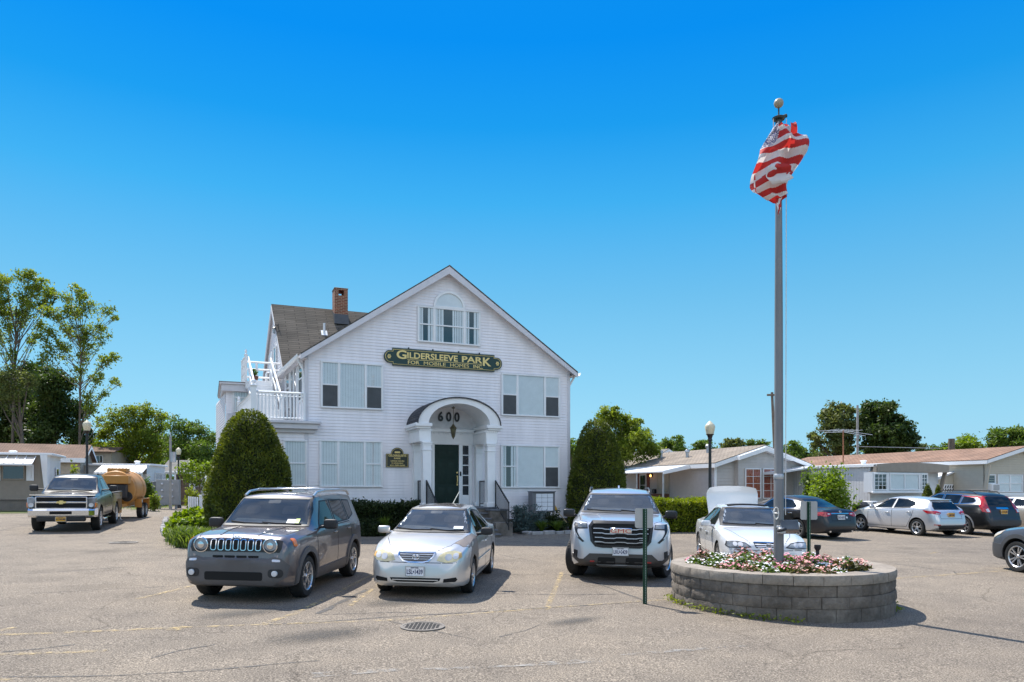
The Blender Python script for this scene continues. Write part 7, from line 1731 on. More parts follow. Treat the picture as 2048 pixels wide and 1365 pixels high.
# flag pole
FP = (4.42, 12.18); fb = pg + .55
pole = thing('flagpole', (FP[0], FP[1], fb), 'tall grey metal flagpole rising from the flower planter', 'flagpole')
ftop = atd(1558, 240, 12.18).z - fb; PAINT = PM('grey_weathered_pole', (.19, .185, .185), .5, metal=.35, var=.2, scale=2, stretch=(1, 1, .3))
zz = [0, 1.5, 1.52, ftop * .55, ftop * .8, ftop]; MB().tube([(0, 0, z) for z in zz], [.080, .080, .072, .066, .055, .048], 20).build('shaft', PAINT, pole)
MB().lathe([(.073, 1.48), (.085, 1.5), (.085, 1.56), (.072, 1.58)], 20).build('collar', MT['steel'], pole)
GRN = PM('oxidised_truck', (.03, .04, .035), .5, var=.3)
MB().lathe([(.05, -.55), (.055, -.1), (.052, 0), (.095, .0), (.105, .03), (.07, .05), (.03, .06)], 20, 0, T(0, 0, ftop)).cyl((0, 0, ftop + .05), (0, 0, ftop + .28), .013, .013, 8).cyl((.03, 0, ftop + .03), (.13, 0, ftop + .07), .03, .03, 10).build('truck', GRN, pole)
bz = atd(1558, 207, 12.18).z - fb; MB().sup((0, 0, bz), (.155, .155, .155), 1, 24, 16).build('ball', PM('faded_gold_ball', (.36, .31, .22), .45), pole)
ROPE = PM('white_rope', (.62, .61, .58), .8)
MB().tube([(.115, -.03, ftop), (.10, -.05, 3), (.09, -.06, .9)], .007, 5).tube([(-.10, -.03, ftop), (-.085, -.03, ftop - 1.2)], .007, 5).build('halyard', ROPE, pole)
cz = atd(1550, 1027, 12.1).z - fb; cl = MB()
for i in range(6): cl.tube([(-.075 + .04 * cos(q) + rnd.uniform(-.006, .006), -.09 + rnd.uniform(-.015, .015), cz + .10 * sin(q)) for q in [2 * pi * j / 16 for j in range(17)]], .006, 5)
cl.tube([(-.07, -.02, cz), (-.06, -.12, cz)], .015, 6).build('rope_coil', ROPE, pole)
fl_ = thing('floodlight', tuple(atd(1579, 1052, 12.05)), 'grey box floodlight on a bracket clamped to the flagpole', 'floodlight')
MB().bbox(-.15, .15, -.02, .16, -.085, .10, .012, 0, RX(R(-25))).build('housing', PM('smoked_grey', (.16, .155, .15), .3, var=.25), fl_)
MB().bbox(-.14, .14, -.03, -.022, -.075, .09, .004, 0, RX(R(-25))).build('lens', glassmat('flood_lens', (.10, .10, .095), 0, .08), fl_)
MB().bbox(-.20, -.09, -.10, .02, -.13, -.03, .01, 0).tube([(-.12, -.02, -.04), (-.20, .03, -.02)], .03, 8).build('bracket', MT['steel'], fl_); MB().tube([(-.22, -.06, -.08), (-.16, -.14, -.06), (-.10, -.10, -.05)], .025, 8).build('clamp', MT['blackmatt'], fl_)
sp_ = thing('spotlight', (5.30, 12.75, pg + .55), 'small black spotlight on a stake among the planter flowers', 'spotlight')
MB().cyl((0, 0, 0), (0, 0, .26), .03, .03, 10).lathe([(.03, .26), (.055, .30), (.055, .36), (.05, .36), (0, .33)], 14).build('body', MT['blackmatt'], sp_)

# ---- the flag: bunched cloth, stripes running across it, canton top left
FR, FW, FBL = PM('flag_red', (.52, .030, .025), .75, var=.08, scale=8), PM('flag_white', (.72, .70, .68), .75, var=.05, scale=8), PM('flag_blue', (.10, .12, .26), .75, var=.2, scale=20)
for m_ in (FR, FW, FBL):
    n_ = m_.node_tree; pr = [q for q in n_.nodes if q.type == 'BSDF_PRINCIPLED'][0]; tr_ = N(n_, 'BsdfTranslucent'); lk = pr.inputs['Base Color'].links[0].from_socket; n_.links.new(lk, tr_.inputs['Color']); mx = N(n_, 'MixShader', Fac=.35)
    ou = [q for q in n_.nodes if q.type == 'OUTPUT_MATERIAL'][0]; n_.links.new(pr.outputs[0], mx.inputs[1]); n_.links.new(tr_.outputs[0], mx.inputs[2]); n_.links.new(mx.outputs[0], ou.inputs['Surface'])
fd_ = 12.0; f0 = atd(1557, 330, fd_)
flag = thing('flag', tuple(f0), 'red and white striped flag bunched up around the top of the flagpole', 'flag')
def fpx(x, y, dy=0): p = atd(x, y, fd_); return (p.x - f0.x, dy, p.z - f0.z)
Lp = [(1546, 256), (1541, 265), (1530, 283), (1520, 300), (1514, 316), (1508, 335), (1504, 352), (1503, 372), (1507, 384), (1520, 391), (1537, 400)]
Rp = [(1560, 254), (1576, 253), (1601, 266), (1613, 272), (1614, 290), (1612, 306), (1603, 322), (1592, 338), (1581, 354), (1575, 372), (1579, 391)]
def curve(P, t): 
    t = clamp(t, 0, 1) * (len(P) - 1); i = min(int(t), len(P) - 2); f = t - i; return (lerp(P[i][0], P[i + 1][0], f), lerp(P[i][1], P[i + 1][1], f))
def sheetflag(name, Lp, Rp, nu, nv, stripe, depth, canton=None, flip=0):
    mb = MB()
    for j in range(nv + 1):
        for i in range(nu + 1):
            u, v = i / nu, j / nv; a, b = curve(Lp, v), curve(Rp, v)
            sag = 7 * sin(pi * u)
            x, y = lerp(a[0], b[0], u), lerp(a[1], b[1], u) + sag * (.35 + .3 * sin(v * 9))
            mb.v.append(fpx(x, y, depth(u, v)))
    for j in range(nv):
        for i in range(nu):
            q = (j * (nu + 1) + i, j * (nu + 1) + i + 1, (j + 1) * (nu + 1) + i + 1, (j + 1) * (nu + 1) + i); mb.f.append(q)
            u, v = (i + .5) / nu, (j + .5) / nv; m = stripe(u, v)
            mb.m.append(m)
    return mb.build(name, [FR, FW, FBL], flag, 60, recalc=False)
def dep1(u, v): return -.16 * sin(pi * clamp(u, 0, 1)) ** .7 - .05 * sin(u * 13 + v * 5) - .045 * sin(v * 17 + u * 3 + 2 * sin(u * 5)) - .045 * sin(u * 7 - v * 11)
def str1(u, v):
    if u < .36 and v < .30 and u < .42 - v * .6:
        return 2 if rnd.random() < .62 else 3
    return int((v * 11.2 + .5 * (1 - u) + .25 * sin(u * 4)) % 2)
sheetflag('flag_cloth', Lp, Rp, 64, 150, lambda u, v: [0, 1, 2, 1][str1(u, v)], dep1)
sheetflag('flag_back', [(x + 4, y + 2) for x, y in Lp], [(x - 4, y + 2) for x, y in Rp], 16, 44, lambda u, v: int((v * 11) % 2), lambda u, v: .12 * sin(pi * u) + .02 * sin(v * 15))
# the curled flap low on the left and the knot of cloth at the top
sheetflag('flag_fold', [(1533, 340), (1524, 350), (1523, 362), (1526, 372), (1534, 382)], [(1558, 338), (1572, 344), (1574, 352), (1568, 360), (1577, 368)], 40, 50, lambda u, v: 1 if (u < .25 or v > .55) else 0, lambda u, v: -.27 + .10 * abs(u - .4) - .03 * sin(v * 9))
sheetflag('flag_fold', [(1571, 256), (1570, 264), (1572, 276)], [(1581, 256), (1582, 264), (1585, 277)], 5, 10, lambda u, v: 0, lambda u, v: -.20 - .05 * sin(pi * v))
sheetflag('flag_tail', [(1549, 400), (1547, 412), (1549, 424), (1553, 431)], [(1560, 399), (1558, 412), (1556, 424), (1554, 432)], 5, 12, lambda u, v: int((u * 2 + v * 2.2) % 2), lambda u, v: -.10 + .03 * sin(v * 8))

# ---- two sign posts seen from behind
def signpost(px, pyb, d, x0, x1, y0, y1, label):
    p = atd(px, pyb, d); g = G(p.x, d); t = thing('sign_post', (p.x, d, g), label, 'sign post', R(4), 'green sign posts seen from behind')
    zt = atd(px, y0, d).z - g; zb = atd(px, y1, d).z - g; hw = (x1 - x0) / 2 * d / 1470; ox = ((x0 + x1) / 2 - px) * d / 1470
    GR = MT['postgreen'] if 'postgreen' in MT else MT.setdefault('postgreen', PM('green_painted_post', (.010, .055, .030), .4, metal=.2, var=.25))
    m = MB(); w = .034
    m.box(-w, -w * .45, .0, .008, 0, zt - .01).box(w * .45, w, .0, .008, 0, zt - .01).box(-w * .45, w * .45, -.028, -.020, 0, zt - .01)
    m.add([(-w * .45, 0, 0), (-w * .3, -.028, 0), (-w * .3, -.028, zt - .01), (-w * .45, 0, zt - .01)], [(0, 1, 2, 3)]).add([(w * .45, 0, 0), (w * .3, -.028, 0), (w * .3, -.028, zt - .01), (w * .45, 0, zt - .01)], [(3, 2, 1, 0)])
    n = int(zt / .027); hb = MB()
    for i in range(1, n): hb.box(-.0045, .0045, -.0295, -.0285, i * .027, i * .027 + .012)
    m.build('post', GR, t); hb.build('bolt_hole', MT['steel'], t)
    pp = rrect(-hw + ox, hw + ox, zb, zt, .035, 5); MB().prism(pp, .012, .016).build('sign_plate', PM('grey_aluminium_back', (.42, .405, .40), .4, metal=.5, var=.08), t)
signpost(1290, 1212, 11.85, 1270, 1307, 1017, 1056.5, 'green sign post with blank grey back in front of the silver SUV')
signpost(1618, 1113, 14.2, 1601, 1636, 1003, 1040, 'green sign post with blank grey back rising behind the planter')

# ---- lamp posts
def lamp(px, pyt, pyg, d, label, octa=True):
    p = atd(px, 900, d); g = G(p.x, d); t = thing('street_lamp', (p.x, d, g), label, 'street lamp', 0, 'lamp posts with cream acorn globes')
    zt = atd(px, pyt, d).z - g; zg = atd(px, pyg, d).z - g; h = zt - zg
    MB().lathe([(.17, 0), (.17, .12), (.12, .2), (.10, .7), (.075, .8), (.06, .9), (.05, zg - .3), (.05, zg - .25), (.09, zg - .22), (.07, zg - .15), (.10, zg - .05), (.15, zg), (.0, zg + .01)], 16).build('pole', MT['black'], t)
    MB().lathe([(.13, zg), (.2 * h / .62, zg + h * .28), (.235 * h / .62, zg + h * .55), (.20 * h / .62, zg + h * .70), (.19 * h / .62, zg + h * .72), (.08, zg + h * .86), (.05, zg + h * .92), (.0, zg + h)], 8 if octa else 20).build('globe', PM('cream_globe', (.62, .55, .38), .35, var=.06), t)
lamp(1420, 842, 869, 26.5, 'street lamp with cream globe right of the conical yew, before the grey home', False); lamp(174, 840, 862, 34, 'street lamp with octagonal cream globe behind the black pickup'); lamp(357, 895, 910, 46, 'street lamp with small cream globe beside the grey meter cabinet')
# ---- poles, meters, fence, bins, letterbox
def upole(px, pyt, d, r, label, mat, lean=0, arms=None):
    p = atd(px, 900, d); g = G(p.x, d); t = thing('utility_pole', (p.x, d, g), label, 'utility pole'); zt = atd(px, pyt, d).z - g
    MB().tube([(lean, 0, 0), (0, 0, zt)], [r, r * .75], 10).build('pole', mat, t)
    if arms: arms(t, zt)
    return t
WOODP = PM('weathered_pole', (.13, .10, .075), .9, var=.25); GREYP = PM('silver_grey_pole', (.30, .29, .27), .8, var=.15)
def a1(t, zt): MB().bbox(-.35, .35, -.1, -.02, zt - .25, zt - .12, .01).build('bracket', WOODP, t)
upole(1544, 785, 48, .11, 'leaning brown utility pole just left of the flagpole', WOODP, .35, a1)
def a2(t, zt):
    MB().cyl((.25, -.2, zt - 1.5), (.25, -.2, zt - .9), .16, .16, 12).build('insulator', MT['steel'], t); MB().tube([(0, 0, zt), (0, 0, zt + .25)], .04, 6).build('cap', MT['steel'], t)
upole(341, 874, 43, .085, 'grey utility pole rising behind the meter cabinet', GREYP, 0, a2)
def a3(t, zt):
    MB().tube([(0, -.1, zt * .62), (5.5, -.6, zt * .60)], .02, 5).tube([(0, -.1, zt * .44), (6, -.5, zt * .40)], .02, 5).tube([(0, -.1, zt * .42), (-4, 0, zt * .44)], .02, 5).tube([(-.2, -.1, zt * .12), (7, -.3, zt * .06)], .02, 5).build('wires', MT['steel'], t)
upole(1715, 811, 52, .10, 'grey utility pole with wires in front of the big oak', GREYP, 0, a3)
p = gp(1903, 1000); bt = atd(1903, 877, 52); t = upole(1903, 878, 52, .28, 'broken brown tree trunk standing above the red-brown roof', WOODP); t.name = 'broken_trunk'; t['category'] = 'tree trunk'
# electric meter cabinet
p = atd(336, 950, 44); g = G(p.x, 44); t = thing('meter_cabinet', (p.x, 44, g), 'large grey metal electric meter cabinet beside the small lamp post', 'meter cabinet', R(12))
zt = atd(336, 960, 44).z - g; MB().bbox(-.62, .66, -.2, .25, .25, zt, .015).box(-.5, -.4, -.1, .1, 0, .25).box(.4, .5, -.1, .1, 0, .25).build('cabinet', PM('grey_meter_paint', (.27, .275, .28), .5, var=.1), t); MB().bbox(-.95, -.63, -.1, .2, .2, zt - .1, .015).build('side_panel', PM('dark_grey_panel', (.13, .135, .14), .5), t)
for i in range(2):
    for j in range(3): MB().lathe([(.07, 0), (.07, .06), (.05, .10), (0, .11)], 14, 0, T(-.28 + i * .55, -.2, zt - .25 - j * .38) @ RX(pi / 2)).build('meter', MT['clearlens'], t)
# white vinyl fence posts and pickets by the yew
p = atd(416, 950, 27.5); g = G(p.x, 27.5); t = thing('fence', (p.x, 27.5, g), 'white vinyl fence with tall capped post left of the conical yew', 'fence', R(22))
zt = atd(416, 952, 27.5).z - g; MB().bbox(-.09, .09, -.09, .09, 0, zt - .1, .008).bbox(-.12, .12, -.12, .12, zt - .1, zt - .04, .01).bbox(-.09, .09, -.09, .09, zt - .04, zt, .02).build('post', MT['white'], t)
MB().bbox(-.30, -.20, -.05, .05, 0, 1.15, .008).bbox(-.32, -.18, -.07, .07, 1.15, 1.2, .01).build('post', MT['white'], t)
MB().bbox(-.2, .0, -.02, .02, .95, 1.05, .006).bbox(-.2, .0, -.02, .02, .2, .3, .006).build('rail', MT['white'], t)
pk = MB()
for i in range(5): pk.bbox(-.42 - i * .10, -.36 - i * .10, 1.2 + i * .8, 1.24 + i * .8, .05, 1.1, .008)
pk.build('pickets', MT['white'], t)
p = atd(1741, 1008, 32.5); g = G(p.x, 32.5); t = thing('letterbox', (p.x, 32.5, g), 'small white letterbox on a post in front of the white mobile home', 'letterbox', R(22)); zc = p.z - g
MB().bbox(-.19, .19, -.25, .25, zc - .12, zc + .12, .03).build('box', METAL, t); MB().bbox(-.04, .04, -.04, .04, 0, zc - .12, .006).build('post', MT['white'], t); MB().bbox(-.12, -.06, -.26, -.25, zc + .02, zc + .07, .002).bbox(-.03, .03, -.26, -.25, zc + .02, zc + .07, .002).bbox(.06, .12, -.26, -.25, zc + .02, zc + .07, .002).build('flag_plate', MT['black'], t)
p = atd(1721, 1008, 32); g = G(p.x, 32); t = thing('rubbish_bin', (p.x, 32, g), 'black rounded rubbish bin between the leafy bush and the letterbox', 'bin'); MB().lathe([(0, .0), (.26, .0), (.33, .9), (.36, .92), (.36, 1.0), (.25, 1.12), (0, 1.16)], 20).build('bin', MT['blackmatt'], t)

# ---- beds and kerbs
def bedshape(l): return pxs(l)
BED = PM('bark_mulch', (.040, .027, .020), .95, var=.5, scale=14, bump=.9, bscale=30)
e1 = [gp(x, y) for x, y in ((332, 1040), (326, 1062), (330, 1072), (345, 1079), (400, 1084), (470, 1084), (560, 1080), (700, 1073), (770, 1071), (830, 1070))]
for tri in zip(e1, e1[1:]): sheet('planting_bed', [[tri[0], tri[1], HM @ V((1.6, .1, 0))]], BED, .03)
hb_ = [HM @ V(p) for p in ((fp(1035, 1060, 1.9)[0], -1.9, 0), (fp(1062, 1060, 2.1)[0], -2.1, 0), (W + 1.3, -1.7, 0), (W + 1.6, 1, 0), (W, .2, 0), (fp(1035, 1060, 0)[0], .1, 0))]
sheet('planting_bed', [hb_], BED, .03)
KST = PM('granite_kerb_stone', (.30, .29, .28), .9, var=.3, scale=4, bump=.6, bscale=25)
def kerb(pts, label, n_len=.33):
    a = V(pts[0]); t = thing('stone_edging', on(a.x, a.y), label, 'edging'); mb = MB(); o = V(t.location)
    for p, q in zip(pts, pts[1:]):
        p, q = V((p[0], p[1])), V((q[0], q[1])); k = max(1, int((q - p).length / n_len)); an = math.atan2(q.y - p.y, q.x - p.x)
        for i in range(k):
            c = p.lerp(q, (i + .5) / k); l = (q - p).length / k * .47; h = rnd.uniform(.10, .14); w = rnd.uniform(.08, .11)
            mb.bbox(-l, l, -w, w, -.06, h, .025, 0, T(c.x - o.x, c.y - o.y, G(c.x, c.y) - o.z) @ RZ(an + rnd.uniform(-.04, .04)) @ RX(rnd.uniform(-.06, .06)))
    mb.build('edging_stones', KST, t, 30); return t
kerb([(p.x, p.y) for p in e1], 'low grey stone edging round the green bed left of the steps')
e2 = [HM @ V(q) for q in ((fp(1050, 1060, 1.9)[0], -1.75, 0), (fp(1062, 1060, 2.1)[0], -2.1, 0), (fp(1110, 1060, 2.1)[0], -2.1, 0), (W + 1.2, -1.7, 0))]
kerb([(p.x, p.y) for p in e2], 'low grey stone edging in front of the blue juniper and grass tufts')
# ================= TREES, SHRUBS, FLOWERS =================
import numpy as np
ng = np.random.default_rng(11)
def leafmesh(name, P, size, mat, parent=None, aspect=.5, up=.5, along=None, vary=.35, mats=None, idx=None):
    """one small folded blade per point"""
    P = np.asarray(P, float); n = len(P)
    a = ng.normal(size=(n, 3)); 
    if along is not None: a = a * .6 + along
    a /= np.linalg.norm(a, axis=1)[:, None] + 1e-9
    nn = ng.normal(size=(n, 3)); nn[:, 2] += up * 2; b = np.cross(nn, a); b /= np.linalg.norm(b, axis=1)[:, None] + 1e-9
    s = size * (1 + vary * ng.uniform(-1, 1, n))[:, None]
    V_ = np.stack([P - a * s, P + b * s * aspect, P + a * s, P - b * s * aspect], 1).reshape(-1, 3)
    me = bpy.data.meshes.new(name); me.vertices.add(4 * n); me.vertices.foreach_set('co', V_.ravel()); me.loops.add(4 * n); me.loops.foreach_set('vertex_index', np.arange(4 * n, dtype=np.int32))
    me.polygons.add(n); me.polygons.foreach_set('loop_start', np.arange(0, 4 * n, 4, dtype=np.int32)); me.polygons.foreach_set('loop_total', np.full(n, 4, dtype=np.int32))
    for m in (mats or [mat]): me.materials.append(m)
    if idx is not None: me.polygons.foreach_set('material_index', np.asarray(idx, dtype=np.int32))
    me.update(calc_edges=True); return link(name, me, parent)
def clumpy(R, n, k, flat=.8, tight=.33):
    """points gathered in k sub-clumps through a ball of radius R"""
    c = ng.normal(size=(k, 3)); c /= np.linalg.norm(c, axis=1)[:, None]; c *= (R * ng.uniform(.25, .95, k) ** .6)[:, None]; c[:, 2] *= flat
    i = ng.integers(0, k, n); p = c[i] + ng.normal(size=(n, 3)) * R * tight * ng.uniform(.5, 1.1, k)[i][:, None] * np.array([1, 1, .62]); return p
BARK = PM('grey_brown_bark', (.13, .10, .075), .95, var=.35, scale=6, bump=.6, stretch=(3, 3, .6))
LV = dict(
    light=leafmat('leaf_yellow_green', [(.085, .12, .014), (.17, .215, .026), (.27, .30, .05)], .9, .5),
    mid=leafmat('leaf_green', [(.045, .082, .012), (.10, .155, .024), (.18, .235, .045)], .8, .45),
    dark=leafmat('leaf_dark_green', [(.018, .036, .008), (.048, .078, .014), (.11, .145, .03)], .6, .35),
    olive=leafmat('leaf_olive', [(.05, .068, .016), (.105, .125, .03), (.19, .205, .06)], .7, .4),
    yew=leafmat('yew_needles', [(.038, .055, .009), (.10, .125, .016), (.22, .235, .03)], 2.5, .3),
    hedge=leafmat('hedge_leaf', [(.07, .10, .009), (.19, .23, .016), (.34, .36, .04)], 3, .35),
    bright=leafmat('bright_leaf', [(.08, .13, .012), (.16, .23, .02), (.26, .32, .05)], 3, .4),
    blade=leafmat('daylily_blade', [(.06, .10, .014), (.12, .17, .026), (.23, .27, .08)], 3, .4),
    blue=leafmat('juniper_blue', [(.035, .06, .055), (.075, .115, .105), (.13, .18, .17)], 3, .15))
DM = 2.3
def tree(name, label, d, base_px, blobs, mat, leaf=.16, dens=230, trunk=.22, spread=.8, group=None, k=9, tight=.33, limbs=True, cat='tree', flat=.8, sub=0):
    leaf *= .68; dens *= 2.0; k = int(k * 1.5)
    p = atd(base_px, 977, d); g = G(p.x, d); t = thing(name, (p.x, d, g), label, cat, 0, group)
    pts = []; br = MB(); cs = []
    for px, py, r in blobs:
        c = atd(px, py, d); Rr = r * d / 1470; c = V((c.x - p.x, rnd.uniform(-1, 1) * spread * Rr * 1.6, c.z - g)); cs.append((c, Rr))
        n = int(dens * DM * Rr * Rr) + 12; q = clumpy(Rr, n, k, flat, tight); pts.append(q + np.array(c))
    for c, Rr in list(cs):
        for _ in range(1 if sub else 0):
            e = c + V((rnd.uniform(-1.5, 1.5), rnd.uniform(-1.5, 1.5), rnd.uniform(-1, .9))) * Rr; r2 = Rr * rnd.uniform(.4, .65); pts.append(clumpy(r2, int(dens * DM * r2 * r2), 6, flat, tight) + np.array(e)); cs.append((e, r2))
    zt = max(c.z for c, _ in cs); zl = min(c.z - r for c, r in cs)
    cx = sum(c.x for c, _ in cs) / len(cs); top = V((cx * .6, 0, zl + (zt - zl) * .62))
    tp = [V((0, 0, -.2)).lerp(top, q) + V((rnd.uniform(-.1, .1), rnd.uniform(-.1, .1), 0)) * trunk * 6 * q * (1 - q) for q in (0, .2, .4, .6, .8, 1)]
    br.tube(tp, [trunk * lerp(1, .3, q) for q in (0, .2, .4, .6, .8, 1)], 8)
    if limbs:
        for c, Rr in cs:
            q = clamp((c.z - Rr * 1.6 - zl * .3) / max(top.z, .1), .15, .95); i = min(int(q * 5), 4); s0 = tp[i].lerp(tp[i + 1], q * 5 - i); m_ = s0.lerp(c, .55) + V((rnd.uniform(-.1, .1), rnd.uniform(-.1, .1), -.12)) * Rr * 2
            w0 = trunk * lerp(.42, .2, q); br.tube([s0, m_, c], [w0, w0 * .6, w0 * .25], 6)
            nb = int(dens * DM * Rr * Rr * .35); pts.append(np.array(m_.lerp(c, .25)) + (np.array(c) - np.array(m_)) * ng.uniform(0, .8, (nb, 1)) + ng.normal(size=(nb, 3)) * Rr * np.array([.4, .4, .25]))
            for _ in range(5):
                e = c + V((rnd.uniform(-1, 1), rnd.uniform(-1, 1), rnd.uniform(-.6, .9))) * Rr * .85; br.tube([m_.lerp(c, rnd.uniform(.3, 1)), e], [w0 * .25, w0 * .07], 4)
    br.build('trunk', BARK, t, 60); leafmesh('crown', np.concatenate(pts), leaf, mat, t, up=.5)
    return t
def zl_(l, sc, ox, oy, m=1.22): return [(ox + x / sc, oy + y / sc, r / sc * m) for x, y, r in l]
Z6 = lambda l: zl_(l, 2.677, 0, 500)
tree('acacia_tree', 'tall open yellow-green tree at the left edge, rising above the dark trees', 58, 22, Z6([(-40, 190, 45), (5, 185, 38), (45, 165, 34), (95, 135, 36), (140, 120, 30), (200, 175, 38), (245, 225, 30), (150, 215, 38), (100, 250, 30), (-15, 300, 60), (20, 330, 45), (-50, 360, 60), (110, 350, 34), (170, 310, 30), (225, 285, 30), (280, 240, 26), (60, 420, 26), (-30, 460, 40), (75, 570, 26), (140, 480, 24), (200, 400, 26)]), LV['light'], .15, 150, .13, .7, 'thin tall trees at the left', 9, .36, sub=1)
tree('acacia_tree', 'tall thin tree with see-through crown behind the black pickup', 56, 158, Z6([(330, 250, 30), (410, 225, 26), (405, 195, 16), (445, 260, 28), (380, 325, 38), (300, 350, 36), (260, 330, 28), (480, 310, 36), (555, 320, 28), (605, 360, 18), (540, 420, 30), (450, 420, 34), (350, 420, 36), (260, 430, 34), (215, 470, 26), (265, 540, 32), (340, 520, 34), (470, 510, 32), (560, 490, 26), (610, 575, 26), (545, 590, 30), (440, 640, 28), (520, 690, 32), (605, 700, 22), (570, 775, 22), (500, 850, 26), (225, 575, 22), (480, 780, 26), (530, 900, 20), (430, 560, 26)]), LV['light'], .14, 165, .12, .6, 'thin tall trees at the left', 9, .36, sub=1)
dk = [(rnd.uniform(-40, 330), rnd.uniform(690, 1010), rnd.uniform(55, 80)) for _ in range(26)] + [(150, 640, 55), (230, 660, 50), (60, 700, 60), (330, 700, 50), (20, 760, 60)]
tree('maple_tree', 'dark dense tree mass low at the left behind the brown roof', 64, 40, Z6([q for q in dk if q[0] < 160]), LV['dark'], .20, 190, .35, .8, None, 12)
tree('maple_tree', 'dark tree between the two tall thin trees at the left', 60, 110, Z6([q for q in dk if q[0] >= 160] + [(400, 860, 45), (450, 1000, 45), (400, 950, 50)]), LV['dark'], .19, 190, .3, .8, None, 12)
tree('locust_tree', 'pale green bushy tree leaning into the dark mass at the left', 54, 52, Z6([(60, 690, 60), (130, 680, 50), (20, 720, 50), (180, 700, 40), (60, 780, 55), (-20, 760, 50)]), LV['olive'], .13, 150, .2, .7)
tree('elm_tree', 'light green broad tree behind the orange tank trailer', 66, 275, Z6([(600, 1100, 60), (700, 1150, 60), (800, 1150, 60), (880, 1040, 50), (880, 1140, 50), (520, 1040, 34), (660, 900, 50), (730, 870, 44), (800, 870, 48), (860, 890, 40), (600, 960, 46), (690, 960, 56), (780, 960, 56), (560, 1000, 36), (640, 1030, 50), (740, 1050, 60), (840, 1000, 50), (560, 1060, 40), (840, 1090, 50), (650, 1100, 50), (880, 950, 36)]), LV['light'], .16, 175, .25, .8)
tree('elm_tree', 'darker green tree just left of the white house', 60, 385, Z6([(930, 1150, 55), (1110, 1120, 55), (1050, 1180, 50), (960, 1060, 55), (940, 930, 40), (990, 960, 45), (1060, 960, 45), (1110, 1010, 45), (1000, 1040, 55), (1080, 1070, 55), (920, 1010, 45), (1135, 1090, 40), (940, 1090, 50), (1040, 1130, 45)]), LV['mid'], .15, 200, .22, .8)
tree('young_tree', 'bright green young trees of a thicket left of the white house, behind the porch', 46, 398, Z6([(1010, 1180, 40), (1060, 1160, 42), (1100, 1180, 40), (1130, 1150, 36), (1080, 1230, 40), (1030, 1230, 36), (1120, 1240, 36)]), LV['bright'], .12, 190, .1, .6)
Z4 = lambda l: zl_(l, 4.016, 1130, 760, 1.4)
tree('maple_tree', 'bushy green tree behind the right conical yew', 44, 1232, Z4([(340, 270, 52), (310, 330, 50), (400, 290, 54), (410, 230, 22), (480, 350, 58), (560, 370, 52), (600, 330, 22), (620, 430, 54), (450, 440, 76), (550, 500, 76), (640, 530, 60), (380, 520, 70), (700, 560, 50), (470, 570, 60)]), LV['light'], .13, 420, .12, .7)
tree('maple_tree', 'small green tree seen between the white house and the right conical yew', 52, 1146, Z4([(60, 520, 40), (30, 560, 40), (90, 560, 40), (50, 610, 40), (-10, 590, 40)]), LV['mid'], .14, 200, .15, .7)
tree('oak_tree', 'brownish green oak with loose crown left of the grey wired pole', 60, 1678, zl_([(430, 250, 60), (370, 300, 52), (520, 240, 56), (600, 250, 46), (470, 330, 80), (560, 350, 80), (380, 400, 70), (460, 450, 80), (560, 470, 80), (280, 480, 40), (330, 520, 55), (440, 560, 75), (540, 580, 70), (250, 470, 22), (600, 420, 60)], 4.197, 1560, 760), LV['olive'], .19, 165, .4, .8, None, 11, .3)
tree('oak_tree', 'tall dark green oak right of the grey wired pole', 60, 1758, zl_([(820, 220, 60), (760, 260, 55), (880, 240, 66), (940, 290, 66), (990, 340, 56), (1040, 400, 60), (850, 330, 95), (760, 370, 80), (940, 390, 85), (1060, 480, 56), (1000, 480, 80), (870, 460, 95), (760, 480, 80), (1080, 550, 46), (960, 560, 85), (830, 570, 85), (720, 560, 60), (720, 320, 50)], 4.197, 1560, 760), LV['dark'], .20, 260, .45, .8, None, 12, .3)
tree('round_tree', 'round green tree above the red-brown roof near the right edge', 56, 1948, zl_([(1480, 560, 40), (1540, 530, 56), (1600, 510, 56), (1650, 545, 52), (1580, 580, 60), (1690, 580, 36), (1420, 590, 34)], 4.197, 1560, 760), LV['bright'], .17, 230, .2, .8)
tree('round_tree', 'leafy green tree above the red-brown roof at the right edge', 54, 2022, zl_([(1800, 500, 48), (1840, 460, 52), (1930, 430, 46), (1900, 490, 66), (1970, 470, 60), (2030, 500, 66), (1850, 550, 60), (1960, 560, 66), (2080, 470, 60), (2120, 540, 60)], 4.197, 1560, 760), LV['mid'], .17, 260, .2, .8)
far = [(1330, 890, 14), (1352, 886, 15), (1396, 892, 12), (1412, 888, 10), (1455, 890, 13), (1475, 888, 12), (1502, 888, 11), (1522, 889, 11), (1580, 895, 14), (1600, 902, 13), (1625, 912, 12), (1845, 900, 12), (1868, 902, 11), (1890, 897, 12)]
for px, py, r in far:
    tree('distant_tree', 'small far-off tree just topping the roofs on the right', 84, px, [(px - r * .5, py + 2, r * .8), (px + r * .6, py, r * .9), (px, py - r * .4, r * .7), (px, py + r, r * 1.2), (px - r * .8, py + r * 1.2, r), (px + r * .8, py + r * 1.3, r)], LV['olive' if px % 2 else 'mid'], .2, 150, .15, .8, 'far-off trees topping the roofs on the right', 8)
# dark belt of woodland far behind the homes
pw = []
for px in range(-200, 2300, 22):
    c = atd(px, rnd.uniform(885, 925) if px < 440 else rnd.uniform(920, 934), 105); pw.append(clumpy(rnd.uniform(1.6, 2.4), 260, 9) + np.array(c)); c = atd(px + 10, 962, 104); pw.append(clumpy(2.2, 200, 9) + np.array(c))
tag(leafmesh('far_woodland', np.concatenate(pw), .30, LV['mid']), 'far belt of green woodland behind the mobile homes', 'woodland', kind='stuff')

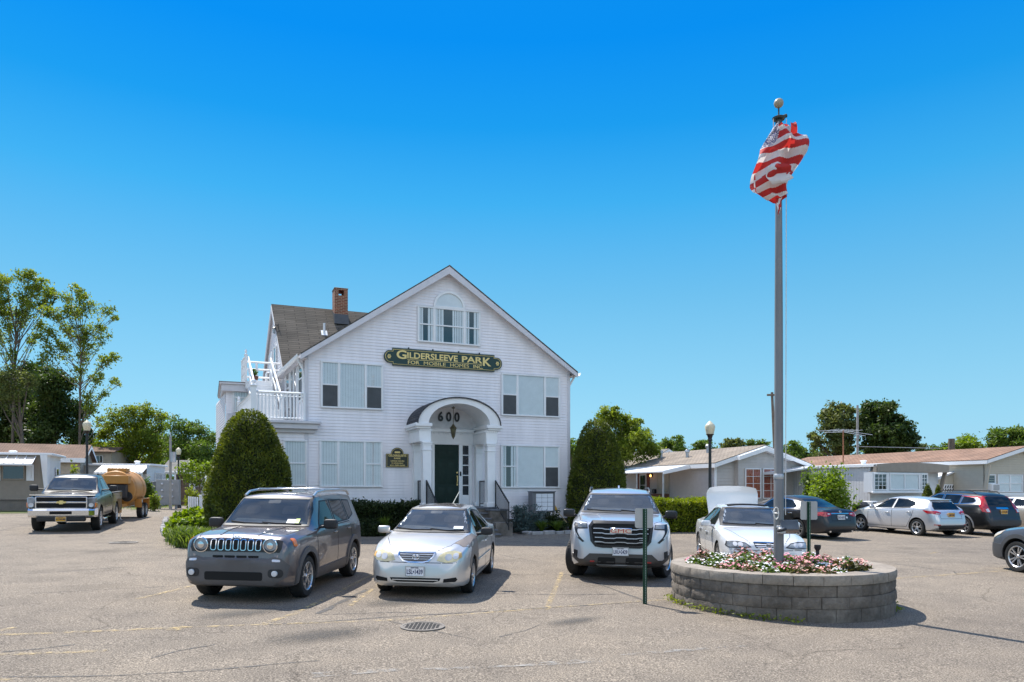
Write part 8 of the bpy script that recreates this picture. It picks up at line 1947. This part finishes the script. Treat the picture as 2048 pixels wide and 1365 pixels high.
# ---- clipped shrubs: twiggy core under a skin of small leaves
def clipped(name, label, c, prof, h, R0, n, size, mat, squash=(1, 1), cat='shrub', group=None, lump=.05, core=.93, rz=0):
    t = thing(name, c, label, cat, rz, group); f = pch(prof); k = 26
    def sh(a, tz): 
        w = 1 + lump * (sin(3 * a + 4 * tz * 3) * .5 + sin(5 * a - 9 * tz) * .35 + sin(11 * a + 17 * tz) * .3 + sin(2 * a + 1) * .3); return f(tz) * R0 * w
    mb = MB(); nz = 18
    for j in range(nz + 1):
        for i in range(k): a = 2 * pi * i / k; r = sh(a, j / nz) * core; mb.v.append((r * cos(a) * squash[0], r * sin(a) * squash[1], h * core * j / nz))
    mb.f = [(j * k + i, j * k + (i + 1) % k, (j + 1) * k + (i + 1) % k, (j + 1) * k + i) for j in range(nz) for i in range(k)] + [tuple(range(k))[::-1], tuple(nz * k + i for i in range(k))]; mb.m = [0] * len(mb.f)
    mb.build('branches', LV['core'], t, 60)
    P = []; A = []
    while len(P) < n:
        tz = rnd.random(); a = rnd.uniform(0, 2 * pi); r = sh(a, tz)
        if rnd.random() > (r / R0) + .12: continue
        k_ = rnd.uniform(.90, 1.035); x, y, z = r * cos(a) * squash[0] * k_, r * sin(a) * squash[1] * k_, h * tz * lerp(.97, 1.02, rnd.random()) + rnd.uniform(-.02, .02); P.append((x, y, z)); A.append((cos(a) * .9, sin(a) * .9, .7))
    leafmesh('foliage', P, size, mat, t, .42, .2, np.array(A)); return t
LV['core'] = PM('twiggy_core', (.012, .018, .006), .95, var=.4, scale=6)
yp = [(0, .90), (.12, 1.0), (.35, .985), (.55, .89), (.72, .72), (.85, .57), (.94, .39), (.98, .24), (1, .08)]
c = atd(500, 977, 22.4); g = G(c.x, 22.4); hh = atd(497, 822, 22.4).z - g
clipped('conical_yew', 'big dome-shaped clipped yew left of the house, behind the dark grey SUV', (c.x, 22.4, g), yp, hh, 81 * 22.4 / 1470, 40000, .042, LV['yew'])
c = atd(1194, 977, 28.6); g = G(c.x, 28.6); hh = atd(1194, 839, 28.6).z - g
clipped('conical_yew', 'dome-shaped clipped yew right of the house, behind the silver SUV with wide black grille', (c.x, 28.6, g), yp, hh, 58 * 28.6 / 1470, 26000, .045, LV['yew'])
S_lab = [o for o in S.objects if o.get('label', '').startswith('dome-shaped')][0]; S_lab['label'] = 'dome-shaped clipped yew right of the house, behind the silver SUV'
def hedge(name, label, o, ang, L_, D_, H_, n, size, mat, cat='hedge', lump=.05):
    t = thing(name, o, label, cat, ang); MB().bbox(.06, L_ - .06, .06, D_ - .06, 0, H_ - .06, .08).build('branches', LV['core'], t); P = []; A = []
    wts = [L_ * H_, L_ * D_, D_ * H_, D_ * H_]
    for _ in range(n):
        f_ = rnd.choices((0, 1, 2, 3), wts)[0]; u, v = rnd.random(), rnd.random(); e = abs(rnd.gauss(0, lump)) * rnd.choice((1, -.6))
        if f_ == 0: P.append((u * L_, -e, v * H_)); A.append((0, -1, .5))
        elif f_ == 1: P.append((u * L_, v * D_, H_ + e + .04 * sin(u * L_ * 3))); A.append((0, 0, 1))
        elif f_ == 2: P.append((-e, u * D_, v * H_)); A.append((-1, 0, .5))
        else: P.append((L_ + e, u * D_, v * H_)); A.append((1, 0, .5))
    leafmesh('foliage', P, size, mat, t, .5, .3, np.array(A)); return t
c = atd(1300, 977, 27.6); g = G(c.x, 27.6)
hedge('clipped_hedge', 'clipped square hedge with bright yellow-green top before the grey home', (c.x, 27.6, g), R(16), 4.0, 1.5, atd(1360, 1003, 28).z - g, 15000, .05, LV['hedge'])
# shrubs along the front of the house
fr_px = [(722, 1072, .95, .75, 'yew'), (745, 1074, .75, .7, 'yew'), (772, 1073, .9, .8, 'yew'), (800, 1071, .85, .75, 'yew'), (830, 1070, .8, .7, 'yew')]
LV['darkyew'] = leafmat('dark_yew', [(.012, .022, .006), (.028, .045, .012), (.06, .08, .025)], 3, .2)
h0 = HM @ V((1.15, -1.05, 0)); hedge('clipped_hedge', 'low dark hedge along the house front left of the steps', on(h0.x, h0.y), HA, 3.0, .8, .98, 9000, .05, LV['darkyew'], lump=.07)
for i, (px, py, r, h, m) in enumerate([(712, 1075, .42, .62, 'darkyew'), (742, 1076, .48, .55, 'darkyew'), (786, 1073, .40, .5, 'darkyew')]):
    p = gp(px, py - 4); clipped('low_shrub', 'small rounded dark shrub before the low hedge by the house', on(p.x, p.y), [(0, .8), (.3, 1), (.7, .8), (1, .2)], h, r, 2600, .05, LV[m], lump=.12, group='rounded shrubs before the low hedge')
# blue juniper
def spray(name, label, p, rx, rz, n, size, mat, cat='shrub', k=30, group=None, z0=.0):
    t = thing(name, p, label, cat, 0, group); P = []; A = []; br = MB()
    for _ in range(k):
        a = rnd.uniform(0, 2 * pi); l = rnd.uniform(.35, 1); z = rnd.uniform(.15, 1) * rz; e = V((cos(a) * rx * l, sin(a) * rx * l * .8, z * (1.15 - .5 * l))); br.tube([(0, 0, .05), e * .6 + V((0, 0, .05)), e], [.02, .012, .005], 4)
        for q in range(n // k): s = rnd.random() ** .6; w = (1 - s * .5) * rx * .20; P.append(tuple(e * s + V((rnd.gauss(0, w), rnd.gauss(0, w), rnd.gauss(0, w * .45) + z0)))); A.append((e.x, e.y, .3))
    br.build('stems', BARK, t, 60); A = np.array(A); leafmesh('foliage', np.maximum(P, [-9, -9, .02]), size, mat, t, .35, .4, A / (np.linalg.norm(A, axis=1)[:, None] + 1e-6) * .8); return t
def hp(px, off): p = HM @ V((fp(px, 1000, off)[0], -off, 0)); return on(p.x, p.y)
spray('juniper_bush', 'blue-green spreading juniper bush right of the front steps', hp(1053, 1.15), .82, 1.15, 7500, .045, LV['blue'], k=44)
spray('low_shrub', 'dark leafy shrub under the mailbox cluster', hp(1104, .95), .6, .85, 3000, .06, LV['darkyew'])
def grass(name, label, p, n, h, r, mat, cat='grass tuft', w=.012, group=None, spread=.0, arch=1.0, kind=None, area=None):
    t = thing(name, p, label, cat, 0, group) if kind is None else None; mb = MB()
    for _ in range(n):
        a = rnd.uniform(0, 2 * pi); L_ = h * rnd.uniform(.6, 1.15); bx, by = (area() if area else (rnd.gauss(0, spread), rnd.gauss(0, spread))); rr = r * rnd.uniform(.3, 1.1) * arch; d = V((cos(a), sin(a), 0)); s_ = V((-sin(a), cos(a), 0)) * w; b = V((bx, by, 0)); pts = [b + d * rr * q ** 1.5 + V((0, 0, L_ * (q * 1.25 - .45 * q ** 2.4))) for q in (0, .35, .7, 1)]; o = len(mb.v)
        for q, k_ in zip(pts, (.8, 1, .8, .05)): mb.v += [tuple(q - s_ * k_), tuple(q + s_ * k_)]
        mb.f += [(o + 2 * i, o + 2 * i + 1, o + 2 * i + 3, o + 2 * i + 2) for i in range(3)]; mb.m += [0] * 3
    o = mb.build('blades', mat, t, 60, recalc=False)
    return t or o
for px, lab in ((1083, 'small bright grass tuft nearer to the blue juniper'), (1114, 'small bright grass tuft nearer to the silver SUV')):
    grass('grass_tuft', lab, hp(px, 1.75), 170, .55, .42, LV['blade'])
p = gp(768, 1073); grass('grass_tuft', 'spiky grass tuft beside the low hedge, left of the steps', on(p.x, p.y + .1), 110, .75, .35, LV['blade'])
# the green bed at the left: broad leaves behind, arching blades in front
for i, (px, py, d, r, h) in enumerate([(364, 1040, 22.4, .50, .85), (390, 1040, 22.6, .58, .98), (416, 1040, 22.8, .52, .88), (356, 1045, 21.9, .38, .66), (378, 1045, 21.8, .46, .72), (404, 1045, 21.8, .5, .78)]):
    q = atd(px, 977, d); t = thing('hydrangea_bush', on(q.x, d), 'bright green broad-leaved bush in the bed behind the daylilies', 'shrub', 0, 'broad-leaved bushes in the left bed'); P = []
    for _ in range(620):
        a = rnd.uniform(0, 2 * pi); f_ = rnd.random() ** .5; P.append((cos(a) * r * f_, sin(a) * r * f_, h * (1 - .65 * f_ ** 2.2) * rnd.uniform(.55, 1.02)))
    leafmesh('leaves', P, .082, LV['bright'], t, .72, 1.2); mb = MB()
    for _ in range(12): a = rnd.uniform(0, 2 * pi); mb.tube([(0, 0, 0), (cos(a) * r * .6, sin(a) * r * .6, h * .7)], [.012, .006], 4)
    mb.build('stems', BARK, t, 60)
for px, d in ((362, 20.6), (372, 20.0), (390, 19.8), (408, 19.7), (428, 19.6), (447, 19.7), (368, 21.0), (384, 20.7), (402, 20.6), (422, 20.5), (442, 20.5), (362, 21.4)):
    q = atd(px, 977, d); grass('daylily_clump', 'arching green daylily clump at the stone edging of the left bed', on(q.x, d), 150, .58, .36, LV['blade'], 'perennial', .019, 'daylily clumps along the stone edging', .13)
# bushes by the left homes
def bush(px, d, r_px, top, label, mat, n=1500, size=.08, name='garden_bush', cat='bush', group=None, k=14):
    q = atd(px, 977, d); g = G(q.x, d); r = r_px * d / 1470; h = atd(px, top, d).z - g
    t = thing(name, (q.x, d, g), label, cat, 0, group); P = []
    c = ng.normal(size=(k, 3)); c /= np.linalg.norm(c, axis=1)[:, None]; c *= ng.uniform(.4, .8, k)[:, None]; i = ng.integers(0, k, n); p = c[i] + ng.normal(size=(n, 3)) * .22; p[:, 0] *= r; p[:, 1] *= r * .8; p[:, 2] = np.abs(p[:, 2] * h * .5 + h * .52)
    leafmesh('foliage', p, size, mat, t, .55, .5); mb = MB()
    for _ in range(14): a = rnd.uniform(0, 2 * pi); mb.tube([(0, 0, 0), (cos(a) * r * .3, sin(a) * r * .3, h * .5), (cos(a) * r * .7, sin(a) * r * .7, h * rnd.uniform(.5, .9))], [.03, .02, .006], 4)
    mb.build('stems', BARK, t, 60); return t
bush(294, 41, 14, 961, 'round green bush against the white trailer wall', LV['mid'], 1500, .09); bush(309, 40, 10, 988, 'small pale bush by the grey meter cabinet', LV['light'], 700, .07)
bush(382, 40, 16, 976, 'low golden-green bush near the white fence post', LV['hedge'], 900, .07); bush(392, 38, 14, 984, 'small clipped golden shrub in front of the white fence', LV['hedge'], 900, .06)
bush(150, 43, 12, 935, 'thin spindly shrub behind the pickup, near the first lamp post', LV['light'], 600, .10)
bush(1662, 31.5, 50, 936, 'big leafy green bush between the dark blue sedan and the white home', LV['bright'], 6500, .075, k=34); bush(1625, 36, 22, 930, 'dark leafy shrub under the white home carport', LV['mid'], 1600, .08)
for px, r, top, lab in ((1855, 14, 969, 'small dark conical evergreen in front of the white home bow window'), (1876, 10, 971, 'smaller dark conical evergreen right of the white home')):
    q = atd(px, 977, 33.2); g = G(q.x, 33.2); clipped('conical_shrub', lab, (q.x, 33.2, g), [(0, .9), (.3, 1), (.6, .8), (.85, .45), (1, .08)], atd(px, top, 33.2).z - g, r * 33.2 / 1470, 2600, .05, LV['yew'])
# lawns
def lawn(l, name='lawn'):
    P = pxs(l); sheet(name, [P], PM('lawn_green', (.10, .115, .022), .9, var=.3, scale=3), .012); c = sum(P, V()) / len(P); return P
L1 = lawn([(262, 1021), (300, 1017), (344, 1016), (352, 1006), (330, 1002), (262, 1004)]); L2 = lawn([(0, 1028), (66, 1027), (62, 1022), (0, 1022)])
for P_ in (L1,):
    x0, x1 = min(p.x for p in P_), max(p.x for p in P_); y0, y1 = min(p.y for p in P_), max(p.y for p in P_); pts = []
    for _ in range(5000): x, y = rnd.uniform(x0 + .3, x1 - .3), rnd.uniform(y0 + .3, y1 - .3); pts.append((x, y, G(x, y) + .05))
    tag(leafmesh('grass', pts, .06, LV['hedge'], None, .15, 0, np.tile([0, 0, 1.5], (5000, 1))), 'patch of short grass beside the orange trailer', 'grass', kind='stuff')
# ---- planter flowers: a few kinds, copied round the bed
PETW = PM('white_petals', (.80, .78, .76), .6, var=.05); PETP = PM('pink_petals', (.70, .24, .31), .6, var=.15); PETS = PM('salmon_petals', (.66, .33, .28), .6, var=.2); LBR = leafmat('bronze_leaf', [(.05, .04, .012), (.09, .08, .02), (.13, .13, .03)], 8, .3); LFL = leafmat('flower_leaf', [(.05, .10, .01), (.11, .17, .02), (.17, .22, .03)], 8, .35)
def flower(name, label, leafm, pet, grp, nl=190, nb=30):
    t = thing(name, (0, 0, 0), label, 'flower', 0, grp); P = []
    for _ in range(nl): a = rnd.uniform(0, 2 * pi); r = .165 * rnd.random() ** .5; P.append((cos(a) * r, sin(a) * r, .03 + .17 * (1 - (r / .19) ** 2) * rnd.uniform(.35, 1)))
    leafmesh('foliage', P, .034, leafm, t, .62, .9); mb = MB()
    for _ in range(nb):
        a = rnd.uniform(0, 2 * pi); r = .165 * rnd.random() ** .5; z = .07 + .155 * (1 - (r / .2) ** 2) * rnd.uniform(.75, 1.1); M = T(cos(a) * r, sin(a) * r, z) @ RZ(rnd.uniform(0, 6)) @ RX(rnd.uniform(-.8, .8)) @ RY(rnd.uniform(-.8, .8)); s = rnd.uniform(.018, .027); vs = [(0, 0, 0)]
        for i in range(8): rr = s * (1 if i % 2 else .62); vs.append((rr * cos(i * pi / 4), rr * sin(i * pi / 4), .006))
        mb.add(vs, [(0, 1 + 2 * i, 2 + 2 * i, 1 + (2 * i + 2) % 8) for i in range(4)], 0, M)
    mb.build('blossoms', pet, t, recalc=False, smooth=False); return t
kinds = [flower('white_flower', 'white flowering bedding plant in the round planter', LFL, PETW, 'white flowers in the planter'), flower('pink_flower', 'deep pink flowering bedding plant in the round planter', LFL, PETP, 'pink flowers in the planter'), flower('salmon_flower', 'salmon flowering plant with bronze leaves in the round planter', LBR, PETS, 'salmon flowers in the planter', 150, 22)]
used = set(); spots = []
for ring, n in ((1.30, 22), (1.02, 18), (.72, 13), (.42, 8), (.2, 3)):
    for i in range(n): a = 2 * pi * (i + rnd.uniform(-.25, .25)) / n; r = ring + rnd.uniform(-.08, .08); spots.append((PCX + r * cos(a), PCY + r * sin(a)))
for x, y in spots:
    if math.hypot(x - FP[0], y - FP[1]) < .14: continue
    ki = rnd.choices((0, 1, 2), (4.2, 3, 3))[0]; k0 = kinds[ki]
    o = k0 if ki not in used else copy_tree(k0); used.add(ki); o.location = (x, y, pg + .545); o.rotation_euler = (0, 0, rnd.uniform(0, 6.28)); s = rnd.uniform(.9, 1.3); o.scale = (s, s, s * rnd.uniform(.7, .95))
pw = []
for _ in range(420):
    a = rnd.uniform(pi * .95, pi * 1.45) if rnd.random() < .7 else rnd.uniform(-.5, .1); r = PR + abs(rnd.gauss(.03, .05)); x, y = PCX + r * cos(a), PCY + r * sin(a); pw.append((x, y, G(x, y) + rnd.uniform(.01, .09)))
tag(leafmesh('weeds', pw, .028, LV['hedge'], None, .4, .3), 'small weeds along the foot of the block planter', 'weeds', kind='stuff')
SKY=(1,0,5,.1,1.5,-.09,3.6,11.5); EXPO=.9
# ================= CAMERA, SKY, SUN =================
cd = bpy.data.cameras.new('camera'); cam = bpy.data.objects.new('camera', cd); COL.objects.link(cam)
cd.sensor_width = 36; cd.lens = 36 * F / 2048; cd.shift_y = (YH - 682.5) / 2048; cd.clip_end = 2000; cd.clip_start = .05
cam.location = (0, 0, HC); cam.rotation_euler = (R(90), 0, 0); S.camera = cam
SUN_EL = R(57); sd = V((-.60, .80, 0)).normalized()
sl_ = bpy.data.lights.new('sun', 'SUN'); so = bpy.data.objects.new('sun', sl_); COL.objects.link(so)
sl_.energy = 4.2; sl_.angle = R(.53); sl_.color = (1, .955, .88)
dirv = V((sd.x * cos(SUN_EL), sd.y * cos(SUN_EL), sin(SUN_EL))); so.rotation_euler = dirv.to_track_quat('Z', 'Y').to_euler()
w = bpy.data.worlds.new('World'); S.world = w; w.use_nodes = True; nt = w.node_tree; nt.nodes.clear()
sky = N(nt, 'TexSky', sky_type='NISHITA'); sky.sun_disc = False; sky.sun_elevation = SUN_EL; sky.sun_rotation = math.atan2(sd.x, sd.y); sky.altitude = 0; sky.air_density = SKY[0]; sky.dust_density = SKY[1]; sky.ozone_density = SKY[2]
bg = N(nt, 'Background', Strength=SKY[3]); wo = N(nt, 'OutputWorld'); LK = nt.links.new
def mth(op, a, b=None, c=None, cl=False):
    n = N(nt, 'Math', operation=op); n.use_clamp = cl
    for i, q in enumerate((a, b, c)):
        if q is None: continue
        if isinstance(q, (int, float)): n.inputs[i].default_value = q
        else: LK(q, n.inputs[i])
    return n.outputs[0]
# the clear, polarised blue of the day: same hue as the physical sky, deeper and more even
sp = N(nt, 'SeparateColor', mode='HSV'); LK(sky.outputs['Color'], sp.inputs[0])
tc = N(nt, 'TexCoord'); sx = N(nt, 'SeparateXYZ'); LK(tc.outputs['Generated'], sx.inputs[0])
hue = ramp(nt, sx.outputs[2], [(0, (.44, .74, .92)), (.086, (.34, .70, .92)), (.146, (.27, .645, .915)), (.248, (.165, .55, .90)), (.36, (.055, .46, .94)), (.44, (.013, .366, .94)), (.52, (.003, .305, .97)), (1, (.01, .26, .9))])
cc = N(nt, 'VectorMath', operation='SCALE'); LK(hue, cc.inputs[0]); LK(mth('MULTIPLY', mth('POWER', sp.outputs[2], .2), SKY[6]), cc.inputs[3])
# white cumulus in the sky overhead and behind the photographer (seen in the windscreens)
mp = N(nt, 'Mapping'); mp.inputs['Scale'].default_value = (1, 1, 2.2); LK(tc.outputs['Generated'], mp.inputs['Vector'])
no = N(nt, 'TexNoise', Scale=2.6, Detail=8, Roughness=.55); LK(mp.outputs['Vector'], no.inputs['Vector'])
cl = mth('MULTIPLY', ramp(nt, no.outputs['Fac'], [(.42, (0, 0, 0)), (.60, (1, 1, 1))]), mth('MAXIMUM', mth('MULTIPLY', mth('MULTIPLY_ADD', sx.outputs[1], -3.0, -.3, True), mth('MULTIPLY_ADD', sx.outputs[2], 6, -1.2, True)), mth('MULTIPLY', mth('MULTIPLY_ADD', sx.outputs[2], 5, -3.2, True), .25)))
mx = N(nt, 'Mix', data_type='RGBA'); LK(cl, mx.inputs['Factor']); LK(cc.outputs[0], mx.inputs['A']); mx.inputs['B'].default_value = (SKY[7], SKY[7] * .985, SKY[7] * .97, 1)
LK(mx.outputs['Result'], bg.inputs['Color']); LK(bg.outputs['Background'], wo.inputs['Surface'])
S.view_settings.view_transform = 'Standard'; S.view_settings.look = 'None'; S.view_settings.exposure = EXPO; S.view_settings.gamma = 1
S.cycles.max_bounces = 8; S.cycles.transparent_max_bounces = 12; S.cycles.use_denoising = True
try: S.cycles.sample_clamp_indirect = 8
except Exception: pass
